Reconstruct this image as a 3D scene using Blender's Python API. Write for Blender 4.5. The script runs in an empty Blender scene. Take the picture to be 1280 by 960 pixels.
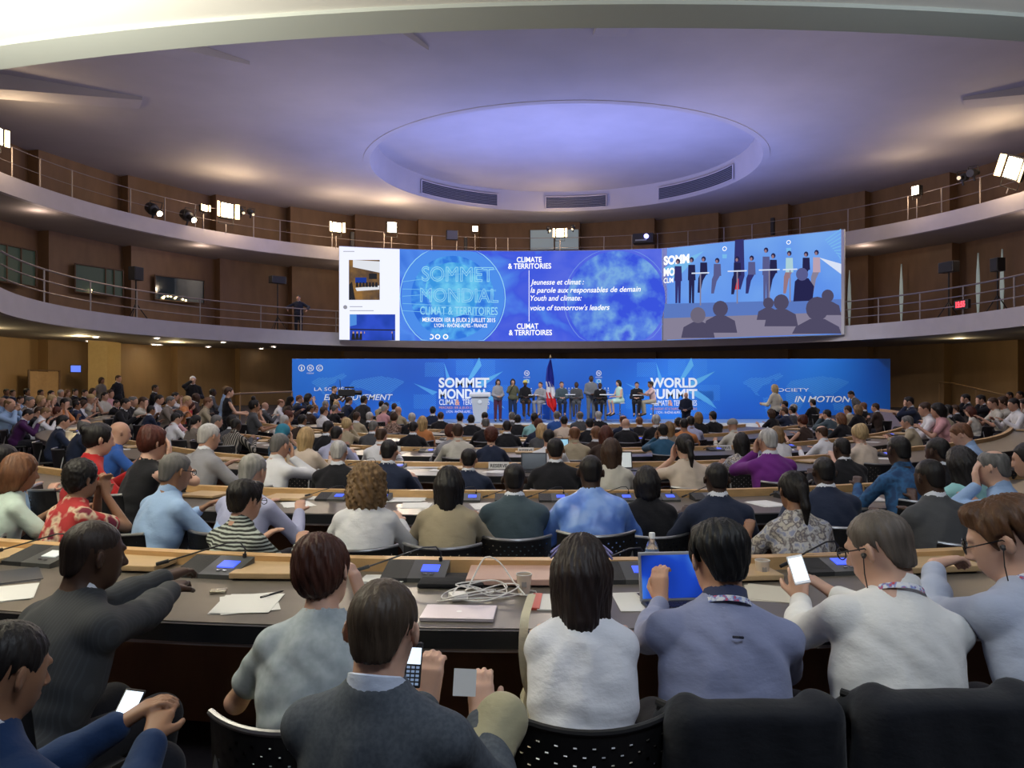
import bpy, math, random
import numpy as np
from mathutils import Vector, Matrix
random.seed(7)
rng = np.random.default_rng(7)
C = bpy.context.scene.collection
PI = math.pi
CAMZ = 1.65
F = 1000.0
def ray(px, py): return ((px-640)/F, (480-py)/F)
def W(px, py, d):
    u, v = ray(px, py); return Vector((u*d, d, CAMZ+v*d))
BC = (0.5, 18.0)
def floor_z(x, y):
    r = math.hypot((x-BC[0])*1.15, y-BC[1])
    return -.27+.018*(max(2, min(r, 24))-2)+.06*(max(16.5, min(r, 24))-16.5)
def on_height(px, py, h):
    """point on the ray of a measured pixel that stands h above the bowl floor"""
    u, v = ray(px, py); d = 8.0
    for _ in range(60):
        z = floor_z(u*d, d)+h
        nd = (z-CAMZ)/v if v < -.004 else 60
        d += .35*(max(1.2, min(nd, 42))-d)
    return Vector((u*d, d, floor_z(u*d, d)))
# ---------------------------------------------------------------- materials
MATS = {}
def nt(m): return m.node_tree.nodes, m.node_tree.links
def mat(name, col, rough=.6, metal=0., emit=None, es=1., bump=0., bscale=60., noise=0., nscale=8., sheen=0., trans=0., spec=.5, coord='Object', stretch=(1,1,1), alpha=1.):
    if name in MATS: return MATS[name]
    m = bpy.data.materials.new(name); m.use_nodes = True
    N, L = nt(m); b = N['Principled BSDF']
    b.inputs['Base Color'].default_value = (*col, 1); b.inputs['Roughness'].default_value = rough
    b.inputs['Metallic'].default_value = metal; b.inputs['Specular IOR Level'].default_value = spec
    if trans: b.inputs['Transmission Weight'].default_value = trans
    if sheen: b.inputs['Sheen Weight'].default_value = sheen
    if emit: b.inputs['Emission Color'].default_value = (*emit, 1); b.inputs['Emission Strength'].default_value = es
    if alpha < 1: b.inputs['Alpha'].default_value = alpha
    if bump or noise:
        tc = N.new('ShaderNodeTexCoord'); mp = N.new('ShaderNodeMapping'); L.new(tc.outputs[coord], mp.inputs[0])
        mp.inputs['Scale'].default_value = stretch
    if bump:
        n = N.new('ShaderNodeTexNoise'); n.inputs['Scale'].default_value = bscale; n.inputs['Detail'].default_value = 3
        L.new(mp.outputs[0], n.inputs['Vector'])
        bp = N.new('ShaderNodeBump'); bp.inputs['Strength'].default_value = bump; bp.inputs['Distance'].default_value = .01
        L.new(n.outputs[0], bp.inputs['Height']); L.new(bp.outputs[0], b.inputs['Normal'])
    if noise:
        n = N.new('ShaderNodeTexNoise'); n.inputs['Scale'].default_value = nscale; n.inputs['Detail'].default_value = 4
        L.new(mp.outputs[0], n.inputs['Vector'])
        r = N.new('ShaderNodeValToRGB'); L.new(n.outputs[0], r.inputs[0])
        r.color_ramp.elements[0].position = .3; r.color_ramp.elements[1].position = .7
        r.color_ramp.elements[0].color = (*[c*(1-noise) for c in col], 1)
        r.color_ramp.elements[1].color = (*[min(1, c*(1+noise)) for c in col], 1)
        L.new(r.outputs[0], b.inputs['Base Color'])
    MATS[name] = m; return m
def srgb(r, g, b):
    f = lambda c: (c/255/12.92 if c <= 10.3 else ((c/255+.055)/1.055)**2.4)
    return (f(r), f(g), f(b))
def cloth(col, key=None):
    k = 'fabric_%02x%02x%02x' % tuple(int(max(0, min(1, c))**.45*255) for c in col)
    return mat(k, col, .85, bump=.35, bscale=22, noise=.05, nscale=5, sheen=.1, spec=.2, stretch=(1, 1, 1.7))
def stripes_mat(name, c1, c2, scale, axis='Z', thr=.5, distort=.6, rough=.85):
    m = bpy.data.materials.new(name); m.use_nodes = True; N, L = nt(m); b = N['Principled BSDF']
    tc = N.new('ShaderNodeTexCoord'); w = N.new('ShaderNodeTexWave'); w.bands_direction = axis
    w.inputs['Scale'].default_value = scale; w.inputs['Distortion'].default_value = distort
    L.new(tc.outputs['Object'], w.inputs['Vector'])
    r = N.new('ShaderNodeValToRGB'); r.color_ramp.interpolation = 'LINEAR'
    r.color_ramp.elements[0].position = thr-.05; r.color_ramp.elements[1].position = thr+.05
    r.color_ramp.elements[0].color = (*c1, 1); r.color_ramp.elements[1].color = (*c2, 1)
    L.new(w.outputs['Fac'], r.inputs[0]); L.new(r.outputs[0], b.inputs['Base Color']); b.inputs['Roughness'].default_value = rough
    return m
def blotch_mat(name, cols, scale, rough=.85, vor=False):
    m = bpy.data.materials.new(name); m.use_nodes = True; N, L = nt(m); b = N['Principled BSDF']
    tc = N.new('ShaderNodeTexCoord')
    n = N.new('ShaderNodeTexVoronoi' if vor else 'ShaderNodeTexNoise'); n.inputs['Scale'].default_value = scale
    if not vor: n.inputs['Detail'].default_value = 2
    L.new(tc.outputs['Object'], n.inputs['Vector'])
    r = N.new('ShaderNodeValToRGB'); L.new(n.outputs[0], r.inputs[0])
    e = r.color_ramp.elements
    while len(e) < len(cols): e.new(.5)
    for i, c in enumerate(cols):
        e[i].position = (.05+.6*i/(len(cols)-1)) if vor else (.35+.3*i/(len(cols)-1)); e[i].color = (*c, 1)
    L.new(r.outputs[0], b.inputs['Base Color']); b.inputs['Roughness'].default_value = rough
    return m
# ---------------------------------------------------------------- object helpers
def tag(o, label=None, cat=None, group=None, kind=None):
    if label: o['label'] = label
    if cat: o['category'] = cat
    if group: o['group'] = group
    if kind: o['kind'] = kind
    return o
def mk(name, me, m=None, parent=None, loc=None, link=True):
    o = bpy.data.objects.new(name, me)
    if link: C.objects.link(o)
    if m is not None and me is not None:
        if len(me.materials) == 0: me.materials.append(m)
        if me.materials[0] is not m:
            o.material_slots[0].link = 'OBJECT'; o.material_slots[0].material = m
    if parent: o.parent = parent
    if loc is not None: o.location = loc
    return o
def empty(name, loc=(0, 0, 0), rz=0):
    o = bpy.data.objects.new(name, None); C.objects.link(o); o.location = loc; o.rotation_euler = (0, 0, rz); o.empty_display_size = .1
    return o
class MB:
    def __init__(s): s.v = []; s.f = []; s.smooth = False
    def add(s, vs, fs):
        n = len(s.v); s.v += [tuple(v) for v in vs]; s.f += [tuple(i+n for i in f) for f in fs]; return s
    def box(s, c, h, R=None, bev=0.):
        vs = []; cx = Vector(c)
        if bev <= 0:
            for x in (-1, 1):
                for y in (-1, 1):
                    for z in (-1, 1):
                        p = Vector((x*h[0], y*h[1], z*h[2])); vs.append(cx+(R @ p if R else p))
            return s.add(vs, [(0, 1, 3, 2), (4, 6, 7, 5), (0, 4, 5, 1), (2, 3, 7, 6), (0, 2, 6, 4), (1, 5, 7, 3)])
        import bmesh
        bm = bmesh.new(); bmesh.ops.create_cube(bm, size=2)
        for v in bm.verts: v.co = Vector((v.co.x*h[0], v.co.y*h[1], v.co.z*h[2]))
        bmesh.ops.bevel(bm, geom=list(bm.edges), offset=bev, segments=2, affect='EDGES', profile=.5)
        bm.verts.index_update()
        vs = [cx+(R @ v.co if R else v.co) for v in bm.verts]; fs = [[v.index for v in f.verts] for f in bm.faces]
        bm.free(); return s.add(vs, fs)
    def tube(s, pts, r, n=8, cap=True):
        pts = [Vector(p) for p in pts]; k = len(pts); rs = r if isinstance(r, (list, tuple)) else [r]*k
        vs = []; up = Vector((0, 0, 1)); prev = None
        for i, p in enumerate(pts):
            t = (pts[min(i+1, k-1)]-pts[max(i-1, 0)]).normalized()
            if prev is None:
                a = t.cross(up if abs(t.z) < .95 else Vector((1, 0, 0))).normalized()
            else:
                a = (prev-t*prev.dot(t)).normalized()
            prev = a; b = t.cross(a)
            for j in range(n):
                q = 2*PI*j/n; vs.append(p+(a*math.cos(q)+b*math.sin(q))*rs[i])
        fs = [(i*n+j, i*n+(j+1) % n, (i+1)*n+(j+1) % n, (i+1)*n+j) for i in range(k-1) for j in range(n)]
        if cap: fs += [tuple(range(n-1, -1, -1)), tuple((k-1)*n+j for j in range(n))]
        return s.add(vs, fs)
    def lathe(s, prof, n=20, c=(0, 0, 0), M=None):
        vs = []; k = len(prof); c = Vector(c)
        for r, z in prof:
            for j in range(n):
                q = 2*PI*j/n; p = Vector((r*math.cos(q), r*math.sin(q), z)); vs.append(c+(M @ p if M else p))
        fs = [(i*n+j, i*n+(j+1) % n, (i+1)*n+(j+1) % n, (i+1)*n+j) for i in range(k-1) for j in range(n)]
        fs += [tuple(range(n-1, -1, -1)), tuple((k-1)*n+j for j in range(n))]
        return s.add(vs, fs)
    def quad(s, a, b, c, d): return s.add([a, b, c, d], [(0, 1, 2, 3)])
    def prism(s, poly, fn, t):
        """closed outline poly (2D) mapped by fn(u, v, w) with thickness t"""
        n = len(poly); vs = [fn(u, v, 0) for u, v in poly]+[fn(u, v, t) for u, v in poly]
        return s.add(vs, [tuple(range(n)), tuple(range(2*n-1, n-1, -1))]+[(i, n+i, n+(i+1) % n, (i+1) % n) for i in range(n)])
    def sheet(s, grid):
        a = len(grid); b = len(grid[0]); vs = [p for row in grid for p in row]
        return s.add(vs, [(i*b+j, i*b+j+1, (i+1)*b+j+1, (i+1)*b+j) for i in range(a-1) for j in range(b-1)])
    def slab(s, top, bot):
        """solid between two grids of equal size"""
        a = len(top); b = len(top[0]); n = a*b
        vs = [p for r in top for p in r]+[p for r in bot for p in r]; fs = []
        for i in range(a-1):
            for j in range(b-1):
                q = (i*b+j, i*b+j+1, (i+1)*b+j+1, (i+1)*b+j); fs.append(q); fs.append(tuple(n+x for x in reversed(q)))
        rim = [j for j in range(b)]+[i*b+b-1 for i in range(1, a)]+[(a-1)*b+j for j in range(b-2, -1, -1)]+[i*b for i in range(a-2, 0, -1)]
        for x, y in zip(rim, rim[1:]+rim[:1]): fs.append((y, x, n+x, n+y))
        return s.add(vs, fs)
    def mesh(s, name, smooth=False):
        me = bpy.data.meshes.new(name); me.from_pydata([tuple(v) for v in s.v], [], s.f); me.validate(); me.update()
        if smooth or s.smooth:
            me.polygons.foreach_set('use_smooth', [True]*len(me.polygons))
            try: me.set_sharp_from_angle(angle=math.radians(40))
            except Exception: pass
        return me
    def build(s, name, m, parent=None, smooth=False, loc=None): return mk(name, s.mesh(name, smooth), m, parent, loc)
def Rz(a): return Matrix.Rotation(a, 3, 'Z')
def Rx(a): return Matrix.Rotation(a, 3, 'X')
def Ry(a): return Matrix.Rotation(a, 3, 'Y')
# ---------------------------------------------------------------- SDF modelling: one continuous surface from smooth unions
def A(v): return np.array(v, dtype=np.float64)
class Sdf:
    def __init__(s): s.p = []; s.lo = []; s.hi = []; s.clips = []
    def cone(s, a, b, ra, rb, k=.02, sub=False):
        a, b = A(a), A(b); ba = b-a; l2 = max(ba@ba, 1e-9)
        def f(P):
            t = np.clip(((P-a)@ba)/l2, 0, 1); q = P-a-t[..., None]*ba
            return np.sqrt((q*q).sum(-1))-(ra+(rb-ra)*t)
        s.p.append((f, k, sub))
        if not sub:
            r = max(ra, rb); s.lo.append(np.minimum(a, b)-r); s.hi.append(np.maximum(a, b)+r)
        return s
    def ell(s, c, r, R=None, k=.03, sub=False):
        c, r = A(c), A(r); Rm = np.array(R) if R is not None else None
        def f(P):
            q = P-c
            if Rm is not None: q = q@Rm
            k0 = np.sqrt(((q/r)**2).sum(-1)); k1 = np.sqrt(((q/(r*r))**2).sum(-1))+1e-9
            return np.where(k0 < .3, -r.min()*(1-k0), k0*(k0-1)/k1)
        s.p.append((f, k, sub))
        if not sub: m = r.max(); s.lo.append(c-m); s.hi.append(c+m)
        return s
    def box(s, c, h, R=None, rd=.005, k=.01, sub=False):
        c, h = A(c), A(h); Rm = np.array(R) if R is not None else None
        def f(P):
            q = P-c
            if Rm is not None: q = q@Rm
            q = np.abs(q)-(h-rd)
            return np.sqrt((np.maximum(q, 0)**2).sum(-1))+np.minimum(q.max(-1), 0)-rd
        s.p.append((f, k, sub))
        if not sub: m = np.linalg.norm(h); s.lo.append(c-m); s.hi.append(c+m)
        return s
    def clip(s, n, o):
        n = A(n); n = n/np.linalg.norm(n); s.clips.append((lambda P: P@n-o, 1)); return s
    def fclip(s, f): s.clips.append((f, 1)); return s
    def mesh(s, name, h, disp=None):
        lo = np.min(s.lo, 0)-3*h; hi = np.max(s.hi, 0)+3*h
        B = 6; bs = B*h; nb = np.ceil((hi-lo)/bs).astype(int)+1
        bi = np.stack(np.meshgrid(*[np.arange(n) for n in nb], indexing='ij'), -1).reshape(-1, 3)
        ce = lo+(bi+.5)*bs-.5*h; rad = bs*.87*1.25
        pd = []
        mn = np.full(len(ce), 9.)
        for f, k, sub in s.p:
            d = f(ce); pd.append(d)
            if not sub: mn = np.minimum(mn, d)
        act = mn < rad+.05
        act &= mn > -rad*1.3-.05
        dense = np.where(mn < 0, -1., 1.)
        ids = np.nonzero(act)[0]; loc = -np.ones(len(ce), int); loc[ids] = np.arange(len(ids))
        g = np.stack(np.meshgrid(*[np.arange(B)]*3, indexing='ij'), -1).reshape(-1, 3)*h
        base = lo+bi[ids]*bs
        D = np.full((len(ids), B**3), 1.)
        for (f, k, sub), d0 in zip(s.p, pd):
            if sub: sel = np.nonzero(d0[ids] < rad+.03)[0]
            else: sel = np.nonzero(d0[ids] < np.maximum(mn[ids], -rad)+2*rad+2*k)[0]
            if len(sel) == 0: continue
            P = base[sel][:, None, :]+g[None]; d = f(P); o = D[sel]
            if sub:
                hh = np.maximum(k-np.abs(o+d), 0)/k if k > 0 else 0
                D[sel] = np.maximum(o, -d)+hh*hh*k*.25
            else:
                hh = np.maximum(k-np.abs(o-d), 0)/k if k > 0 else 0
                D[sel] = np.minimum(o, d)-hh*hh*k*.25
        P = base[:, None, :]+g[None]
        for f, _ in s.clips: D = np.maximum(D, f(P))
        V = np.ones(tuple(nb*B), dtype=np.float32)
        V6 = V.reshape(nb[0], B, nb[1], B, nb[2], B)
        V6[...] = dense.reshape(nb[0], 1, nb[1], 1, nb[2], 1)
        if s.clips:
            cd = np.max([f(ce) for f, _ in s.clips], 0); dd = np.maximum(dense, np.where(cd > 0, 1, -1)); V6[...] = dd.reshape(nb[0], 1, nb[1], 1, nb[2], 1)
        b3 = bi[ids]
        V6[b3[:, 0], :, b3[:, 1], :, b3[:, 2], :] = D.reshape(-1, B, B, B)
        # surface nets
        S = V < 0
        cs = S[:-1, :-1, :-1].astype(np.int8)
        cnt = np.zeros(cs.shape, np.int8)
        offs = [(i, j, k) for i in (0, 1) for j in (0, 1) for k in (0, 1)]
        n0, n1, n2 = V.shape
        for i, j, k in offs: cnt += S[i:n0-1+i, j:n1-1+j, k:n2-1+k]
        ci = np.argwhere((cnt > 0) & (cnt < 8))
        if len(ci) == 0: return bpy.data.meshes.new(name)
        vid = -np.ones(cnt.shape, np.int32); vid[ci[:, 0], ci[:, 1], ci[:, 2]] = np.arange(len(ci))
        cv = np.stack([V[ci[:, 0]+i, ci[:, 1]+j, ci[:, 2]+k] for i, j, k in offs], 1)
        acc = np.zeros((len(ci), 3)); nn = np.zeros(len(ci)); oa = np.array(offs, float)
        for a in range(8):
            for b in range(a+1, 8):
                if abs(oa[a]-oa[b]).sum() != 1: continue
                va, vb = cv[:, a], cv[:, b]; m = (va < 0) != (vb < 0)
                t = np.where(m, va/np.where(m, va-vb, 1), 0); p = oa[a]+(oa[b]-oa[a])*t[:, None]
                acc += p*m[:, None]; nn += m
        vs = lo+(ci+acc/nn[:, None])*h
        fs = []
        for ax in range(3):
            o1, o2 = [(1, 2), (2, 0), (0, 1)][ax]
            sl0 = [slice(1, -1)]*3; sl1 = [slice(1, -1)]*3; sl0[ax] = slice(0, -1); sl1[ax] = slice(1, None)
            a = S[tuple(sl0)]; b = S[tuple(sl1)]
            e = np.argwhere(a != b)
            if len(e) == 0: continue
            off = np.array([1, 1, 1]); off[ax] = 0; e = e+off
            d1 = np.zeros(3, int); d1[o1] = 1; d2 = np.zeros(3, int); d2[o2] = 1
            g4 = [e-d1-d2, e-d2, e, e-d1]
            ok = np.all([np.all((q >= 0) & (q < np.array(vid.shape)), 1) for q in g4], 0)
            e = e[ok]; q = np.stack([vid[tuple(x[ok].T)] for x in g4], 1)
            ins = S[tuple(e.T)]
            q[~ins] = q[~ins]; q = np.where(ins[:, None], q, q[:, ::-1]); fs.append(q[(q >= 0).all(1)])
        fs = np.concatenate(fs)
        if disp is not None: vs = vs+disp(vs)
        me = bpy.data.meshes.new(name)
        me.vertices.add(len(vs)); me.vertices.foreach_set('co', vs.astype(np.float32).ravel())
        me.loops.add(len(fs)*4); me.loops.foreach_set('vertex_index', fs.astype(np.int32).ravel())
        me.polygons.add(len(fs)); me.polygons.foreach_set('loop_start', np.arange(0, len(fs)*4, 4, dtype=np.int32))
        me.update(calc_edges=True)
        me.polygons.foreach_set('use_smooth', [True]*len(me.polygons)); me.update()
        return me
# ---------------------------------------------------------------- people
def vec(*a): return Vector(a)
def ik(S, Wt, l1, l2, hint):
    d = Wt-S; L = d.length; mx = (l1+l2)*.995
    if L > mx: Wt = S+d*(mx/L); d = Wt-S; L = mx
    a = (l1*l1-l2*l2+L*L)/(2*L); hh = math.sqrt(max(l1*l1-a*a, 1e-6)); n = d/L
    h = Vector(hint); h = (h-n*h.dot(n)).normalized()
    return S+n*a+h*hh, Wt
def joints(sp):
    """skeleton in local space: stands on z = 0, faces +Y"""
    J = {}; fem = sp.get('sex', 'm') == 'f'
    sw = sp.get('sw', .145 if fem else .172)
    lean = math.radians(sp.get('lean', 12)); tw = math.radians(sp.get('twist', 0)); sl = math.radians(sp.get('side', 0))
    kind = sp.get('kind', 'sit')
    pz = {'sit': .52, 'stand': .93, 'stool': .80}[kind]
    P = vec(0, 0, pz); TL = sp.get('tl', .46)
    up = vec(math.sin(sl), math.sin(lean)*math.cos(sl), math.cos(lean)*math.cos(sl))
    N = P+up*TL; J['P'] = P; J['N'] = N; J['up'] = up
    rt = Rz(-tw) @ vec(1, 0, 0); rt = (rt-up*rt.dot(up)).normalized(); fw = up.cross(rt).normalized()
    J['rt'] = rt; J['fw'] = fw; J['Rt'] = Matrix((rt, fw, up)).transposed()
    S0 = N-up*.070
    for s, nm in ((1, 'R'), (-1, 'L')):
        J['S'+nm] = S0+rt*s*sw+up*sp.get('shrug', 0)
        wt = sp.get('w'+nm, (s*.2, .42, .80)); wt = Vector(wt)
        if kind == 'stand' and ('w'+nm) not in sp: wt = vec(s*.26, .05, .86)
        hint = sp.get('h'+nm, (s*.7, -.35, -1))
        e, w = ik(J['S'+nm], wt, .285, .25, hint); J['E'+nm] = e; J['W'+nm] = w
        J['hd'+nm] = Vector(sp.get('hd'+nm, (w-e).normalized()))
        J['hn'+nm] = Vector(sp.get('hn'+nm, (0, .0, -1) if kind != 'stand' else (-s, 0, 0)))
        hx = .085
        J['H'+nm] = P+vec(s*hx, .0, -.03)
        if kind == 'stand':
            st = sp.get('stride', 0)*s; J['K'+nm] = vec(s*.095, .03+st*.5, .50); J['A'+nm] = vec(s*.10, st, .09); J['T'+nm] = vec(s*.12, st+.15, .035)
        elif kind == 'stool':
            J['K'+nm] = vec(s*.11, .42, .74); J['A'+nm] = vec(s*.09, .36, .33); J['T'+nm] = vec(s*.1, .50, .25)
        else:
            J['K'+nm] = vec(s*.12, .43, .50); J['A'+nm] = vec(s*.12, .36, .09); J['T'+nm] = vec(s*.14, .50, .035)
        for q in 'KAT':
            if q+nm in sp: J[q+nm] = Vector(sp[q+nm])
    hy = math.radians(sp.get('hyaw', 0)); hp = math.radians(sp.get('hpitch', 8)); hr = math.radians(sp.get('hroll', 0))
    Rh = Rz(-hy) @ Rx(-hp) @ Ry(hr)
    # neck leans half as much as the torso
    nu = (up*.5+vec(0, 0, 1)*.5+vec(0, .12, 0)).normalized()
    H = N+nu*.060+(Rh @ vec(0, .018, .105))
    J['Hd'] = H; J['Rh'] = Rh; J['nk'] = N+nu*.03
    J['top'] = H+Rh @ vec(0, -.01, .115)
    return J
def hand(s, Wp, d, n, side, curl=.5, h=1., k=.008, spread=.0, fine=True, thumb=1.):
    d = Vector(d).normalized(); n = Vector(n); n = (n-d*n.dot(d)).normalized(); t = d.cross(n)*(-side)   # towards the thumb
    K = Wp+d*.085
    for o in (-.026, -.009, .009, .026):
        s.cone(Wp+t*o*.55+d*.012, K+t*o, .0155, .0125, .014)
    if not fine:
        for i, (o, L) in enumerate(((.024, .07), (.008, .078), (-.008, .073), (-.024, .058))):
            p = K+t*o; dd = d
            for fr in (.5, .5):
                dd = (dd*math.cos(curl*.7)+n*math.sin(curl*.7)).normalized(); q = p+dd*L*fr; s.cone(p, q, .0115, .009, .006); p = q
                n2 = n
    else:
        for i, (o, L) in enumerate(((.027, .072), (.009, .080), (-.009, .075), (-.027, .060))):
            p = K+t*o; a = curl*.35; pd = p
            for fr, r0, r1 in ((.45, .0095, .0088), (.31, .0088, .008), (.24, .008, .0068)):
                dd = (d*math.cos(a)+n*math.sin(a)+t*(o*6*spread)).normalized(); q = p+dd*L*fr
                s.cone(p, q, r0, r1, .003); p = q; a += curl*.9
    b = Wp+d*.025+t*.026; th = (d*.75+t*.65*thumb+n*.35).normalized(); m = b+th*.042
    s.cone(b, m, .0135, .011, .008); th2 = (d*.9+t*.15+n*.45*(.4+curl)).normalized(); s.cone(m, m+th2*.034, .0105, .0085, .003)
def head_sdf(s, J, fem=False, fat=0.):
    H = J['Hd']; R = J['Rh']
    p = lambda x, y, z: H+R @ vec(x, y, z)
    w = .072 if fem else .076
    s.ell(p(0, -.012, .028), (w+fat*.5, .096, .083), R, k=.02)
    s.ell(p(0, .022, -.025), (w*.86+fat, .070, .080), R, k=.03)
    s.ell(p(0, .040, -.078), (.040+fat, .040, .034), R, k=.03)
    s.cone(p(0, .083, .012), p(0, .106, -.026), .008, .013, k=.012)
    s.ell(p(.012, .096, -.031), (.009, .010, .007), R, k=.006); s.ell(p(-.012, .096, -.031), (.009, .010, .007), R, k=.006)
    s.cone(p(-.03, .083, .026), p(.03, .083, .026), .010, .010, k=.012)
    s.ell(p(.031, .090, .006), (.015, .014, .010), R, k=.008, sub=True); s.ell(p(-.031, .090, .006), (.015, .014, .010), R, k=.008, sub=True)
    s.cone(p(-.018, .086, -.054), p(.018, .086, -.054), .0065, .0065, k=.006)
    s.cone(p(-.016, .084, -.064), p(.016, .084, -.064), .0075, .0075, k=.006)
    for q in (1, -1):
        Re = R @ Rz(q*.62)
        s.ell(p(q*(w+.008), -.012, -.006), (.0075, .019, .030), Re, k=.005)
        s.ell(p(q*(w+.015), -.004, -.004), (.006, .010, .018), Re, k=.004, sub=True)
    N = J['nk']; r = .050 if fem else .060
    s.cone(N-J['up']*.05, p(0, -.025, -.055), r+.006, r-.004, k=.03)
def body_mesh(name, sp, J, h, fine):
    fem = sp.get('sex', 'm') == 'f'
    s = Sdf(); head_sdf(s, J, fem, sp.get('fat', 0))
    P, N, up, Rt = J['P'], J['N'], J['up'], J['Rt']; b = sp.get('bulk', 1.)
    g = lambda t: P.lerp(N, t)
    s.ell(g(.72), (.135*b, .085*b, .17), Rt, k=.05); s.ell(g(.3), (.115*b, .085*b, .16), Rt, k=.05); s.ell(g(.03), (.14*b, .10*b, .11), Rt, k=.05)
    s.cone(J['SL'], J['SR'], .038, .038, k=.03)
    for q, sd in (('R', 1), ('L', -1)):
        s.cone(J['S'+q], J['E'+q], .045*b, .034, k=.025); s.cone(J['E'+q], J['W'+q], .036, .024, k=.015)
        hand(s, J['W'+q], J['hd'+q], J['hn'+q], sd, sp.get('curl'+q, .45), fine=fine, thumb=sp.get('thumb', 1.))
        s.cone(J['H'+q], J['K'+q], .078, .052, k=.04); s.cone(J['K'+q], J['A'+q], .052, .034, k=.03); s.cone(J['A'+q], J['T'+q], .036, .026, k=.02)
    return s.mesh(name, h)
def fold(seed, amp, J):
    ax = A(J['up']); o = A(J['P'])
    def f(v):
        q = v-o; z = q@ax; x = v[:, 0]; y = v[:, 1]
        w = np.sin(z*62+np.sin(x*17+seed)*1.6+np.sin(y*23)*1.2+seed)*np.exp(-((z-.10)/.12)**2)*1.3
        w += np.sin(z*31+x*41*np.sign(x+.001)+seed*2+np.sin(x*33)*.8)*.55
        w += np.sin(x*55+z*22+np.sin(z*28+seed)*1.5)*np.exp(-((z-.36)/.10)**2)*.7
        n = q-np.outer(z, ax); n /= (np.linalg.norm(n, axis=1)[:, None]+1e-6)
        return n*(w*amp)[:, None]
    return f
def top_mesh(name, sp, J, h, style='shirt', seed=1.):
    fem = sp.get('sex', 'm') == 'f'; b = sp.get('bulk', 1.)
    g = {'shirt': .014, 'tee': .012, 'tank': .010, 'suit': .026, 'sweater': .020, 'robe': .034, 'jacket': .022}.get(style, .014)
    s = Sdf(); P, N, up, Rt = J['P'], J['N'], J['up'], J['Rt']; q_ = lambda t: P.lerp(N, t)
    wz = .136 if fem else .158
    s.ell(q_(.64), ((.162*b+g), (.098*b+g), .20), Rt, k=.06)
    s.ell(q_(.36), ((wz*b+g), (.094*b+g), .18), Rt, k=.06)
    s.ell(q_(.04), ((.152*b+g), (.112*b+g), .13), Rt, k=.05)
    sh = .043+g*.7
    s.cone(J['SL']+J['rt']*.02, J['SR']-J['rt']*.02, sh, sh, k=.04)
    for q in 'RL': s.cone(N+up*.018, J['S'+q]-up*.004, .046+g*.5, .040+g*.6, k=.035)
    s.cone(q_(.86), N+up*.020, .080+g*.5, .056+g*.4, k=.04)
    arm = {'tank': 0, 'tee': .55}.get(style, 2)
    for q in 'RL':
        S, E, Wr = J['S'+q], J['E'+q], J['W'+q]
        if arm == 0: continue
        if arm < 1: s.cone(S, S.lerp(E, sp.get('slv', .62)), .047*b+g*.6, .048+g*.6, k=.025); continue
        fl = .018 if style == 'robe' else 0
        e = E.lerp(Wr, sp.get('cuff', .93))
        s.cone(S, E, .045*b+g*.6, .041+g*.5+fl, k=.025); s.cone(E, e, .043+g*.5+fl, .031+g*.5+fl*1.4, k=.025)
        if h < .01:
            # sleeve creases round the elbow
            for t in (.8, 1.18, 1.4):
                c = S.lerp(E, t) if t < 1 else E.lerp(Wr, t-1)
                s.ell(c, (.050+g*.3,)*3, None, k=.02)
    if style in ('suit', 'jacket', 'robe', 'sweater', 'shirt'):
        s.ell(q_(-.02), ((.165*b+g), (.125*b+g), .10), Rt, k=.06)
    s.cone(N+up*.20, N+up*.036, .064, .060, k=.004, sub=True)
    s.clip(-up, -(up.dot(P)-.16 if style != 'tank' else up.dot(P)-.1))
    return s.mesh(name, h, fold(seed, .0045 if style not in ('suit', 'jacket') else .0028, J))
def collar_mesh(name, sp, J, h, r=.066, hh=.028, drop=0.):
    """a band round the neck, higher behind"""
    N, up, fw = J['N'], J['up'], J['fw']; b = MB(); n = 28; rt = J['rt']; fem = sp.get('sex', 'm') == 'f'
    if fem: r -= .008
    c = N+up*(.030-drop)+J['fw']*.004
    rings = []
    for (rr, z) in ((r+.012, -.022), (r+.004, hh), (r-.003, hh+.002), (r-.001, -.02)):
        ring = []
        for j in range(n):
            a = 2*PI*j/n; d = rt*math.cos(a)+fw*math.sin(a)*1.02
            ring.append(c+d*rr+up*(z-.020*(math.sin(a)+0)*.9+(.006 if math.sin(a) < 0 else 0)))
        ring.append(ring[0]); rings.append(ring)
    rings.append(rings[0]); b.sheet(rings)
    return b.mesh(name, True)
def pants_mesh(name, sp, J, h, style='trousers', seed=2.):
    s = Sdf(); P, up, Rt = J['P'], J['up'], J['Rt']; b = sp.get('bulk', 1.)
    s.ell(P-up*.01, (.160*b, .125*b, .12), Rt, k=.05)
    for q in 'RL':
        H, K, An = J['H'+q], J['K'+q], J['A'+q]
        if style == 'skirt': s.cone(H, K+(K-H)*.02, .105, .085, k=.09)
        else:
            s.cone(H, K, .092, .070, k=.04); s.cone(K, K.lerp(An, .96), .068, .056, k=.03)
    if style == 'skirt':
        s.ell((J['KR']+J['KL'])*.5, (.14, .09, .06), None, k=.06)
        s.fclip(lambda Pt, a=A((J['KR']+J['KL'])*.5), n=A(((J['KR']+J['KL'])*.5-P).normalized()): (Pt-a)@n-.02)
    return s.mesh(name, h)
def shoe_mesh(name, J, q, h):
    s = Sdf(); An, T = J['A'+q], J['T'+q]; d = (T-An).normalized(); dn = vec(0, 0, -1)
    s.cone(An+dn*.045-d*.03, T+d*.05, .040, .034, k=.02); s.cone(An+dn*.01, An+dn*.04, .042, .042, k=.02)
    return s.mesh(name, h)
HAIR = {}
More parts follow.
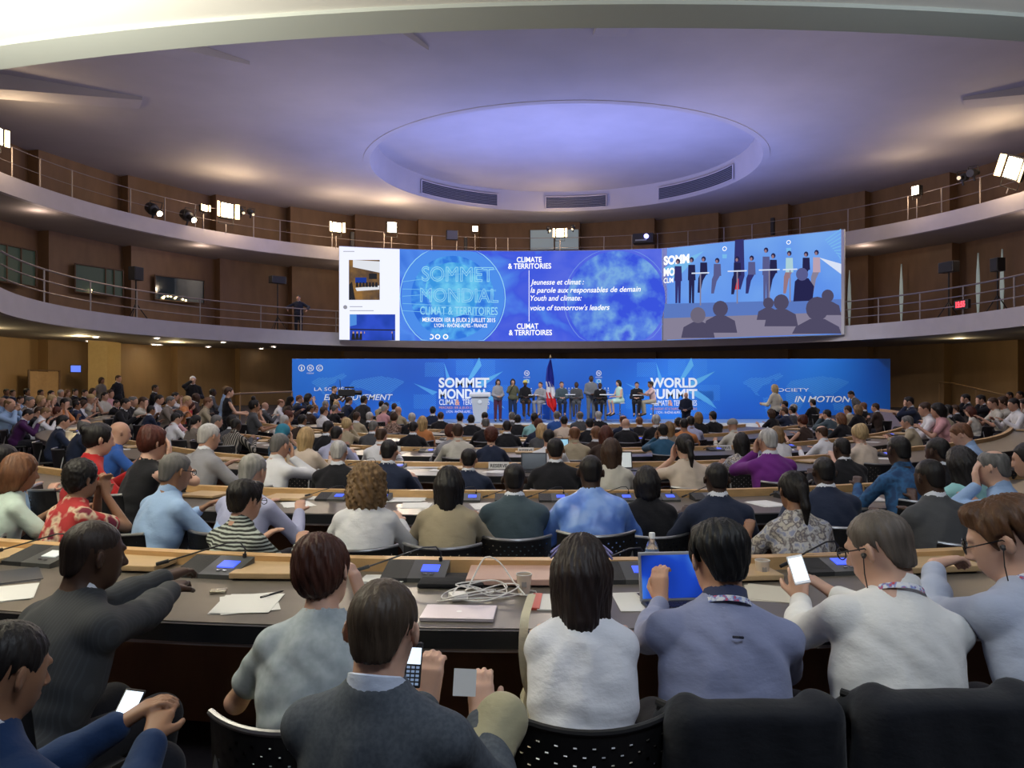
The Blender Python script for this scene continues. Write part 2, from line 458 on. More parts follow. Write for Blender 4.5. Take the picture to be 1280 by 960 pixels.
def hair_mesh(style, h=.008):
    key = (style, round(h, 4))
    if key in HAIR: return HAIR[key]
    s = Sdf(); p = vec; R = None; nz = .0; vol = .010
    def skull(gr, z0=0):
        s.ell(p(0, -.012, .030+z0), (.074+gr, .096+gr, .085+gr), R, k=.02)
    def hairline(o=.0):
        ys = [-.12, -.09, -.06, -.042, -.028, -.004, .006, .016, .030, .045, .062, .085, .12]
        zs = [-.070, -.070, -.060, -.044, .004, .016, -.004, -.016, -.004, .034, .058, .070, .075]
        s.fclip(lambda P: (np.interp(P[..., 1], ys, zs)+np.maximum(np.abs(P[..., 0])-.044, 0)*np.where(P[..., 1] < -.035, 1.9, 0)+o-P[..., 2])*.45)
    def face(y=.045, z=.058):
        s.box(p(0, .16, -.06+z-.02), (.074, .16-y+.0, .08+.02), None, .02, k=.02, sub=True)
    def earcut():
        for q in (1, -1): s.ell(p(q*.094, -.002, -.010), (.027, .026, .038), R, k=.01, sub=True)
    if style in ('short', 'short_thin', 'crop', 'balding', 'tonsure'):
        gr = {'short': .007, 'short_thin': .005, 'crop': .0025, 'balding': .005, 'tonsure': .007}[style]
        skull(gr); s.ell(p(0, -.056, -.030), (.056+gr*.5, .044+gr*.6, .066), R, k=.02)
        earcut()
        if style == 'balding': s.ell(p(0, -.035, .115), (.045, .055, .045), R, k=.01, sub=True)
        if style == 'tonsure': s.ell(p(0, .01, .12), (.075, .11, .075), R, k=.01, sub=True)
        hairline(0 if style != 'crop' else .004)
        nz = .0018 if style != 'crop' else .0006
    elif style == 'full':
        skull(.013); s.ell(p(0, -.05, .045), (.085, .080, .075), R, k=.03); s.ell(p(0, .055, .095), (.055, .035, .03), R, k=.02); s.ell(p(0, -.068, -.03), (.066, .045, .055), R, k=.03)
        earcut(); hairline(-.004); nz = .0040
    elif style == 'pixie':
        skull(.012); s.ell(p(0, -.055, .00), (.078, .058, .085), R, k=.03); s.ell(p(0, -.055, .075), (.06, .055, .05), R, k=.03); face(.055, .052)
        s.fclip(lambda P: (-(P[..., 2]-.7*P[..., 1])-.035)*.8); nz = .004
    elif style in ('bob', 'long', 'longfull'):
        skull(.009); L = {'bob': .10, 'long': .165, 'longfull': .17}[style]; ww = .0 if style != 'longfull' else .02
        s.ell(p(0, -.035, -.02), (.088+ww, .076+ww*.6, .10), R, k=.03)
        s.cone(p(0, -.055, -.03), p(0, -.065, -.03-L*.75), .082+ww, .060+ww, k=.03)
        for q in (1, -1): s.cone(p(q*.070, -.01, .0), p(q*.070, -.035, -.02-L*.8), .030, .024+ww*.5, k=.03)
        s.ell(p(0, .10, -.045), (.064, .085, .092), R, k=.02, sub=True)
        s.cone(p(0, .02, -.10), p(0, .02, -.40), .052, .055, k=.02, sub=True); nz = .0035
    elif style == 'curly':
        s.ell(p(0, -.03, .01), (.118, .108, .125), R, k=.03); s.ell(p(0, -.045, -.09), (.125, .090, .105), R, k=.05)
        s.ell(p(0, .11, -.04), (.066, .08, .09), R, k=.02, sub=True); s.cone(p(0, .03, -.10), p(0, .03, -.3), .055, .055, k=.02, sub=True); nz = .013
    elif style == 'afro':
        s.ell(p(0, -.02, .04), (.100, .108, .10), R, k=.02); s.ell(p(0, -.06, -.02), (.075, .055, .07), R, k=.03); face(.058, .055); earcut(); nz = .005
    elif style == 'ponytail':
        skull(.010); s.ell(p(0, -.115, .02), (.028, .026, .028), R, k=.02); s.cone(p(0, -.125, .015), p(0.01, -.135, -.10), .030, .026, k=.02); s.cone(p(.01, -.135, -.10), p(.015, -.115, -.22), .026, .008, k=.02)
        s.ell(p(0, -.06, -.02), (.062, .05, .055), R, k=.03); earcut(); face(.058, .056); nz = .003
    elif style == 'bun':
        skull(.011); s.ell(p(0, -.105, .055), (.045, .040, .042), R, k=.015); s.ell(p(0, -.06, -.02), (.062, .05, .055), R, k=.03); earcut(); face(.062, .060); nz = .003
    elif style == 'topbun':
        skull(.011); s.ell(p(0, -.03, .15), (.045, .045, .045), R, k=.015); s.ell(p(0, -.06, -.02), (.062, .05, .055), R, k=.03); earcut(); face(.062, .060); nz = .004
    elif style == 'scarf':
        s.ell(p(0, -.02, .035), (.096, .112, .10), R, k=.02); s.ell(p(0, -.055, -.05), (.085, .07, .10), R, k=.04); s.cone(p(0, -.06, -.09), p(0, -.03, -.19), .085, .11, k=.04)
        s.ell(p(0, .10, -.03), (.062, .075, .085), R, k=.02, sub=True); s.cone(p(0, .01, -.10), p(0, .01, -.40), .05, .055, k=.02, sub=True); nz = .002
    elif style == 'cap':
        s.ell(p(0, -.012, .045), (.090, .108, .085), R, k=.02); s.clip((0, .12, -1), -.02); nz = .002
    # keep the inside of the head hollow where the skin is
    def disp(v):
        r = v/np.linalg.norm(v, axis=1)[:, None]; az = np.arctan2(v[:, 0], -v[:, 1]-.02)
        if style == 'curly':
            n = np.sin(v[:, 0]*170+np.sin(v[:, 2]*95)*1.5)*np.sin(v[:, 2]*130+np.sin(v[:, 0]*120)*1.3)*np.sin(v[:, 1]*150+1)+.6*np.sin(v[:, 2]*60+az*14)
        elif style in ('afro', 'cap', 'scarf'):
            n = np.sin(v[:, 0]*160)*np.sin(v[:, 1]*150)*np.sin(v[:, 2]*170)
        else:
            n = np.sin(az*38+np.sin(v[:, 2]*50)*1.2)*.5+np.sin(az*17+v[:, 2]*60)*.6
        return r*(n*nz)[:, None]
    me = s.mesh('hair', h, disp); HAIR[key] = me; return me
def hair_mat(col):
    k = 'hair_%02x%02x%02x' % tuple(int(c**.45*255) for c in col)
    return mat(k, col, .5, bump=.8, bscale=50, noise=.35, nscale=40, stretch=(1, 1, .12), spec=.35)
def skin_mat(col):
    k = 'skin_%02x%02x%02x' % tuple(int(c**.45*255) for c in col)
    m = mat(k, col, .5, noise=.06, nscale=14, spec=.35)
    b = m.node_tree.nodes['Principled BSDF']
    b.inputs['Subsurface Weight'].default_value = .08; b.inputs['Subsurface Radius'].default_value = (.012, .004, .002)
    return m
SK = {'L': (.52, .30, .21), 'P': (.62, .38, .28), 'M': (.30, .155, .09), 'D': (.060, .030, .019), 'B': (.11, .055, .034)}
PROTO = {}
PLACED = []
def settle(px, yt, d, J, to, s, span=60):
    """nearest distance along the line of sight at which the figure clears its neighbours and the desks"""
    if d is None: d = on_height(px, yt, J['top'].z*s).y
    elif d < 9: span = 22
    best = None
    for k in range(span):
        dd = d*(1+(.006*((k+1)//2))*(1 if k % 2 else -1)); T = W(px, yt, dd)
        x, y = T.x-to.x*s, T.y-to.y*s; bad = 0
        for (a, b) in PLACED:
            q = math.hypot(a-x, b-y)
            if q < .50: bad += (.50-q)*3
        for D_ in DESK.values():
            i = min(range(0, len(D_['path'])), key=lambda j: (D_['path'][j].x-x)**2+(D_['path'][j].y-y)**2)
            v = vec(x, y, 0)-D_['path'][i]; o = v.dot(D_['nor'][i]); tn = (v-D_['nor'][i]*o).length
            if tn < .3 and -.30 < o < D_['depth']+.16: bad += min(o+.30, D_['depth']+.16-o)*2+.1
        bad += k*.004
        if best is None or bad < best[0]: best = (bad, dd, x, y)
    PLACED.append((best[2], best[3])); return best[1]
def person(sp, wpx, ytop, d=None, yaw=0, label='', group=None, far=True, zbase=None, cat='person', headz=None):
    """sp: pose + clothes. The top of the head is put on the measured ray; the figure stands on the floor."""
    ps = {k: v for k, v in sp.items() if k not in ('col', 'hcol', 'skin', 'pcol', 'hair', 'acc', 'ccol', 'shoe')}
    h = sp.get('h', .0125 if far else .006)
    key = repr(sorted((k, repr(v)) for k, v in ps.items()))+'%g' % h
    if key not in PROTO:
        J = joints(sp); st = sp.get('top', 'shirt'); seed = len(PROTO)*1.7
        PROTO[key] = dict(J=J, body=body_mesh('person', sp, J, h, not far), top=top_mesh(st, sp, J, h*1.15, st, seed),
                          pants=pants_mesh('trousers', sp, J, h*1.4, sp.get('bottom', 'trousers')), collar=None)
    pr = PROTO[key]; J = pr['J']; s = sp.get('scale', 1.); a = -math.radians(yaw)
    to = Rz(a) @ J['top']
    if far and sp.get('kind', 'sit') == 'sit': d = settle(wpx, ytop, d, J, to, s)
    if d is None:
        hz = J['top'].z*s
        q = on_height(wpx, ytop, hz); d = q.y
        root = Vector((q.x-to.x*s, q.y-to.y*s, 0)); root.z = (zbase if zbase is not None else floor_z(root.x, root.y))
    else:
        T = W(wpx, ytop, d); root = Vector((T.x-to.x*s, T.y-to.y*s, 0)); root.z = (zbase if zbase is not None else floor_z(root.x, root.y))
        s2 = (T.z-root.z)/J['top'].z; s2 = max(.86, min(1.16, s2)); root = Vector((T.x-to.x*s2, T.y-to.y*s2, root.z)); s = s2
    o = mk('person', pr['body'], skin_mat(SK[sp.get('skin', 'L')])); o.location = root; o.rotation_euler = (0, 0, a); o.scale = (s,)*3
    tag(o, label, cat, group)
    st = sp.get('top', 'shirt')
    tn = {'shirt': 'shirt', 'tee': 'shirt', 'tank': 'sleeveless_top', 'suit': 'suit_jacket', 'jacket': 'jacket', 'sweater': 'sweater', 'robe': 'robe'}[st]
    col = sp.get('col', (.3, .3, .3)); cm = col if not isinstance(col, tuple) else cloth(col)
    t = mk(tn, pr['top'], cm, o)
    pc = sp.get('pcol', (.02, .02, .028))
    if sp.get('bottom') != 'none': mk('skirt' if sp.get('bottom') == 'skirt' else 'trousers', pr['pants'], cloth(pc), o)
    if sp.get('top') in ('suit', 'shirt', 'sweater', 'jacket') and (sp.get('sex') != 'f' or sp.get('collar')):
        if pr['collar'] is None: pr['collar'] = collar_mesh('collar', sp, J, h)
        cc = sp.get('ccol', (.75, .78, .85) if st != 'shirt' else None)
        mk('shirt_collar', pr['collar'], cloth(cc) if cc else cm, o)
    hs = sp.get('hair', 'short')
    if hs and hs != 'bald':
        hm = hair_mesh(hs, .009 if far else .005)
        ho = mk('headscarf' if hs == 'scarf' else 'cap' if hs == 'cap' else 'hair', hm, hair_mat(sp.get('hcol', (.015, .011, .009))) if hs not in ('scarf', 'cap') else cloth(sp.get('hcol')), o)
        ho.matrix_local = Matrix.Translation(J['Hd']) @ J['Rh'].to_4x4()
    o['_h'] = 0
    del o['_h']
    return o, J, s
def shoes(o, J, col=(.012, .010, .010), h=.012):
    for q in 'RL': mk('shoe', shoe_mesh('shoe', J, q, h), mat('shoe_leather_%d' % int(col[0]*1000), col, .35), o)
# ---------------------------------------------------------------- the hall
HC = Vector((.95, 26, 0)); RU, RL, RW = 17.81, 15.15, 21.2
ZU1, ZU0, ZL1, ZL0, ZC = 8.59, 7.96, 4.09, 3.465, 11.17
def hc(r, a, z=0): return Vector((HC.x+r*math.cos(a), HC.y+r*math.sin(a), z))
def ray_circle(px, r, c=HC):
    u = (px-640)/F; cx, cy = c.x, c.y
    a = 1+u*u; b = -2*(cy+u*cx); q = cx*cx+cy*cy-r*r; y = (-b+math.sqrt(max(b*b-4*a*q, 0)))/(2*a)
    return Vector((u*y, y, 0))
def ang(px, r): p = ray_circle(px, r); return math.atan2(p.y-HC.y, p.x-HC.x)
lav = mat('painted_plaster_pale', (.46, .43, .46), .7, noise=.04, nscale=2)
ceil_m = mat('ceiling_paint', (.42, .40, .42), .8, noise=.05, nscale=.6)
soffit_m = mat('soffit_paint', (.30, .27, .25), .8, noise=.05, nscale=1)
wood_wall = mat('wall_wood_panelling', (.20, .115, .060), .55, noise=.12, nscale=2.5, stretch=(1, 1, .3), bump=.05, bscale=40)
wood_dark = mat('wall_wood_dark', (.11, .06, .032), .6, noise=.15, nscale=2.5, stretch=(1, 1, .3))
metal = mat('brushed_rail_metal', (.30, .26, .25), .45, metal=.6)
black = mat('black_matte', (.012, .012, .014), .6)
blackpl = mat('black_plastic', (.018, .018, .020), .4)
chrome = mat('chrome', (.7, .7, .7), .2, metal=1)
carpet = mat('carpet', (.035, .025, .030), .95, noise=.25, nscale=6, bump=.4, bscale=300)
def kst(o): o['kind'] = 'structure'; return o
# floor: bowl
b = MB(); rings = []
for i in range(26):
    r = i*1.1+.01
    rings.append([Vector((BC[0]+r*math.cos(a)/1.15, BC[1]+r*math.sin(a), floor_z(BC[0]+r*math.cos(a)/1.15, BC[1]+r*math.sin(a)))) for a in [2*PI*j/72 for j in range(73)]])
b.sheet(rings); kst(b.build('floor', carpet, smooth=True))
A0, A1 = math.radians(-38), math.radians(218)
def arc(n, a0=A0, a1=A1): return [a0+(a1-a0)*i/n for i in range(n+1)]
def ring_slab(name, r0, r1, z0, z1, m, n=96, a0=A0, a1=A1):
    b = MB(); top = [[hc(r0, a, z1) for a in arc(n, a0, a1)], [hc(r1, a, z1) for a in arc(n, a0, a1)]]
    bot = [[hc(r0, a, z0) for a in arc(n, a0, a1)], [hc(r1, a, z0) for a in arc(n, a0, a1)]]
    b.slab(top, bot); return kst(b.build(name, m, smooth=True))
ring_slab('trim_1', RL-.12, RL+.1, ZL0, ZL1, lav); ring_slab('trim_2', RU-.12, RU+.1, ZU0, ZU1, lav)
ring_slab('floor_balcony', RL+.1, RW+1.2, ZL0+.02, ZL1-.25, soffit_m); ring_slab('floor_gallery', RU+.1, RW+1.2, ZU0+.02, ZU1-.25, soffit_m)
# ceiling with the round recess
RC = Vector((2.28, 35.55, 0)); RR = 8.47; RH = 1.0
def in_circ(a, r): return Vector((RC.x+r*math.cos(a), RC.y+r*math.sin(a), 0))
n = 128; ring0 = []; ring1 = []
for j in range(n+1):
    a = 2*PI*j/n; p = in_circ(a, RR); d = Vector((math.cos(a), math.sin(a), 0))
    # distance to the outer circle
    q = p-HC; bq = q.dot(d); cq = q.dot(q)-(RW+1.4)**2; t = -bq+math.sqrt(bq*bq-cq)
    ring0.append(p+vec(0, 0, ZC)); ring1.append(p+d*t+vec(0, 0, ZC))
mid = [a.lerp(c, .5) for a, c in zip(ring0, ring1)]
b = MB(); b.sheet([ring0, mid, ring1]); kst(b.build('ceiling', ceil_m))
b = MB(); up = [Vector((RC.x+RR*.97*math.cos(2*PI*j/n), RC.y+RR*.97*math.sin(2*PI*j/n), ZC+RH)) for j in range(n+1)]
b.sheet([ring0, up]); 
dome = [up]
for k in range(1, 7):
    f = 1-k/6; dome.append([Vector((RC.x+RR*.97*f*math.cos(2*PI*j/n), RC.y+RR*.97*f*math.sin(2*PI*j/n), ZC+RH+.10*(1-f*f))) for j in range(n+1)])
b.sheet(dome); kst(b.build('ceiling_recess', ceil_m, smooth=True))
# a thin raised lip round the recess
b = MB(); b.slab([[in_circ(2*PI*j/n, RR+.28)+vec(0, 0, ZC+.01) for j in range(n+1)], [in_circ(2*PI*j/n, RR)+vec(0, 0, ZC+.01) for j in range(n+1)]],
                 [[in_circ(2*PI*j/n, RR+.28)+vec(0, 0, ZC-.02) for j in range(n+1)], [in_circ(2*PI*j/n, RR)+vec(0, 0, ZC-.02) for j in range(n+1)]])
kst(b.build('trim_3', ceil_m, smooth=True))
# ventilation grilles in the recess wall
gr_m = mat('grille_grey', (.16, .17, .22), .6); gr_d = mat('grille_dark', (.03, .035, .06), .7)
def rec_pt(px, t, off=.06):
    u = (px-640)/F; R = RR-off-.25*t
    a_ = 1+u*u; b_ = -2*(RC.y+u*RC.x); c_ = RC.x**2+RC.y**2-R*R; y = (-b_+math.sqrt(b_*b_-4*a_*c_))/(2*a_)
    return Vector((u*y, y, ZC+RH*t))
for x0, x1, w in ((527, 622, 'left of the three along the round ceiling recess'), (682, 758, 'middle of the three along the round ceiling recess'), (823, 916, 'right of the three along the round ceiling recess')):
    g = empty('air_grille', rec_pt((x0+x1)/2, .2)); tag(g, 'grey slatted air grille, '+w, 'vent', 'air grilles in the ceiling recess')
    xs = [x0+(x1-x0)*i/12 for i in range(13)]
    b = MB(); b.sheet([[rec_pt(x, .12, .05)-g.location for x in xs], [rec_pt(x, .72, .05)-g.location for x in xs]]); b.build('backing', gr_d, g)
    b = MB()
    for k in range(8):
        t = .14+.56*k/7; b.tube([rec_pt(x, t, .1)-g.location for x in xs], .022, 5)
    b.build('slats', gr_m, g)
    b = MB(); b.tube([rec_pt(x, .72, .1)-g.location for x in xs]+[rec_pt(x, .12, .1)-g.location for x in reversed(xs)]+[rec_pt(x0, .72, .1)-g.location], .035, 6); b.build('frame', lav, g)
# fins hanging below the ceiling
for i, (px, py, w) in enumerate(((176, 127, 1.0), (304, 81, .75), (520, 61, .8), (762, 41, .9), (1205, 127, 1.0))):
    u, v = ray(px, py); d = (ZC-CAMZ)/v; tip = Vector((u*d, d, ZC)); dr = (tip-vec(RC.x, RC.y, ZC)).normalized(); sd = vec(-dr.y, dr.x, 0)
    b = MB(); L = 9.5; t0, t1 = .10, 1.0
    A_ = [tip-sd*w*.5, tip+sd*w*.5, tip+dr*L+sd*w*.5, tip+dr*L-sd*w*.5]
    B_ = [p-vec(0, 0, t0 if k < 2 else t1) for k, p in enumerate(A_)]
    b.add(A_+B_, [(0, 1, 2, 3), (7, 6, 5, 4), (0, 4, 5, 1), (1, 5, 6, 2), (2, 6, 7, 3), (3, 7, 4, 0)]); kst(b.build('ceiling_fin', ceil_m))
# near ring beam and the lit rear ceiling
BH = Vector((.95+.13, 26, 0)); ab = [math.radians(-138+96*i/64) for i in range(65)]
def bp(r, a, z): return Vector((BH.x+r*math.cos(a), BH.y+r*math.sin(a), z))
b = MB(); b.slab([[bp(19.62, a, 4.63) for a in ab], [bp(20.02, a, 4.53) for a in ab]], [[bp(19.62, a, 4.49) for a in ab], [bp(20.02, a, 4.49) for a in ab]]); kst(b.build('trim_4', mat('beam_paint', (.50, .53, .49), .7), smooth=True))
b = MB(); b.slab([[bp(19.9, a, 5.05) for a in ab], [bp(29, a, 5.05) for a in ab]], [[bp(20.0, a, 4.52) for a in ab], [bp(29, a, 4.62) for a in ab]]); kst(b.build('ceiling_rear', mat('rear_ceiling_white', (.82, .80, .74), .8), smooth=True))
# walls: saw-tooth wooden panels on each storey
def wall(name, z0, z1, m, edges, r=RW, step=.55):
    b = MB(); an = sorted([ang(x, r) for x in edges]); an = [A0]+[an[0]-(i+1)*.16 for i in range(8) if an[0]-(i+1)*.16 > A0+.05][::-1]+an+[an[-1]+(i+1)*.14 for i in range(8) if an[-1]+(i+1)*.14 < A1-.05]+[A1]
    for a, c in zip(an, an[1:]):
        midl = .5*(a+c) > PI/2
        ra, rc = (r, r+step) if not midl else (r+step, r)
        p, q = hc(ra, a), hc(rc, c); 
        b.quad(p+vec(0, 0, z0), q+vec(0, 0, z0), q+vec(0, 0, z1), p+vec(0, 0, z1))
        e = c; b.quad(hc(r, e, z0), hc(r+step, e, z0), hc(r+step, e, z1), hc(r, e, z1))
    return kst(b.build(name, m))
E_UP = [48, 160, 270, 363, 444, 523, 600, 725, 818, 898, 985, 1081, 1187]
wall('wall_gallery', ZU1-.3, ZC+.02, wood_wall, E_UP)
wall('wall_balcony', ZL1-.3, ZU0+.05, wood_wall, [61, 164, 275, 365, 444, 560, 700, 818, 898, 985, 1085, 1190])
wall('wall_ground', -.4, ZL0+.05, mat('ground_wood', (.24, .145, .065), .6, noise=.1, nscale=2, stretch=(1, 1, .3)), [137, 222, 300, 430, 560, 700, 820, 985, 1085, 1180])
# lit opening high in the gallery wall (behind a rail)
for x0, x1 in ((662, 724),):
    p, q = ray_circle(x0, RW-.12), ray_circle(x1, RW-.12); f = empty('window_1', (p+q)/2+vec(0, 0, 9.6)); kst(f)
    b = MB(); b.quad(p+vec(0, 0, 8.5)-f.location, q+vec(0, 0, 8.5)-f.location, q+vec(0, 0, 10.7)-f.location, p+vec(0, 0, 10.7)-f.location)
    b.build('lit_room', mat('lit_room_beyond', (.3, .35, .38), .7, emit=(.30, .38, .42), es=.35), f)
    b = MB()
    for t in (0, .5, 1): b.tube([p.lerp(q, t)+vec(0, -.05, 8.5)-f.location, p.lerp(q, t)+vec(0, -.05, 10.7)-f.location], .05, 6)
    b.tube([p+vec(0, -.05, 9.5)-f.location, q+vec(0, -.05, 9.5)-f.location], .04, 6); b.build('frame', wood_dark, f)
# booth windows of the left balcony
glass = mat('booth_glass', (.02, .035, .05), .04, spec=.8); gl2 = mat('booth_interior_green', (.05, .085, .06), .5, emit=(.05, .09, .06), es=.08)
lampw = mat('reflected_lamp_warm', (1, .9, .6), .5, emit=(1, .78, .4), es=6)
for i, (x0, x1, z0, z1, em) in enumerate(((-60, 44, 5.55, 7.0, 1), (93, 153, 5.55, 6.75, 1), (193, 255, 5.6, 6.75, 0), (1010, 1046, 5.4, 6.8, 0))):
    if i == 3: continue
    p, q = ray_circle(x0, RW-.15), ray_circle(x1, RW-.15); o = (p+q)/2; o.z = z0; f = empty('window_%d' % (i+2), o); kst(f)
    nn = (HC-o); nn.z = 0; nn.normalize(); Z = lambda P, z, k=0.: P+vec(0, 0, z)+nn*k-o
    b = MB(); b.quad(Z(p, z0), Z(q, z0), Z(q, z1), Z(p, z1)); b.build('glass', glass if not em else gl2, f)
    b = MB()
    pts = [Z(p, z0, .05), Z(q, z0, .05), Z(q, z1, .05), Z(p, z1, .05), Z(p, z0, .05)]
    for a_, c_ in zip(pts, pts[1:]): b.tube([a_, c_], .035, 5)
    if em:
        b.tube([Z(p.lerp(q, .62), z0, .05), Z(p.lerp(q, .62), z1, .05)], .03, 5)
        b.tube([Z(p.lerp(q, .8), z0, .05), Z(p.lerp(q, .8), z1, .05)], .03, 5)
    b.build('frame', wood_dark, f)
    b = MB()
    for k in range(9 if i == 2 else 3):
        t = random.uniform(.08, .62) if i == 2 else random.uniform(.3, .5); c = Z(p.lerp(q, t), z0+random.uniform(.08, .24), .06)
        b.lathe([(.001, -.05), (.045, -.02), (.045, .02), (.001, .05)], 8, c)
    b.build('desk_lamps_seen_through_glass', lampw, f)
# slim wall lights on the right balcony
for k, (px, w) in enumerate(((1062, 'closest to the big screen'), (1127, 'second from the big screen'), (1223, 'beside the loudspeaker on a stand'), (1253, 'furthest to the right'))):
    p = ray_circle(px, RW-.25); g = empty('wall_light', p+vec(0, 0, 5.7)); g.rotation_euler = (0, 0, math.atan2(HC.y-p.y, HC.x-p.x)-PI/2)
    tag(g, 'slim pale leaf-shaped wall light on the right balcony wall, '+w, 'wall light', 'slim wall lights')
    prof = [(-.001, -1.5), (-.05, -.7), (-.09, 0), (-.06, .8), (.0, 1.6), (.06, .8), (.09, 0), (.05, -.7)]
    MB().prism(prof, lambda u, v, w_: Vector((u, w_, v)), .05).build('diffuser', mat('wall_light_dim', (.55, .65, .6), .5, emit=(.35, .45, .42), es=.25), g)
    MB().tube([(0, -.03, -1.5), (0, -.03, 1.6)], .02, 6).build('back_rail', metal, g)
# railings 
def railing(name, r, z, hgt, rails, px_posts, label, a0=A0, a1=A1, rr=.022, top=.03):
    t = empty(name, hc(r, (a0+a1)/2, z)); tag(t, label, 'railing'); o = t.location
    for i, zz in enumerate(rails):
        MB().tube([hc(r, a, z+zz)-o for a in arc(110, a0, a1)], top if i == 0 else rr, 6).build('top_rail' if i == 0 else 'rail', metal, t, True)
    for px in px_posts:
        p = ray_circle(px, r); q = vec(p.x, p.y, z)-o; MB().tube([q-vec(0, 0, .1), q+vec(0, 0, hgt)], .028, 6).build('post', metal, t)
    return t
railing('balcony_railing', RL+.02, ZL1, 1.02, (1.02, .68, .34), [55, 113, 171, 250, 326, 376, 420, 1098, 1150, 1204, 1268], 'long curved metal railing round the lower balcony', math.radians(-20), math.radians(200))
railing('gallery_railing', RU+.02, ZU1, 1.05, (1.05, .5), [15, 50, 90, 163, 206, 244, 317, 350, 415, 480, 540, 571, 620, 635, 700, 755, 790, 822, 860, 905, 940, 1000, 1060, 1135, 1177, 1225], 'long curved thin metal railing round the upper gallery', math.radians(-20), math.radians(200), .013, .017)
# downlights in the soffit below the balcony
dl = mat('downlight_glow', (1, 1, .95), .4, emit=(1, .93, .8), es=25)
places = [(4, 441), (25, 440.5), (66, 428), (120, 421.5), (151, 432.6), (196, 423), (237, 435), (279, 428), (299, 438), (342, 433.5), (1010, 431), (1190, 424)]
for k, (px, py) in enumerate(places):
    d = (ZL0-CAMZ)/((480-py)/F); d = min(d, 44); u = (px-640)/F; p = Vector((u*d, d, ZL0-.005)); r_ = math.hypot(p.x-HC.x, p.y-HC.y)
    if r_ < RL+.3 or r_ > RW-.2: p = hc(min(max(r_, RL+.5), RW-.6), math.atan2(p.y-HC.y, p.x-HC.x), ZL0-.005)
    if k in (10, 11): continue
    g = empty('ceiling_downlight', p); tag(g, 'small glowing downlight under the left balcony, %s' % (['far left edge, nearer the wall', 'second from the far left edge', 'up and left of the wall monitor', 'large one nearest the balcony edge', 'above the standing people at the dark doorway', 'between dark doorway and photographer, near the edge', 'above the bald photographer, deeper in', 'right of the photographer, near the balcony edge', 'deepest one above the seated man by the wall', 'rightmost before the blue backdrop'][k]), 'downlight', 'downlights under the left balcony')
    MB().lathe([(.14, 0), (.15, -.012), (.10, -.014), (.10, -.001)], 20).build('trim_ring', lav, g)
    MB().lathe([(.10, .0), (.10, -.008)], 20).build('lens', dl, g)
# ---------------------------------------------------------------- lettering
TXT = {}
def text_geo(s, shear=0., bold=0., outline=0.):
    k = (s, shear, bold, outline)
    if k in TXT: return TXT[k]
    c = bpy.data.curves.new('t', 'FONT'); c.body = s; c.size = 1; c.shear = shear; c.offset = bold; c.resolution_u = 4; c.align_x = 'LEFT'
    if outline: c.fill_mode = 'NONE'; c.bevel_depth = outline; c.bevel_resolution = 0
    o = bpy.data.objects.new('t', c); C.objects.link(o); bpy.context.view_layer.update()
    dg = bpy.context.evaluated_depsgraph_get(); me = bpy.data.meshes.new_from_object(o.evaluated_get(dg))
    vs = [tuple(v.co) for v in me.vertices]; fs = [tuple(p.vertices) for p in me.polygons]
    bpy.data.objects.remove(o); bpy.data.curves.remove(c); bpy.data.meshes.remove(me)
    TXT[k] = (vs, fs); return TXT[k]
def put_text(name, s, x, y, size, fn, m, parent, width=None, **kw):
    """x,y in surface units (left, baseline), size = cap height"""
    vs, fs = text_geo(s, **kw); 
    if not vs: return
    x0 = min(v[0] for v in vs); x1 = max(v[0] for v in vs); sy = size/.70; sx = sy if width is None else width/(x1-x0)
    b = MB(); b.add([fn(x+(v[0]-x0)*sx, y+v[1]*sy, .004+v[2]*.0) for v in vs], fs)
    return b.build(name, m, parent)
# ---------------------------------------------------------------- big curved screen
PATH = [(-8.1, 37.5), (-6, 38.15), (-4, 38.6), (0, 38.95), (4, 38.75), (7.2, 38.2), (13.9, 33.45)]
SB, ST = 3.73, 8.10
seg = [0]
for a, c in zip(PATH, PATH[1:]): seg.append(seg[-1]+math.hypot(c[0]-a[0], c[1]-a[1]))
def scr(u, v, off=0.):
    """u along the screen in metres, v height above its lower edge, off towards the hall"""
    i = 0
    while i < len(PATH)-2 and u > seg[i+1]: i += 1
    t = (u-seg[i])/(seg[i+1]-seg[i]); a, c = PATH[i], PATH[i+1]; d = Vector((c[0]-a[0], c[1]-a[1], 0)).normalized(); n_ = Vector((d.y, -d.x, 0))
    return Vector((a[0]+(c[0]-a[0])*t, a[1]+(c[1]-a[1])*t, SB+v))+n_*off
def scr_uv(px, py):
    """where the ray of a measured pixel meets the screen"""
    k = (px-640)/F
    for i, (a, c) in enumerate(zip(PATH, PATH[1:])):
        # a + t (c-a): x = k y
        den = (c[0]-a[0])-k*(c[1]-a[1]); t = (k*a[1]-a[0])/den
        if -.001 <= t <= 1.001 or (i == 0 and t < 0) or (i == len(PATH)-2 and t > 1):
            y = a[1]+(c[1]-a[1])*t; return seg[i]+t*(seg[i+1]-seg[i]), CAMZ+(480-py)/F*y-SB
U = lambda px: scr_uv(px, 400)[0]
screen = empty('projection_screen', scr(seg[-1]/2, 0)); tag(screen, 'huge wide curved projection screen hanging in front of the balconies', 'screen')
so = screen.location.copy()
fnS = lambda off: (lambda u, v, w=0.: scr(u, v, off+w)-so)
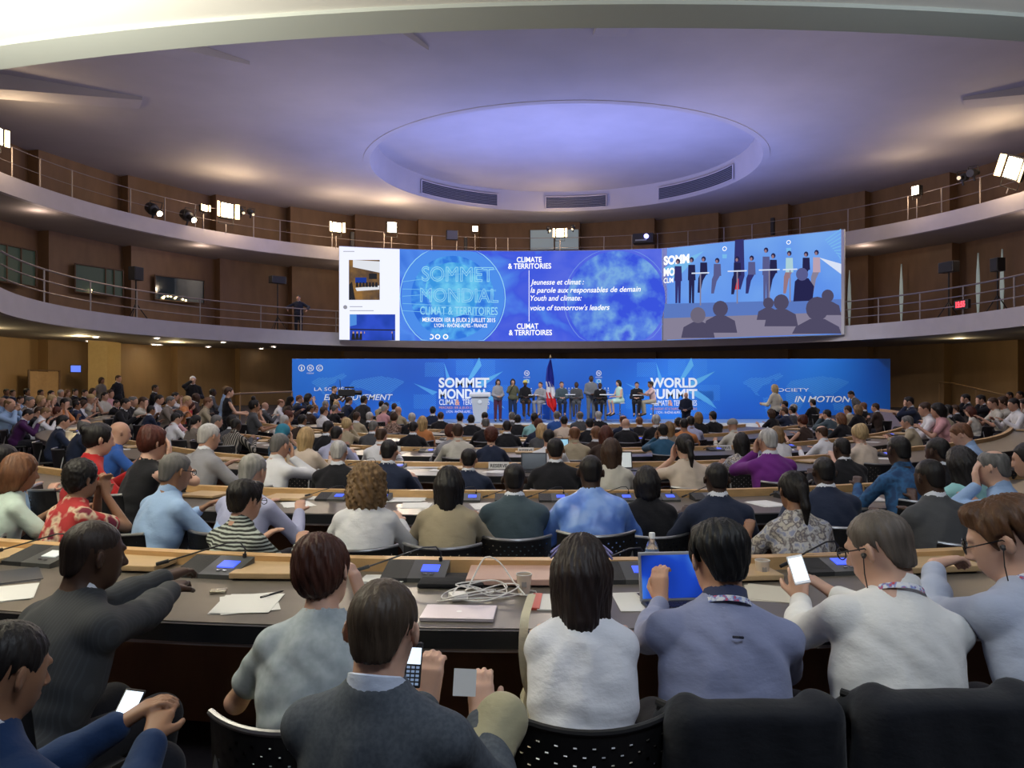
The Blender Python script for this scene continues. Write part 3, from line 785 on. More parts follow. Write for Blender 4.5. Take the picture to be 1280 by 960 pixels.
def panel(name, u0, u1, m, off=.02, v0=0., v1=ST-SB, n=14):
    us = sorted(set([round(u0+(u1-u0)*i/n, 4) for i in range(n+1)]+[q for q in seg if u0 < q < u1])); n = len(us)-1; b = MB(); b.sheet([[scr(u, v0, off)-so for u in us], [scr(u, v1, off)-so for u in us]])
    me = b.mesh(name); uvl = me.uv_layers.new(name='UVMap')
    for p in me.polygons:
        for li in p.loop_indices:
            vi = me.loops[li].vertex_index; k = vi % (n+1); uvl.data[li].uv = ((us[k]-u0)/(u1-u0), 0 if vi <= n else 1)
    return mk(name, me, m, screen)
def emi(name, c, s=1.):
    if name in MATS: return MATS[name]
    m = bpy.data.materials.new(name); m.use_nodes = True; N, L = nt(m); N.clear()
    e = N.new('ShaderNodeEmission'); o = N.new('ShaderNodeOutputMaterial'); e.inputs[0].default_value = (*c, 1); e.inputs[1].default_value = s; L.new(e.outputs[0], o.inputs[0]); MATS[name] = m; return m
def emi_noise(name, stops, scale, detail=4, grad=None, s=1., dist=0.):
    m = bpy.data.materials.new(name); m.use_nodes = True; N, L = nt(m); N.clear()
    e = N.new('ShaderNodeEmission'); o = N.new('ShaderNodeOutputMaterial'); L.new(e.outputs[0], o.inputs[0]); e.inputs[1].default_value = s
    tc = N.new('ShaderNodeTexCoord'); n_ = N.new('ShaderNodeTexNoise'); n_.inputs['Scale'].default_value = scale; n_.inputs['Detail'].default_value = detail; n_.inputs['Distortion'].default_value = dist
    L.new(tc.outputs['Object'], n_.inputs['Vector']); r = N.new('ShaderNodeValToRGB')
    el = r.color_ramp.elements
    while len(el) < len(stops): el.new(.5)
    for i, (p, c) in enumerate(stops): el[i].position = p; el[i].color = (*c, 1)
    if grad:
        sx = N.new('ShaderNodeSeparateXYZ'); L.new(tc.outputs['UV'], sx.inputs[0]); mm = N.new('ShaderNodeMath'); mm.operation = 'MULTIPLY_ADD'
        L.new(sx.outputs[grad[0]], mm.inputs[0]); mm.inputs[1].default_value = grad[1]; L.new(n_.outputs[0], mm.inputs[2]); L.new(mm.outputs[0], r.inputs[0])
    else: L.new(n_.outputs[0], r.inputs[0])
    L.new(r.outputs[0], e.inputs[0]); MATS[name] = m; return m
SI = 1.0
MB().slab([[scr(u, ST-SB+.03, .0)-so for u in [seg[-1]*i/40 for i in range(41)]], [scr(u, -.03, .0)-so for u in [seg[-1]*i/40 for i in range(41)]]],
          [[scr(u, ST-SB+.03, -.12)-so for u in [seg[-1]*i/40 for i in range(41)]], [scr(u, -.03, -.12)-so for u in [seg[-1]*i/40 for i in range(41)]]]).build('screen_frame', mat('screen_back', (.25, .25, .28), .6), screen)
uA, uB = U(499.5), U(827); uE = seg[-1]
panel('web_page_picture', 0, uA, emi('page_white', srgb(235, 238, 255), 1.1*SI))
panel('title_picture', uA, uB, emi_noise('title_blue', [(.32, srgb(52, 105, 212)), (.48, srgb(84, 140, 236)), (.66, srgb(66, 90, 222)), (.95, srgb(94, 112, 226))], .55, 3, (0, .34), SI, .4))
panel('camera_picture', uB, uE-.12, emi_noise('cam_blue', [(.3, srgb(104, 122, 222)), (.55, srgb(92, 142, 232)), (.95, srgb(120, 170, 238))], .4, 2, (1, .35), SI))
def spoly(name, pts, m, off=.035, parent=screen, cx=True):
    uv = [scr_uv(*p) for p in pts]; b = MB(); b.add([scr(u, v, off)-so for u, v in uv], [tuple(range(len(uv)))]); return b.build(name, m, parent)
def stext(s, px, py, hpx, m, wpx=None, off=.045, **kw):
    u, v = scr_uv(px, py); _, v2 = scr_uv(px, py-hpx); w = None
    if wpx: w = scr_uv(px+wpx, py)[0]-u
    return put_text('lettering', s, u, v, v2-v, fnS(off), m, screen, width=w, **kw)
white = emi('lettering_white', (1, 1, 1), 1.1*SI); pale = emi('lettering_pale', srgb(150, 215, 245), 1.0*SI)
# globe discs
def disc(cx, cy, r, m, off, n=40, r0=0, sy=1.):
    uvc = scr_uv(cx, cy); rr = scr_uv(cx+r, cy)[0]-uvc[0]; ri = rr*r0; b = MB(); H = ST-SB
    cl = lambda v: min(max(v, .02), H-.02)
    if r0: b.sheet([[scr(uvc[0]+q*math.cos(a), cl(uvc[1]+q*math.sin(a)*sy), off)-so for a in [2*PI*j/n for j in range(n+1)]] for q in (rr, ri)])
    else: b.sheet([[scr(uvc[0]+rr*f_*math.cos(a), cl(uvc[1]+rr*f_*math.sin(a)*sy), off)-so for a in [2*PI*j/n for j in range(n+1)]] for f_ in (1, .85, .7, .55, .4, .25, .1, 0)])
    b.build('globe_ring' if r0 else 'globe', m, screen)
gm = emi_noise('globe_dots', [(.40, srgb(52, 120, 222)), (.5, srgb(86, 170, 238)), (.62, srgb(45, 105, 215))], .9, 5, None, SI)
disc(566, 372, 64, emi('globe_halo', srgb(78, 142, 234), SI), .024); disc(566, 372, 52, gm, .028); disc(566, 372, 66, pale, .030, r0=.985)
disc(566, 362, 34, emi_noise('globe_cyan', [(.4, srgb(60, 150, 225)), (.6, srgb(110, 200, 240))], 1.4, 5, None, SI), .030)
disc(770, 375, 62, emi_noise('globe_right', [(.42, srgb(58, 84, 220)), (.52, srgb(88, 130, 225)), (.6, srgb(120, 170, 225)), (.72, srgb(66, 90, 220))], .8, 6, None, SI), .026); disc(770, 375, 66, emi('ring_dim', srgb(110, 140, 228), SI), .027, r0=.985)
for i, (t, y, h, w, x) in enumerate((('SOMMET', 351, 18, 90, 527), ('MONDIAL', 377, 17, 98, 525), ('CLIMAT & TERRITOIRES', 393, 10, 97, 525), ('MERCREDI 1ER & JEUDI 2 JUILLET 2015', 402, 5, 91, 528), ('LYON - RHÔNE-ALPES - FRANCE', 409, 4.5, 66, 543))):
    stext(t, x, y, h, pale if i < 3 else white, w, outline=.018 if i < 2 else 0, bold=0.01 if i >= 2 else 0)
stext('CLIMATE', 646, 328, 6.5, white, 31, bold=.02); stext('& TERRITORIES', 635, 336, 6.5, white, 54, bold=.02)
stext('CLIMAT', 646, 411, 6.5, white, 27, bold=.02); stext('& TERRITOIRES', 636, 419, 6.5, white, 54, bold=.02)
spoly('divider_line', [(661, 338), (661.7, 338), (661.7, 402), (661, 402)], white)
for t, y, w in (('Jeunesse et climat :', 356, 67), ('la parole aux responsables de demain', 366, 138), ('Youth and climate:', 376, 64), ("voice of tomorrow's leaders", 388, 99)): stext(t, 663, y, 6.5, white, w, shear=.25, bold=.012)
for x in (539, 547, 557): disc(x, 421, 3.4, white, .03, 12, r0=.6)
rngc = random.Random(3)
for k in range(5):   # light rays over the globe
    a = rngc.uniform(-.5, .5); x0, y0 = 503, 352+k*9; spoly('light_line', [(x0, y0), (620, y0+60*a), (620, y0+60*a+.7), (x0, y0+.7)], emi('ray_line', srgb(120, 190, 240), SI))
# the two pictures in the web page
photo_w = [srgb(225, 225, 225), srgb(120, 85, 50), srgb(45, 40, 50)]
spoly('photo', [(436, 325), (474.5, 325), (474.5, 375), (436, 375)], emi_noise('photo_room', [(.3, srgb(150, 110, 60)), (.5, srgb(110, 85, 60)), (.7, srgb(60, 50, 55))], 1.5, 3, None, SI))
spoly('photo_detail', [(441, 325), (474.5, 327), (474.5, 341), (441, 334)], emi('photo_white', srgb(225, 228, 235), SI), .04)
spoly('photo_detail', [(444, 347), (458, 347), (458, 354), (444, 354)], emi('photo_blue', srgb(30, 60, 150), SI), .04); spoly('photo_detail', [(461, 342), (471, 342), (471, 349), (461, 349)], emi('photo_black', srgb(40, 40, 45), SI), .04)
spoly('photo_detail', [(436, 356), (440, 352), (444, 375), (436, 375)], emi('photo_black', srgb(40, 40, 45), SI), .042); spoly('photo_detail', [(444, 360), (474, 357), (474, 362), (446, 364)], emi('photo_white', srgb(225, 228, 235), SI), .042)
for k in range(7): spoly('photo_detail', [(445+k*4, 353), (447.5+k*4, 353), (448+k*4, 359), (444.5+k*4, 359)], emi('photo_black', srgb(40, 40, 45), SI), .045)
spoly('photo', [(437, 393), (494, 393), (494, 425.5), (437, 425.5)], emi_noise('photo_stage', [(.3, srgb(30, 60, 150)), (.6, srgb(50, 80, 200))], 1, 2, None, SI))
spoly('photo_detail', [(437, 393), (455, 393), (446, 406), (437, 408)], emi('photo_lightblue', srgb(80, 140, 220), SI), .04)
for k in range(3): spoly('photo_detail', [(455, 397+k*2.4), (475-k*2, 397+k*2.4), (475-k*2, 398+k*2.4), (455, 398+k*2.4)], white, .042)
spoly('photo_detail', [(437, 411), (494, 412), (494, 413.5), (437, 412.5)], emi('photo_black', srgb(40, 40, 45), SI), .042)
for k in range(11): spoly('photo_detail', [(440+k*4.8, 417), (443+k*4.8, 416), (444+k*4.8, 425), (439+k*4.8, 425)], emi('photo_black', srgb(40, 40, 45), SI), .044); spoly('photo_detail', [(440.6+k*4.8, 414.5), (442.5+k*4.8, 414.5), (442.5+k*4.8, 417), (440.6+k*4.8, 417)], emi('photo_skin', srgb(190, 150, 130), SI), .046)
for x, y, w in ((429, 314, 14), (437, 383, 16), (437, 388, 30)): spoly('text_line', [(x, y), (x+w, y), (x+w, y+.8), (x, y+.8)], emi('grey_text', srgb(150, 150, 160), SI))
disc(431.5, 384, 2.6, emi('grey_text', srgb(150, 150, 160), SI), .03, 12)
# live camera picture: people on the stage and the backs of the audience
cm = {k: emi('cam_'+k, srgb(*c), SI) for k, c in dict(dark=(38, 38, 78), navy=(52, 52, 110), grey=(88, 92, 140), skin=(150, 118, 128), pink=(185, 160, 175), floor=(90, 120, 190), white=(215, 225, 245), lb=(120, 185, 235), aud=(78, 74, 100), aud2=(108, 102, 122), mint=(170, 205, 215), red=(215, 50, 50), foot=(134, 128, 150)).items()}
spoly('stage_floor', [(828, 380), (1052, 374), (1052, 402), (828, 410)], cm['floor'], .024); spoly('foreground_haze', [(828, 398), (1052, 390), (1052.3, 416.5), (828, 425)], cm['foot'], .026)
def cfig(x, y0, y1, m, sit=False, legs='dark', w=8.5, hair='dark'):
    """tiny person inside the live picture: hair, face, torso, legs"""
    h = y1-y0; spoly('picture_torso', [(x-w*.5, y0+h*.16), (x+w*.5, y0+h*.16), (x+w*.58, y0+h*.5), (x-w*.55, y0+h*.5)], cm[m], .040)
    if sit: spoly('picture_legs', [(x-w*.5, y0+h*.46), (x+w*.5, y0+h*.46), (x-w*.1, y0+h*.66), (x-w*.5, y0+h), (x-w*.9, y0+h), (x-w*.8, y0+h*.6)], cm[legs], .038)
    else: spoly('picture_legs', [(x-w*.42, y0+h*.48), (x+w*.42, y0+h*.48), (x+w*.35, y1), (x+w*.05, y1), (x, y0+h*.6), (x-w*.1, y1), (x-w*.4, y1)], cm[legs], .038)
    spoly('picture_hair', [(x+2.9*math.cos(q*PI/4), y0+2.8+3.4*math.sin(q*PI/4)) for q in range(8)], cm[hair], .042)
    spoly('picture_face', [(x-.6+1.7*math.cos(q*PI/3), y0+4.0+2.4*math.sin(q*PI/3)) for q in range(6)], cm['skin'], .044)
for a in ((848, 324, 379, 'navy', False, 'navy'), (865, 322, 379, 'dark', False, 'dark'), (880, 321, 366, 'dark', True, 'dark'), (897, 323, 367, 'grey', True, 'grey'), (922, 321, 368, 'dark', True, 'dark'), (940, 320, 367, 'grey', True, 'navy'), (958, 310, 378, 'grey', False, 'grey'), (967, 317, 366, 'dark', True, 'dark'), (987, 314, 367, 'mint', True, 'skin'), (1008, 315, 360, 'dark', True, 'dark'), (1021, 313, 368, 'pink', True, 'foot')): cfig(*a)
for x, y, w in ((876, 341, 22), (922, 338.5, 24), (962, 337, 26), (988, 336.5, 18)):
    spoly('picture_table', [(x-w/2, y), (x+w/2, y-.7), (x+w/2, y+.9), (x-w/2, y+1.6)], cm['white'], .048); spoly('picture_table_leg', [(x-.8, y+1), (x+.8, y+1), (x+.8, y+41), (x-.8, y+41)], cm['foot'], .047)
for x, s_ in ((856, 0), (889, 1), (905, 2), (933, 2), (970, 0), (1002, 1)): 
    pass
for x, y, r_, m_ in ((873, 394, 10, 'aud2'), (901, 386, 10, 'aud'), (961, 379, 7, 'aud'), (977, 378, 10, 'aud'), (1022, 386, 15, 'aud'), (1035, 370, 8, 'aud'), (1003, 343, 8, 'grey')):
    spoly('picture_audience_head', [(x+r_*.95*math.cos(q*PI/8), y+r_*math.sin(q*PI/8)) for q in range(16)], cm[m_], .052)
    yb = min(y+r_*3.0, 424-(x-828)*.035); spoly('picture_audience_back', [(x-r_*2.1, yb), (x-r_*1.8, y+r_*1.5), (x-r_*.6, y+r_*.85), (x+r_*.6, y+r_*.85), (x+min(r_*1.8, 1052-x), y+r_*1.5), (x+min(r_*2.1, 1052-x), yb)] if x != 1003 else [(992, 377), (994, 352), (1000, 346), (1011, 348), (1018, 358), (1016, 376)], cm['aud' if x != 1003 else 'dark'], .050)
spoly('picture_light_ray', [(829, 335), (880, 314), (866, 327), (845, 350)], cm['lb'], .028); spoly('picture_light_ray', [(1024, 322), (1052, 330), (1052, 343)], cm['white'], .028)
for k in range(9): spoly('picture_hatch', [(1032+k*2.2, 300+k*2.6), (1051.5, 286+k*5.2), (1051.5, 287.3+k*5.2), (1032+k*2.2, 301.3+k*2.6)], cm['lb'], .028)
for k in range(8): spoly('picture_hatch', [(1018+k*3.5, 352-k*1), (1024+k*3.5, 345-k), (1040, 365+k), (1034, 368+k)] , cm['navy' if k % 2 else 'lb'], .027) if k < 0 else None
stext('SOMM', 830, 331, 10, white, 32, off=.032, bold=.05); stext('MO', 830, 345, 9, white, 14, off=.032, bold=.05); stext('CLIM', 830, 354, 6, white, 12, off=.032, bold=.02)
spoly('picture_flag', [(919, 300), (930, 299), (931, 345), (926, 362), (917, 360)], cm['navy'], .030); spoly('picture_flag', [(917, 345), (923, 340), (924, 362), (915, 362)], cm['red'], .031)
for x, y in ((906, 311), (986, 303)): disc(x, y, 2.8, white, .032, 14, r0=.7); spoly('picture_logo', [(x-3, y+7), (x+3, y+7), (x+2.6, y+12), (x-2.6, y+12)], cm['lb'], .032)
MB().box((0, 0, 0), (.03, .03, .03)).mesh('x')
for u0 in (uE-.12,):
    b = MB(); b.sheet([[scr(u0, 0, .03)-so, scr(uE, 0, .03)-so], [scr(u0, ST-SB, .03)-so, scr(uE, ST-SB, .03)-so]]); b.build('screen_border', mat('screen_edge', (.5, .48, .5), .6), screen)
# ---------------------------------------------------------------- backdrop banner
BY = 33.2; BX0, BX1 = (365-640)/F*BY, (1113-640)/F*BY; BZ0, BZ1 = -.25, CAMZ+(480-448.5)/F*BY
bd = empty('stage_backdrop', (0, BY, 0)); tag(bd, 'very wide bright blue printed banner wall behind the stage', 'backdrop')
def bmat():
    m = bpy.data.materials.new('banner_blue'); m.use_nodes = True; N, L = nt(m); b_ = N['Principled BSDF']; b_.inputs['Roughness'].default_value = .5
    tc = N.new('ShaderNodeTexCoord'); n_ = N.new('ShaderNodeTexNoise'); n_.inputs['Scale'].default_value = .25; n_.inputs['Detail'].default_value = 1
    L.new(tc.outputs['Object'], n_.inputs['Vector']); r = N.new('ShaderNodeValToRGB'); L.new(n_.outputs[0], r.inputs[0])
    r.color_ramp.elements[0].position = .35; r.color_ramp.elements[1].position = .7
    r.color_ramp.elements[0].color = (*srgb(10, 92, 205), 1); r.color_ramp.elements[1].color = (*srgb(28, 122, 228), 1); L.new(r.outputs[0], b_.inputs['Base Color']); return m
MB().box(((BX0+BX1)/2, 0.08, (BZ0+BZ1)/2), ((BX1-BX0)/2, .08, (BZ1-BZ0)/2), bev=.01).build('banner_panel', bmat(), bd)
bl = lambda n_, c, **k: mat('print_'+n_, c, .5, **k)
bw, bcy, bli, bor = bl('white', (.80, .86, .92)), bl('cyan', srgb(84, 172, 232)), bl('light', srgb(58, 142, 232)), bl('orange', srgb(225, 165, 140))
fB = lambda u, v, w=0.: Vector((u, -.012-w, v))
def bxy(px, py): return (px-640)/F*BY, CAMZ+(480-py)/F*BY
def btext(s, px, py, h, w, m=bw, **kw):
    x, z = bxy(px, py); return put_text('lettering', s, x, z, h/F*BY, fB, m, bd, width=w/F*BY, **kw)
def bpoly(name, pts, m, off=.004): b = MB(); b.add([Vector((bxy(*p)[0], -off, bxy(*p)[1])) for p in pts], [tuple(range(len(pts)))]); return b.build(name, m, bd)
btext('SOMMET', 548.5, 484, 11.5, 63, bold=.035); btext('MONDIAL', 548.5, 498, 11.5, 62, bold=.035); btext('CLIMAT', 549, 506, 6.8, 22, bold=.012); btext('&', 569, 506.2, 7, 6, m=bor, bold=.03); btext('TERRITOIRES', 578, 506, 6.8, 34, bold=.012)
btext('MERCREDI 1ER & JEUDI 2 JUILLET 2015', 549, 511, 3, 62, m=bor); btext('LYON - RHÔNE-ALPES - FRANCE', 558, 516, 3, 44)
btext('WORLD', 812.5, 484, 11.5, 59, bold=.035); btext('SUMMIT', 812.5, 498, 11.5, 59, bold=.035); btext('CLIMATE', 815, 507, 6.6, 22, bold=.012); btext('&', 835, 507, 7, 6, m=bor, bold=.03); btext('TERRITORIES', 842, 507, 6.6, 29, bold=.012)
btext('WEDNESDAY 1ST & THURSDAY 2ND JULY 2015', 813, 512.5, 3, 58, m=bor); btext('LYON - RHÔNE-ALPES - FRANCE', 820, 517, 3, 44)
btext('LA SOCIÉTÉ', 393, 488.5, 4.2, 47); btext('EN MOUVEMENT', 405, 500, 7.2, 86, shear=.25, bold=.012)
btext('SOCIETY', 966, 489.5, 4.2, 45); btext('IN MOTION', 993, 502.5, 7.4, 70, shear=.25, bold=.012)
# sun-burst shards and hatched squares round each title
def burst(cx, cy, sc=1.):
    sh = [((-20, -28), (-10, -2), (-16, -1)), ((24, -34), (8, -4), (17, -10), (27, -24)), ((54, -17), (20, -3), (26, 4), (40, -6)), ((-58, -2), (-28, 9), (-34, 13)), ((56, 30), (18, 8), (30, 6), (46, 17))]
    for s_ in sh:
        bpoly('sunburst_shard', [(cx+x*sc, cy+y*sc) for x, y in s_], bcy if s_[0][0] > 0 else bl('shard', srgb(78, 164, 232)), .005)
    b = MB()
    def hatch(x0, y0, x1, y1, ang_, w=1.0, gap=2.6):
        n_ = int((abs(x1-x0)+abs(y1-y0))/gap); 
        for k in range(n_+1):
            c = k*gap; a_ = (x0+c, y0); c_ = (x0, y0+c)
            ax, ay = (x0+min(c, x1-x0), y0+max(0, c-(x1-x0))); bx, by = (x0+max(0, c-(y1-y0)), y0+min(c, y1-y0))
            if ang_: ay, by = y1-(ay-y0), y1-(by-y0)
            p, q = bxy(ax, ay), bxy(bx, by); t = .5*w/F*BY
            b.add([Vector((p[0]-t, -.003, p[1])), Vector((p[0]+t, -.003, p[1])), Vector((q[0]+t, -.003, q[1])), Vector((q[0]-t, -.003, q[1]))], [(0, 1, 2, 3)])
    hatch(cx-5, cy-31, cx+17, cy-12, 1); hatch(cx-58, cy+12, cx-30, cy+30, 1); hatch(cx+33, cy, cx+60, cy+20, 1); hatch(cx+18, cy+8, cx+52, cy+36, 1); hatch(cx-44, cy-28, cx-20, cy-10, 0); hatch(cx+26, cy-31, cx+44, cy-8, 1)
    b.build('sunburst_hatching', bli, bd)
burst(575, 481); burst(840, 481)
# striped world maps
cont = [[(0, 8), (10, 2), (24, 2), (34, 0), (30, 9), (22, 12), (16, 20), (20, 26), (15, 24), (10, 16)], [(22, 26), (30, 28), (34, 34), (26, 48), (24, 38)], [(30, 0), (40, -4), (44, 0), (36, 6)], [(46, 22), (56, 18), (64, 24), (66, 32), (60, 44), (54, 36), (47, 30)],
        [(46, 14), (52, 6), (62, 4), (84, 0), (108, 4), (114, 8), (104, 16), (96, 24), (88, 22), (80, 28), (72, 20), (62, 16), (52, 16)], [(96, 34), (108, 34), (110, 42), (98, 43)]]
def inside(x, y, P_):
    r_ = False; j = len(P_)-1
    for i in range(len(P_)):
        if (P_[i][1] > y) != (P_[j][1] > y) and x < (P_[j][0]-P_[i][0])*(y-P_[i][1])/(P_[j][1]-P_[i][1])+P_[i][0]: r_ = not r_
        j = i
    return r_
def wmap(x0, y0, sx=1., sy=1.):
    b = MB()
    for k in range(-20, 60):
        run = None
        for i in range(0, 240):
            x = i*.5; y = k*1.7+x*.38-10; ins = any(inside(x, y, c) for c in cont)
            if ins and run is None: run = (x, y)
            if (not ins or i == 239) and run is not None:
                p, q = bxy(x0+run[0]*sx, y0+run[1]*sy), bxy(x0+x*sx, y0+y*sy); t = .011; b.add([Vector((p[0], -.003, p[1]+t)), Vector((p[0], -.003, p[1]-t)), Vector((q[0], -.003, q[1]-t)), Vector((q[0], -.003, q[1]+t))], [(0, 1, 2, 3)]); run = None
    b.build('striped_world_map', bl('map', srgb(72, 155, 238)), bd)
wmap(388, 470, 1.03, .95); wmap(927, 470, 1.18, 1.0)
def ringb(px, py, r, m=bw, r0=.78, sy=1.):
    x, z = bxy(px, py); R_ = r/F*BY; b = MB(); b.sheet([[Vector((x+q*R_*math.cos(a), -.005, z+q*R_*math.sin(a)*sy)) for a in [2*PI*j/24 for j in range(25)]] for q in (1, r0)]); b.build('emblem', m, bd)
for px in (377, 388, 399.5): ringb(px, 460, 4.2)
bpoly('emblem', [(376.2, 462.5), (377.8, 462.5), (377.8, 459), (377, 457.5), (376.2, 459)], bw); btext('N', 386.6, 462, 4, 3, bold=.02); btext('REGIONS', 383.8, 467.3, 1.6, 8.5); btext('C', 398, 462, 4, 3.2, bold=.02)
for px in (658.5, 748.5):
    ringb(px, 466.5, 3.4); btext('N', px-1.5, 468, 3, 3, bold=.02); btext('REGIONS', px-4, 472.3, 1.5, 8); bpoly('emblem', [(px-4, 474), (px+3.5, 474), (px+3.5, 479), (px-4, 479)], bcy)
    ringb(px, 476.5, 2.6)
# black spotlight bodies above the banner, small cameras
# ---------------------------------------------------------------- stage platform
SZ = .20
b = MB(); b.box((2.2, 31.3, (SZ-.3)/2), (8.6, 1.75, (SZ+.3)/2), bev=.01); kst(b.build('stage_platform', mat('stage_carpet_blue', (.12, .22, .42), .6)))
b = MB(); b.box((2.2, 29.52, SZ-.08), (8.6, .02, .09)); kst(b.build('trim_5', mat('stage_edge_white', (.75, .78, .85), .5)))
tabletop = mat('white_table_top', (.80, .82, .86), .4)
def cocktail_table(px, pyt, wpx, d, w):
    z = CAMZ+(480-pyt)/F*d; x = (px-640)/F*d; t = empty('cocktail_table', (x, d, SZ)); tag(t, 'tall white table on stage, '+w, 'table', 'tall tables on the stage')
    R_ = wpx/2/F*d; z -= SZ
    MB().lathe([(R_*.96, z-.03), (R_, z-.02), (R_, z), (R_*.98, z+.01)], 28).build('table_top', tabletop, t, True)
    MB().lathe([(.05, .02), (.05, z-.03)], 14).build('column', mat('grey_metal', (.22, .22, .25), .4, metal=.6), t, True)
    MB().lathe([(.26, 0), (.26, .015), (.06, .04)], 24).build('base', mat('grey_metal', (.22, .22, .25), .4), t, True)
    return t, z+SZ+.01
TB = {}
for k, (px, py, w_, w) in enumerate(((667, 493.5, 20, 'between the yellow head wrap and the man in grey'), (713, 493, 21, 'right of the flag between two seated men in dark suits'), (757, 493, 23, 'in front of the woman in the mint dress'), (798, 493.5, 22, 'furthest to the right, beside the man in the pink shirt'))): TB[k] = cocktail_table(px, py, w_, 31.2, w)
def stool(px, d, w, zt=.78):
    x = (px-640)/F*d; t = empty('bar_stool', (x, d, SZ)); tag(t, 'white seated chrome bar stool on stage '+w, 'stool', 'bar stools on the stage')
    MB().lathe([(.16, zt-.03), (.20, zt-.015), (.20, zt+.01), (.17, zt+.025)], 24).build('seat', mat('stool_white', (.8, .8, .82), .3), t, True)
    MB().lathe([(.025, .02), (.025, zt-.03)], 12).build('post', chrome, t, True)
    MB().tube([(.15*math.cos(a), .15*math.sin(a), .30) for a in [2*PI*j/16 for j in range(17)]], .01, 6).build('footrest', chrome, t, True)
    MB().lathe([(.21, 0), (.21, .012), (.04, .03)], 24).build('base', chrome, t, True); return t
# bottles on the stage tables
def bottle(loc, h=.22, r=.032, label='', group=None, full=True, cat='bottle'):
    t = empty('water_bottle', loc); tag(t, label, cat, group)
    s = h/.22
    prof = [(r*.9, 0), (r, .01*s), (r, .05*s), (r*.93, .055*s), (r, .06*s), (r, .10*s), (r*.95, .105*s), (r, .11*s), (r, .15*s), (r*.8, .175*s), (r*.42, .20*s), (r*.40, .212*s)]
    MB().lathe(prof, 20).build('bottle_body', mat('clear_plastic', (.85, .92, 1), .08, trans=.9, spec=.6), t, True)
    MB().lathe([(r*.46, .205*s), (r*.46, .228*s), (r*.40, .232*s)], 16).build('cap', mat('cap_white', (.85, .87, .9), .4), t, True)
    b = MB(); b.sheet([[Vector(((r+.001)*math.cos(a), (r+.001)*math.sin(a), z)) for a in [2*PI*j/24 for j in range(25)]] for z in (.115*s, .145*s)]); b.build('label', mat('label_blue', (.30, .48, .75), .5), t, True)
    return t
for k, (px, i, w) in enumerate(((664, 0, 'left tall table'), (707, 1, 'second tall table, left one'), (711, 1, 'second tall table, middle one'), (715, 1, 'second tall table, right one'), (751, 2, 'third tall table, left one'), (756, 2, 'third tall table, middle one'), (760, 2, 'third tall table, right one'))):
    tt, z = TB[i]; bottle(((px-640)/F*31.2, 31.15, z), .24, .04, 'small clear water bottle on the '+w, 'bottles on the stage tables')
# lectern
lx, ld = (600-640)/F*30.6, 30.6
t = empty('lectern', (lx, ld, SZ)); tag(t, 'tall white tapering lectern at the left of the stage', 'lectern')
lm = mat('lectern_white', (.55, .60, .66), .4)
zt = CAMZ+(480-495)/F*ld-SZ
b = MB(); b.add([(-.22, -.18, 0), (.22, -.18, 0), (.22, .18, 0), (-.22, .18, 0), (-.33, -.2, zt), (.33, -.2, zt), (.33, .2, zt), (-.33, .2, zt)], [(3, 2, 1, 0), (4, 5, 6, 7), (0, 1, 5, 4), (1, 2, 6, 5), (2, 3, 7, 6), (3, 0, 4, 7)]); b.build('body', lm, t)
MB().box((0, -.02, zt+.06), (.40, .26, .055), Rx(.12), bev=.015).build('top_board', mat('lectern_top', (.75, .78, .82), .4), t)
MB().lathe([(.001, 0), (.075, 0), (.075, .01), (.001, .011)], 20, (0, -.205, zt-.22), Rx(PI/2)).build('round_emblem', bw, t)
MB().tube([(.05, .1, zt+.1), (.06, .0, zt+.28), (.07, -.08, zt+.33)], .008, 6).build('microphone', black, t)
# flag
fx, fd = (688-640)/F*31.9, 31.9; t = empty('flag', (fx, fd, SZ)); tag(t, 'tall draped blue, white and red flag on a pole between the tables', 'flag')
zt = CAMZ+(480-447)/F*fd-SZ
MB().tube([(0, 0, 0), (0, 0, zt)], .02, 8).build('pole', chrome, t); MB().lathe([(.17, 0), (.17, .03), (.03, .05)], 20).build('base', chrome, t, True)
MB().tube([(0, 0, zt), (0, 0, zt+.12)], [.045, .004], 8).build('finial', mat('gold', (.7, .5, .2), .3, metal=.8), t)
def flagpart(name, prof, m):
    b = MB(); grid = []
    for (z, x0, x1) in prof:
        row = []
        for j in range(17):
            s_ = j/16; row.append(Vector((x0+(x1-x0)*s_, -.05+.055*math.sin(s_*PI*5+z), z)))
        grid.append(row)
    b.sheet(grid); b.build(name, m, t, True)
px2 = lambda p: (p-688)/F*fd; pz = lambda p: CAMZ+(480-p)/F*fd-SZ
flagpart('blue_band', [(pz(450), px2(687), px2(689)), (pz(460), px2(683.5), px2(690.5)), (pz(474), px2(682), px2(692.5)), (pz(484), px2(683), px2(692.5))], mat('flag_blue', srgb(25, 40, 150), .8))
flagpart('white_band', [(pz(477), px2(682), px2(688)), (pz(484), px2(683), px2(692.8)), (pz(493), px2(682.5), px2(694)), (pz(498), px2(683), px2(694.5))], mat('flag_white', (.8, .8, .82), .8))
flagpart('red_band', [(pz(490), px2(682.3), px2(686)), (pz(498), px2(682.5), px2(694.5)), (pz(506), px2(684), px2(695.8)), (pz(512), px2(689), px2(695)), (pz(516), px2(692), px2(693.5))], mat('flag_red', srgb(225, 45, 45), .8))
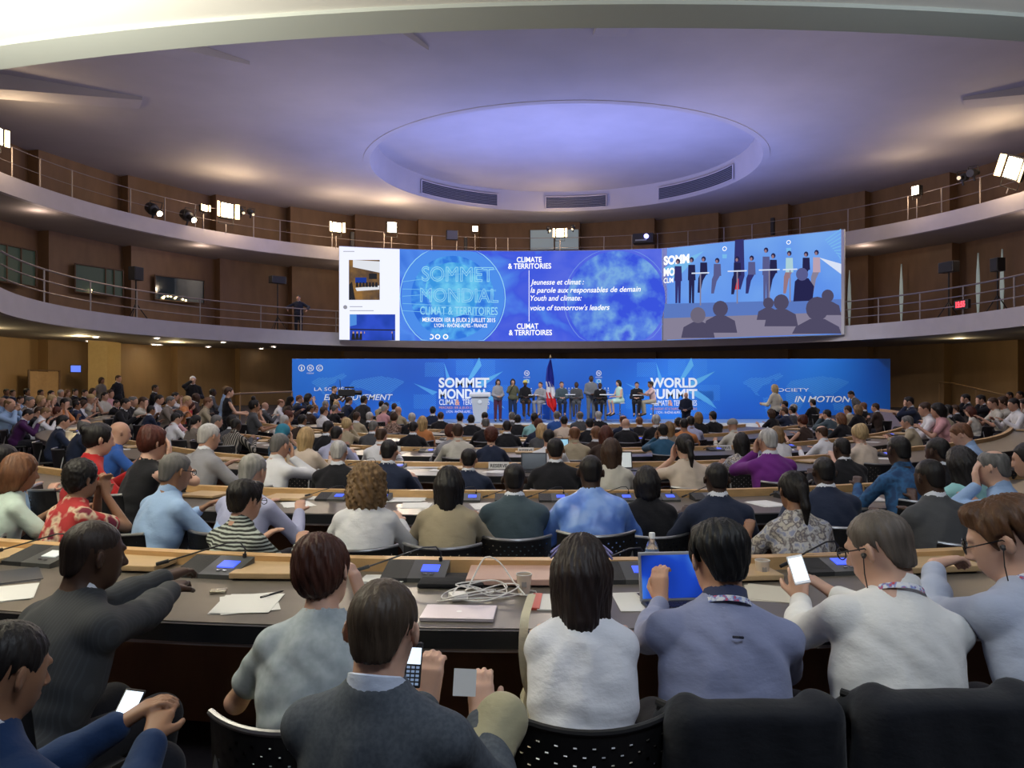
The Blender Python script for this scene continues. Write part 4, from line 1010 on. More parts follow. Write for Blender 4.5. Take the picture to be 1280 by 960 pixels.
# ---------------------------------------------------------------- lamps and boxes on the gallery and balcony
def on_ring(px, py, r): p = ray_circle(px, r); return Vector((p.x, p.y, CAMZ+(480-py)/F*p.y))
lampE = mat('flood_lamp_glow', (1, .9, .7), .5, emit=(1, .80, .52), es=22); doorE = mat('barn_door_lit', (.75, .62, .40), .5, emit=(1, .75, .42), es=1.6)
LAMPS = []
def flood(px, py, size, w, roll=0., label='hot white floodlight on the gallery, ', doors=True, strength=1.):
    p = on_ring(px, py, RU-.25); t = empty('floodlight', p); t.rotation_euler = (0, roll, math.atan2(HC.y-p.y, HC.x-p.x)-PI/2); tag(t, label+w, 'floodlight', 'floodlights round the gallery')
    s = size
    MB().box((0, -.12, 0), (s*.55, .12, s*.6), bev=.02).build('housing', blackpl, t)
    MB().box((0, .01, 0), (s*.46, .015, s*.5), bev=.01).build('lens', lampE, t)
    if doors:
        for q in (-1, 1): MB().box((q*s*.78, .07, 0), (s*.16, .012, s*.55), Rz(q*.5)).build('barn_door', doorE, t)
    MB().tube([(-s*.6, -.1, 0), (-s*.6, -.1, -s*1.0), (s*.6, -.1, -s*1.0), (s*.6, -.1, 0)], .018, 6).build('yoke', black, t)
    zb = ZU1-p.z
    MB().tube([(0, -.1, -s), (0, -.1, min(zb, -s-.02))], .025, 6).build('stand_pole', metal, t)
    LAMPS.append((p, strength)); return t
flood(-3, 169, .5, 'cut by the left edge of the photo'); flood(284, 263, .62, 'large one on the left beside two small black spotlights'); flood(256, 260, .26, 'small one just left of the large left lamp', strength=.4)
flood(421, 284, .45, 'above the left end of the screen'); flood(490, 284, .5, 'round glaring one above the title picture', doors=False, strength=1.6); flood(594, 286, .28, 'small twin one over the screen', doors=False, strength=.4)
flood(700, 291, .42, 'in front of the lit opening above the screen'); flood(1144, 238, .34, 'hanging above the right balcony', doors=False, strength=.5); flood(1266, 210, .72, 'large tilted one at the right edge', roll=-.45, strength=1.3)
def spot(px, py, L_, w, yaw, pitch, lit=True):
    p = on_ring(px, py, RU-.1); t = empty('profile_spotlight', p); t.rotation_euler = (pitch, 0, yaw); tag(t, 'black tube spotlight on the gallery, '+w, 'spotlight', 'black stage spotlights')
    MB().lathe([(L_*.30, -L_*.55), (L_*.34, -L_*.2), (L_*.30, 0), (L_*.17, .05*L_), (L_*.17, L_*.55), (L_*.20, L_*.6)], 18, M=Rx(-PI/2)).build('body', blackpl, t, True)
    MB().lathe([(.001, 0), (L_*.15, 0), (L_*.15, .01), (.001, .012)], 18, (0, L_*.60, 0), Rx(-PI/2)).build('lens', lampE if lit else mat('lens_dim', (.5, .45, .35), .2, emit=(1, .8, .5), es=.8), t)
    MB().tube([(-L_*.36, 0, 0), (-L_*.36, 0, L_*.5), (L_*.36, 0, L_*.5), (L_*.36, 0, 0)], .02, 6).build('yoke', black, t)
    b = MB(); b.box((0, 0, -L_*.42), (.03, .03, L_*.2)); b.build('clamp', black, t)
for a in ((193, 263, .75, 'leftmost large one with a lit lens', -2.2, -.45), (236, 271, .75, 'large one with a lit lens right of the leftmost', -2.2, -.45)): spot(*a)
for a in ((302, 264, .42, 'small one right of the big left floodlight', -2.4, -.5, False), (314, 266, .42, 'outermost small one right of the big left floodlight', -2.4, -.5, False), (686, 287, .35, 'small one left of the lit opening lamp', 3.4, -.5, False), (716, 285, .35, 'small one right of the lit opening lamp', 2.9, -.5, False), (1203, 222, .5, 'nearer one of the right pair', 2.2, -.2, False), (1217, 216, .5, 'further one of the right pair', -1.0, .2, False)): spot(*a)
def boxy(name, px, py, r, w, h, dp, label, cat, m=blackpl, grp=None, extra=None):
    p = on_ring(px, py, r); t = empty(name, p); t.rotation_euler = (0, 0, math.atan2(HC.y-p.y, HC.x-p.x)-PI/2); tag(t, label, cat, grp); MB().box((0, 0, 0), (w, dp, h), bev=.02).build('cabinet', m, t)
    MB().box((0, dp+.005, 0), (w*.86, .006, h*.88)).build('front', extra or mat('speaker_mesh', (.03, .03, .035), .8, bump=.4, bscale=300), t); return t
boxy('video_monitor', 565, 294, RU-.1, .32, .26, .1, 'small dark monitor standing on the gallery behind the title picture', 'monitor', extra=mat('monitor_dim', (.05, .05, .07), .3, emit=(.05, .05, .08), es=.4))
pj = boxy('video_projector', 805, 299, RU-.1, .55, .26, .35, 'black video projector with a blue light on the gallery above the screen', 'projector'); MB().lathe([(.001, 0), (.12, 0), (.12, .1), (.001, .1)], 16, (-.2, .36, .08), Rx(-PI/2)).build('lens', mat('proj_lens', (.1, .1, .6), .2, emit=(.3, .3, 1), es=5), pj); MB().box((.1, .37, -.1), (.3, .01, .04)).build('vent', mat('proj_vent', (.3, .35, .4), .5), pj)
for px, py, w in ((440, 300, 'left of the glaring floodlight'), (582, 306, 'right of the gallery monitor'), (966, 283, 'over the live camera picture')): boxy('column_loudspeaker', px, py, RU+.5, .09, .42, .1, 'slim black column loudspeaker on the gallery, '+w, 'loudspeaker', grp='slim loudspeakers on the gallery')
def standspk(px, py, pyb, w, h, label, tilt=0.):
    p = ray_circle(px, RL+1.2); p.z = ZL1-.25; t = empty('loudspeaker_stand', p); t.rotation_euler = (0, 0, math.atan2(HC.y-p.y, HC.x-p.x)-PI/2); tag(t, 'black tripod stand carrying '+label, 'stand', 'tripod stands on the balcony'); zc = CAMZ+(480-py)/F*p.y-p.z
    MB().tube([(0, 0, .3), (0, 0, zc-h)], .03, 8).build('pole', black, t)
    for k in range(3): a = 2*PI*k/3+.4; MB().tube([(0, 0, .95), (.65*math.cos(a), .65*math.sin(a), .02)], .02, 6).build('leg', black, t)
    s_ = empty('loudspeaker', p+vec(0, 0, zc)); s_.rotation_euler = (tilt, 0, t.rotation_euler.z); tag(s_, label[0].lower()+label[1:], 'loudspeaker')
    MB().box((0, 0, 0), (w, .16, h), bev=.02).build('cabinet', blackpl, s_); MB().box((0, .165, 0), (w*.86, .006, h*.88)).build('grille', mat('speaker_mesh', (.03, .03, .035), .8), s_)
standspk(170, 342, 396, .24, .26, 'small black cube loudspeaker left of the booth window with lamps'); standspk(347, 350, 405, .38, .17, 'wide purple-black loudspeaker left of the man at the balcony rail')
standspk(1186, 334, 392, .36, .20, 'wide purple-black loudspeaker above the red digital clock'); standspk(1247, 331, 388, .19, .24, 'small black loudspeaker near the right edge on the balcony')
ck = boxy('digital_clock', 1203, 380.5, RL-.2, .36, .16, .06, 'digital clock with red digits hanging on the right balcony rail', 'clock', extra=black)
put_text('digits', '15:55', -.24, -.09, .19, lambda u, v, w=0: Vector((-u, .075, v)), mat('red_digits', (1, 0, 0), .5, emit=(1, .04, .06), es=4), ck, width=.46, bold=.04)
# wall monitor low on the left
p = ray_circle(95, RW-1.0); p.z = CAMZ+(480-461)/F*p.y; t = empty('wall_monitor', p); tag(t, 'small monitor with a blue picture hung on the far left ochre wall', 'monitor'); t.rotation_euler = (0, 0, .35)
MB().box((0, 0, 0), (.22, .05, .17), bev=.01).build('case', blackpl, t); MB().box((0, -.055, 0), (.18, .004, .13)).build('screen', mat('mon_blue', (.05, .1, .5), .3, emit=(.08, .16, .85), es=1.2), t); MB().tube([(0, .05, 0), (.1, .9, .1)], .03, 6).build('bracket', blackpl, t)
# sloping hand-rails on the ground floor walls
for pts, lab in (([(282, 494, 29), (300, 492, 30), (365, 489.5, 33)], 'golden hand rail along the ramp left of the blue banner'), ([(1174, 478, 34), (1190, 479, 33), (1220, 486, 31), (1250, 493, 29), (1285, 499, 27)], 'bronze hand rail sloping down the right wall')):
    t = empty('hand_rail', W(*pts[0])); tag(t, lab, 'hand rail'); P_ = [W(*q)-t.location for q in pts]; MB().tube(P_, .035, 8).build('rail', mat('bronze_rail', (.30, .18, .08), .4, metal=.5), t, True)
    for q in (P_[0], P_[-1], P_[len(P_)//2]): MB().tube([q, vec(q.x, q.y, floor_z(*(q+t.location).xy)-t.location.z)], .03, 6).build('post', mat('bronze_rail', (.3, .18, .08), .4), t)
# ground floor: pilaster and doorway boards of the left wall
b = MB()
for x0, x1, rr in ((110, 134, RW-1.0),):
    p, q = ray_circle(x0, rr), ray_circle(x1, rr); b.add([p+vec(0, 0, -.3), q+vec(0, 0, -.3), q+vec(0, 1.2, -.3), p+vec(0, 1.2, -.3), p+vec(0, 0, ZL0+.04), q+vec(0, 0, ZL0+.04), q+vec(0, 1.2, ZL0+.04), p+vec(0, 1.2, ZL0+.04)], [(3, 2, 1, 0), (4, 5, 6, 7), (0, 1, 5, 4), (1, 2, 6, 5), (2, 3, 7, 6), (3, 0, 4, 7)])
kst(b.build('wall_pilaster', mat('ochre_wall', (.34, .23, .09), .7, noise=.06)))
p, q = ray_circle(36, RW-.3), ray_circle(74, RW-.3); o_ = (p+q)/2; dr = empty('door_1', o_); kst(dr)
MB().quad(p-o_+vec(0, 0, -.1), q-o_+vec(0, 0, -.1), q-o_+vec(0, 0, 2.15), p-o_+vec(0, 0, 2.15)).build('door_leaf', mat('door_wood', (.30, .18, .08), .6, noise=.08), dr)
MB().tube([p-o_, p-o_+vec(0, 0, 2.2), q-o_+vec(0, 0, 2.2), q-o_], .05, 4).build('door_frame', wood_dark, dr)
# ---------------------------------------------------------------- curved desks
desk_top = mat('desk_top_grey', (.125, .108, .088), .35, noise=.12, nscale=6, spec=.5)
desk_edge = mat('desk_edge_black', (.012, .013, .015), .4)
rim_wood = mat('rim_wood', (.58, .36, .16), .45, noise=.12, nscale=8, stretch=(1, 1, 3), bump=.04)
front_wood = mat('front_wood_brown', (.24, .115, .048), .55, noise=.2, nscale=5, stretch=(1, 1, .3))
skirt = mat('desk_front_grey', (.26, .22, .25), .7, noise=.05)
DZ = .75
def smooth_path(pts, step=.18):
    P = [pts[0]]+pts+[pts[-1]]; out = []
    for i in range(1, len(P)-2):
        a, b_, c, d = P[i-1], P[i], P[i+1], P[i+2]; n_ = max(2, int((c-b_).length/step))
        for k in range(n_):
            t = k/n_; out.append(.5*((2*b_)+(c-a)*t+(2*a-5*b_+4*c-d)*t*t+(3*b_-a-3*c+d)*t**3))
    out.append(P[-2]); return out
DESK = {}
def desk(key, pix, label, depth=.95, rim=.065, out=None, legs=True):
    pts = [on_height(x, y, DZ+rim) for x, y in pix]; pts = [Vector((p.x, p.y, 0)) for p in pts]
    path = smooth_path(pts); 
    # even out small measuring wobbles
    for _ in range(12): path = [path[0]]+[(path[i-1]+path[i]*2+path[i+1])/4 for i in range(1, len(path)-1)]+[path[-1]]
    nor = []
    for i in range(len(path)):
        d = (path[min(i+1, len(path)-1)]-path[max(i-1, 0)]).normalized(); nn = vec(d.y, -d.x, 0)
        if nn.dot(path[i]-vec(BC[0], 19.5, 0)) < 0 and i == 0: pass
        nor.append(nn)
    # out: towards the people (away from the middle of the bowl)
    sgn = sum(nor[i].dot(path[i]-vec(BC[0], 18.5, 0)) for i in range(len(path))); sgn = 1 if sgn > 0 else -1
    nor = [x*sgn for x in nor]
    o = path[len(path)//2].copy(); o.z = floor_z(o.x, o.y)
    def at(i, off, z): p = path[i]+nor[i]*off; q = path[i]; return Vector((p.x, p.y, floor_z(q.x, q.y)+z))-o
    R_ = range(len(path)); t = empty('curved_desk', o); tag(t, label, 'desk', 'curved desk rows')
    def strip(name, o0, o1, z0, z1, m):
        b = MB(); b.slab([[at(i, o0, z1) for i in R_], [at(i, o1, z1) for i in R_]], [[at(i, o0, z0) for i in R_], [at(i, o1, z0) for i in R_]]); return b.build(name, m, t)
    strip('desk_top', .05, depth, DZ-.03, DZ, desk_top); strip('front_edge', depth-.002, depth+.022, DZ-.075, DZ-.004, desk_edge); strip('metal_trim', depth-.02, depth+.015, DZ-.09, DZ-.075, metal)
    strip('wooden_rim', -.02, .055, DZ-.02, DZ+rim, rim_wood); strip('modesty_panel', .30, .33, .06, DZ-.03, front_wood); strip('front_panel', -.015, .012, .0, DZ-.02, skirt)
    DESK[key] = dict(path=path, nor=nor, depth=depth, obj=t); return t
desk('1', [(-260, 650), (-120, 663), (0, 674), (185, 686), (370, 694), (700, 698), (1000, 693), (1280, 681), (1420, 670), (1550, 655)], 'nearest curved conference desk with tan rim across the foreground', depth=.97)
desk('2', [(-60, 556), (-50, 571), (62, 584), (135, 596), (200, 604), (400, 611), (640, 612.5), (920, 611), (1099, 603), (1220, 595), (1330, 585)], 'second curved desk row in front of the woman with curly hair')
desk('3', [(240, 508), (195, 512), (160, 519), (124, 530), (112, 538), (150, 548), (215, 558), (285, 567), (400, 574), (520, 577), (700, 578), (900, 575), (985, 571), (1080, 564), (1152, 557), (1217, 550), (1252, 542), (1264, 532), (1258, 523), (1240, 517), (1216, 513)], 'third desk row, a long horseshoe reaching both side walls')
desk('4', [(290, 541), (345, 547), (394, 552), (470, 557.5), (640, 560), (760, 559.5), (900, 557), (985, 553), (1060, 546), (1108, 539), (1136, 530), (1138, 522), (1122, 514), (1100, 511)], 'fourth desk row behind the woman with the bun, curving up to the right wall')
desk('5', [(330, 529), (400, 537), (485, 543), (640, 546.5), (760, 546), (880, 542.5), (950, 537), (1000, 531)], 'fifth desk row in the middle of the hall')
desk('6', [(400, 527), (470, 533), (560, 537), (640, 538), (760, 538.5), (870, 535), (930, 530)], 'sixth desk row, second from the stage')
desk('7', [(440, 523), (520, 528), (640, 531), (760, 530.5), (870, 528)], 'foremost desk row nearest the stage', depth=.7)
desk('L', [(-95, 545), (-40, 537), (0, 529), (30, 523), (76, 514), (137, 509), (165, 506)], 'outer desk row along the far left side of the hall')
# ---------------------------------------------------------------- chairs 
def chair_meshes():
    M_ = {}
    # curved perforated back: columns by rows of cells with round-ish holes
    b = MB(); nx, nz, w, h0, h1 = 20, 12, .24, .47, .775
    def pt(u, v, off): a = (u-.5)*1.35; return Vector((math.sin(a)*w/math.sin(.675)*1.0, -.235+ (1-math.cos(a))*.55+off-.05*(v-.5)*.8, h0+(h1-h0)*v+.012*abs(2*u-1)**2*v))
    for off, fl in ((0, 1), (-.012, -1)):
        for i in range(nx):
            for j in range(nz):
                u0, u1, v0, v1 = i/nx, (i+1)/nx, j/nz, (j+1)/nz
                O = [pt(u0, v0, off), pt(u1, v0, off), pt(u1, v1, off), pt(u0, v1, off)]
                if (i+j) % 2 or i in (0, nx-1) or j in (0, nz-1): b.add(O, [(0, 1, 2, 3)]); continue
                c = lambda s_, t_: pt(u0+(u1-u0)*s_, v0+(v1-v0)*t_, off)
                I = [c(.3, .3), c(.7, .3), c(.7, .7), c(.3, .7)]; b.add(O+I, [(0, 1, 5, 4), (1, 2, 6, 5), (2, 3, 7, 6), (3, 0, 4, 7)])
    M_['backrest'] = b.mesh('backrest')
    b = MB(); P_ = [pt(i/16, 1.0, -.006)+vec(0, 0, .006) for i in range(17)]; b.tube(P_, .011, 8); M_['top_rim'] = b.mesh('top_rim', True)
    b = MB(); b.box((0, .0, .445), (.225, .215, .02), bev=.015); M_['seat'] = b.mesh('seat', True)
    for q in (-1, 1):
        b = MB(); b.tube([(q*.235, .19, 0), (q*.225, .17, .43)], .011, 8); M_['legf%d' % q] = b.mesh('leg', True)
        b = MB(); b.tube([(q*.245, -.26, 0), (q*.23, -.19, .43), (q*.225, -.17, .56), (q*.215, -.135, .70)], .011, 8); M_['legb%d' % q] = b.mesh('leg', True)
    return M_
CH = chair_meshes(); ch_bl = mat('chair_black_plastic', (.012, .012, .013), .45); ch_metal = mat('chair_grey_metal', (.30, .30, .31), .35, metal=.8)
CHAIRS = 0
def chair(loc, rz, label, rimm=None, group='black perforated chairs'):
    t = empty('chair', loc, rz); tag(t, label, 'chair', group)
    mk('seat', CH['seat'], ch_bl, t); mk('backrest', CH['backrest'], ch_bl, t); mk('back_rim', CH['top_rim'], rimm or ch_metal, t)
    for k in ('legf1', 'legf-1', 'legb1', 'legb-1'): mk('leg', CH[k], ch_metal, t)
    return t
# ---------------------------------------------------------------- desk things
con_grey = mat('console_grey', (.075, .078, .075), .35); con_dark = mat('console_speaker_dark', (.022, .023, .024), .6, bump=.5, bscale=400)
scr_blue = mat('console_screen_blue', (.02, .05, .5), .3, emit=(.07, .13, .95), es=1.1); scr_white = mat('console_screen_white', (.6, .62, .6), .3, emit=(.55, .6, .6), es=.55)
def cons_meshes():
    M_ = {}
    def wedge(x0, x1, bev=0):
        b = MB(); b.prism([(-.085, 0), (.085, 0), (.085, .055), (-.085, .018)], lambda u, v, w: Vector((x0+w, u, v)), x1-x0); return b
    M_['base'] = wedge(-.02, .13).mesh('base'); M_['sp'] = wedge(-.13, -.021).mesh('loudspeaker')
    sl = math.atan2(.037, .17); R_ = Rx(sl)
    b = MB(); b.box((.06, .005, .0395), (.036, .030, .002), R_); M_['scr'] = b.mesh('display')
    b = MB()
    for k in (-1, 1): b.box((.06+k*.014, -.052, .0275), (.008, .004, .002), R_)
    M_['btn'] = b.mesh('buttons')
    b = MB(); b.tube([(.09, .075, .05), (.092, .080, .085), (.07, .078, .112), (.02, .06, .112), (-.10, .02, .075), (-.19, -.02, .048)], .0035, 6); M_['neck'] = b.mesh('gooseneck', True)
    b = MB(); b.tube([(-.19, -.02, .048), (-.235, -.035, .036)], [.008, .0075], 8); M_['mic'] = b.mesh('microphone', True)
    b = MB(); b.tube([(.09, .075, .04), (.09, .077, .068)], .008, 8); M_['sock'] = b.mesh('socket', True)
    return M_
CM = cons_meshes()
def console(loc, rz, label, disp=None, group='grey microphone consoles', s=1.):
    t = empty('microphone_console', loc, rz); t.scale = (s,)*3; tag(t, label, 'microphone console', group)
    mk('base', CM['base'], con_grey, t); mk('loudspeaker', CM['sp'], con_dark, t); mk('display', CM['scr'], disp or scr_blue, t); mk('buttons', CM['btn'], chrome, t); n_ = mk('gooseneck', CM['neck'], blackpl, t); mk('microphone', CM['mic'], blackpl, n_); mk('socket', CM['sock'], blackpl, n_)
    return t
tan = mat('tan_wood_panel', (.52, .36, .19), .5, noise=.06, nscale=12)
def pm():
    b = MB(); b.box((0, 0, .020), (.17, .145, .012), bev=.004); a = b.mesh('wooden_board'); b = MB(); b.box((0, 0, .004), (.15, .12, .005)); b.box((0, .08, .008), (.15, .04, .004)); c = b.mesh('dark_underside'); return a, c
PMM = pm()
def tanbox(loc, rz, label, group='tan desk boards', s=1., m=None):
    t = empty('desk_board', loc, rz); t.scale = (s,)*3; tag(t, label, 'desk board', group); mk('board', PMM[0], m or tan, t); mk('foot', PMM[1], black, t); return t
paper_w = mat('paper_white', (.72, .72, .70), .7)
def papers(loc, rz, label, n_=3, w=.105, h=.148, m=None, group='papers on the desks', rs=None):
    r_ = rs or random.Random(int(abs(loc[0]*971+loc[1]*331))); t = empty('paper_stack', loc, rz); tag(t, label, 'papers', group)
    for k in range(n_): MB().box((r_.uniform(-.02, .02), r_.uniform(-.02, .02), .001+.0016*k), (w, h, .0007), Rz(r_.uniform(-.2, .2))).build('sheet', m or paper_w, t)
    return t
def nameplate(loc, rz, label):
    t = empty('name_plate', loc, rz); tag(t, label, 'name plate', 'reserved signs'); MB().prism([(-.035, 0), (.035, 0), (0, .085)], lambda u, v, w: Vector((w-.13, u, v)), .26).build('card', paper_w, t)
    sl = math.atan2(.085, .035); put_text('lettering', 'RESERVE', -.105, .018, .045, lambda u, v, w=0: Vector((u, -.035+v*math.cos(sl)-.0015, v*math.sin(sl)+.001)), black, t, width=.21, bold=.02)
cup_m = mat('paper_cup', (.62, .52, .42), .6)
def cup(loc, label, s=1.):
    t = empty('paper_cup', loc); t.scale = (s,)*3; tag(t, label, 'cup'); MB().lathe([(.026, 0), (.036, .085), (.034, .085), (.025, .004)], 24).build('cup_body', cup_m, t, True)
    MB().tube([(.0355*math.cos(a), .0355*math.sin(a), .086) for a in [2*PI*j/24 for j in range(25)]], .0022, 6).build('rim', paper_w, t, True); MB().box((0, -.0325, .045), (.011, .001, .012), Rx(-.11)).build('printed_mark', mat('print_grey', (.3, .28, .26), .6), t); MB().lathe([(.001, .05), (.030, .05)], 20).build('coffee', mat('coffee', (.08, .04, .02), .3), t)
def nearest_on(key, x, y):
    D_ = DESK[key]; i = min(range(len(D_['path'])), key=lambda k: (D_['path'][k].x-x)**2+(D_['path'][k].y-y)**2); return i
def on_desk(key, x, y, off):
    """point on the desk top of that row opposite a person, and the desk's turn there"""
    D_ = DESK[key]; i = nearest_on(key, x, y); p = D_['path'][i]+D_['nor'][i]*off; q = D_['path'][i]; n_ = D_['nor'][i]
    return Vector((p.x, p.y, floor_z(q.x, q.y)+DZ)), math.atan2(n_.y, n_.x)+PI/2
def desk_pix(px, py, key='1'):
    """desk point under a measured pixel"""
    u, v = ray(px, py); d = 4.
    for _ in range(30):
        q = DESK[key]['path'][nearest_on(key, u*d, d)]; z = floor_z(q.x, q.y)+DZ; d += .4*((z-CAMZ)/v-d)
    return Vector((u*d, d, z))
# ---------------------------------------------------------------- the audience and the people on stage
COL = dict(W=(.72, .73, .76), w=(.55, .53, .46), k=(.012, .012, .015), n=(.018, .026, .055), g=(.075, .078, .085), G=(.28, .28, .30), b=(.30, .44, .68), B=(.03, .10, .36), r=(.42, .018, .02), p=(.16, .025, .22), y=(.62, .56, .12),
           t=(.40, .34, .23), m=(.50, .62, .56), e=(.03, .16, .24), P=(.60, .32, .34), v=(.42, .44, .62), d=(.045, .028, .022), c=(.06, .09, .11), o=(.55, .22, .08), q=(.30, .60, .62), V=(.055, .012, .075), l=(.62, .52, .42), z=(.20, .17, .14), T=(.03, .10, .18))
HC_ = dict(K=(.010, .008, .008), N=(.045, .022, .012), L=(.42, .28, .13), S=(.42, .41, .40), R=(.075, .018, .010), A=(.13, .125, .12), C=(.20, .12, .055), Y=(.50, .36, .18), T=(.04, .22, .32), G=(.28, .27, .25), U=(.15, .065, .03))
POSE = {
 'desk': dict(lean=18, wR=(.17, .46, .82), wL=(-.17, .46, .82), hpitch=10),
 'fold': dict(lean=14, wR=(-.04, .36, .80), wL=(.06, .33, .83), hpitch=5),
 'up': dict(lean=4, wR=(.12, .38, .72), wL=(-.12, .38, .72), hpitch=2),
 'faceR': dict(lean=18, wR=(.09, .26, 1.00), hR=(.8, .5, -1), hdR=(-.2, .2, 1), hnR=(-.5, -.7, 0), wL=(-.12, .42, .82), hpitch=10),
 'faceL': dict(lean=18, wL=(-.09, .26, 1.00), hL=(-.8, .5, -1), hdL=(.2, .2, 1), hnL=(.5, -.7, 0), wR=(.12, .42, .82), hpitch=10),
 'clasp': dict(lean=20, wR=(.04, .34, 1.00), wL=(-.04, .34, 1.00), hR=(.6, .3, -1), hL=(-.6, .3, -1), hdR=(-.3, .2, .9), hdL=(.3, .2, .9), hnR=(-1, 0, 0), hnL=(1, 0, 0), hpitch=8),
 'phone': dict(lean=20, wR=(.07, .42, .90), wL=(-.07, .42, .90), hpitch=26, hdR=(-.1, .7, .6), hdL=(.1, .7, .6)),
 'left': dict(lean=14, wR=(.15, .42, .80), wL=(-.15, .42, .80), hyaw=-45, hpitch=6),
 'right': dict(lean=14, wR=(.15, .42, .80), wL=(-.15, .42, .80), hyaw=45, hpitch=6),
}
CHAIR_N = 0
STOP = set('the a an of in and with his her its on at by to for right left just behind beyond before beside below above under near between over from cut small long short dark black white grey pale red bright very close'.split())
def who_(label, n=12):
    t = label.split(',')[0].strip(); ws = t.split()
    if len(ws) > n-1:
        ws = ws[:n-1]
        while ws[-1].lower() in STOP: ws.pop()
    ws[0] = ws[0].lower(); return 'the '+' '.join(ws)
def seat_for(o, s, yaw, text, rimm=None):
    c = chair((o.location.x, o.location.y, o.location.z), o.rotation_euler.z, 'black chair under %s' % who_(text, 13), rimm); c.scale = (s,)*3; return c
def short(label, n=9): return ' '.join(label.split()[:n])
def far_person(line, kind=None, h=None, **kw):
    a, label = [x.strip() for x in line.split('|')]
    px, yt, yaw, pose, top, col, hair, hcol, skin, sex = a.split()
    sp = dict(POSE[pose]); sp.update(top=top, sex=sex, col=COL[col] if col in COL else PAT[col], hair=hair, hcol=HC_[hcol], skin=skin)
    if h: sp['h'] = h
    ex = {k: v for k, v in kw.items() if k in ('bulk', 'lean', 'hyaw', 'hpitch', 'pcol', 'scale', 'cuff', 'ccol')}
    for k in ex: kw.pop(k)
    sp.update(ex)
    nochair = kw.pop('nochair', False); d = kw.pop('d', None); clab = kw.pop('clab', None)
    o, J, s = person(sp, float(px), float(yt), d, float(yaw), label, **kw)
    if not nochair: seat_for(o, s, yaw, label)
    return o, J, s
PAT = {
 'floral': blotch_mat('floral_blouse', [(.55, .50, .42), (.12, .10, .12), (.60, .58, .55), (.30, .32, .45)], 22),
 'redprint': blotch_mat('red_print_dress', [(.42, .03, .03), (.40, .025, .03), (.62, .50, .35), (.16, .01, .03)], 11),
 'batik': blotch_mat('blue_batik_shirt', [(.012, .04, .10), (.03, .12, .28), (.02, .06, .16)], 12),
 'boubou': blotch_mat('shiny_blue_robe', [(.10, .22, .70), (.18, .34, .85), (.28, .46, .92)], 9, rough=.35),
 'striped': stripes_mat('striped_shirt_mat', (.03, .035, .03), (.45, .50, .46), 15, 'Z', .55, 2.5),
 'bandstripe': stripes_mat('wide_striped_shirt', (.02, .02, .02), (.34, .31, .26), 9, 'X', .6, 1.0),
 'plaid': blotch_mat('brown_print_top', [(.03, .02, .02), (.18, .10, .07), (.35, .25, .2)], 30),
 'pinstripe': stripes_mat('pinstripe_suit', (.034, .038, .044), (.043, .048, .056), 26, 'X', .8, .1),
 'denim': blotch_mat('pale_denim', [(.36, .42, .45), (.44, .50, .53)], 40),
 'tweed': blotch_mat('blue_grey_wool', [(.055, .068, .088), (.082, .098, .122)], 90),
}
NEARD = dict(far=False)
def near(sp, px, yt, d, yaw, label, targets=None, **kw):
    """targets: measured points in space for the wrists and knees"""
    sp = dict(sp)
    for _ in range(4):
        J = joints(sp); a = -math.radians(yaw); T = W(px, yt, d); s = 1.
        for _k in range(3):
            to = Rz(a) @ J['top']; root = Vector((T.x-to.x*s, T.y-to.y*s, 0)); root.z = floor_z(root.x, root.y); s = max(.86, min(1.16, (T.z-root.z)/J['top'].z))
        for k, p in (targets or {}).items():
            q = Rz(-a) @ (W(*p)-root)/s; sp[k] = tuple(round(c, 4) for c in q)
    return person(sp, px, yt, d, yaw, label, far=False, **kw)
def glasses(o, J, m=black, tint=False):
    b = MB(); R_ = J['Rh']; H = J['Hd']; p = lambda x, y, z: H+R_ @ vec(x, y, z)
    for q in (-1, 1):
        b.tube([p(q*.033+.025*math.cos(a), .107, .006+.019*math.sin(a)) for a in [2*PI*j/16 for j in range(17)]], .0022, 6)
        b.tube([p(q*.058, .106, .01), p(q*.082, .08, .012), p(q*.084, .0, .012), p(q*.083, -.012, .0)], .0022, 6)
    b.tube([p(-.010, .108, .010), p(.010, .108, .010)], .0022, 6); b.build('glasses', m, o, True)
lany_m = blotch_mat('printed_lanyard', [(.75, .75, .78), (.7, .72, .78), (.15, .25, .6), (.65, .08, .08)], 60)
def lanyard(o, J):
    N, up, fw, rt = J['N'], J['up'], J['fw'], J['rt']; b = MB(); c = N+up*.040
    ring = [c+(rt*math.cos(a)*.078+fw*math.sin(a)*.082)-up*(.018*math.sin(a)+.008) for a in [2*PI*j/28 for j in range(29)]]
    b.sheet([ring, [p-up*.018+(p-c).normalized()*.006 for p in ring]]); b.build('lanyard', lany_m, o, True)
hb = dict(LEAN=18)
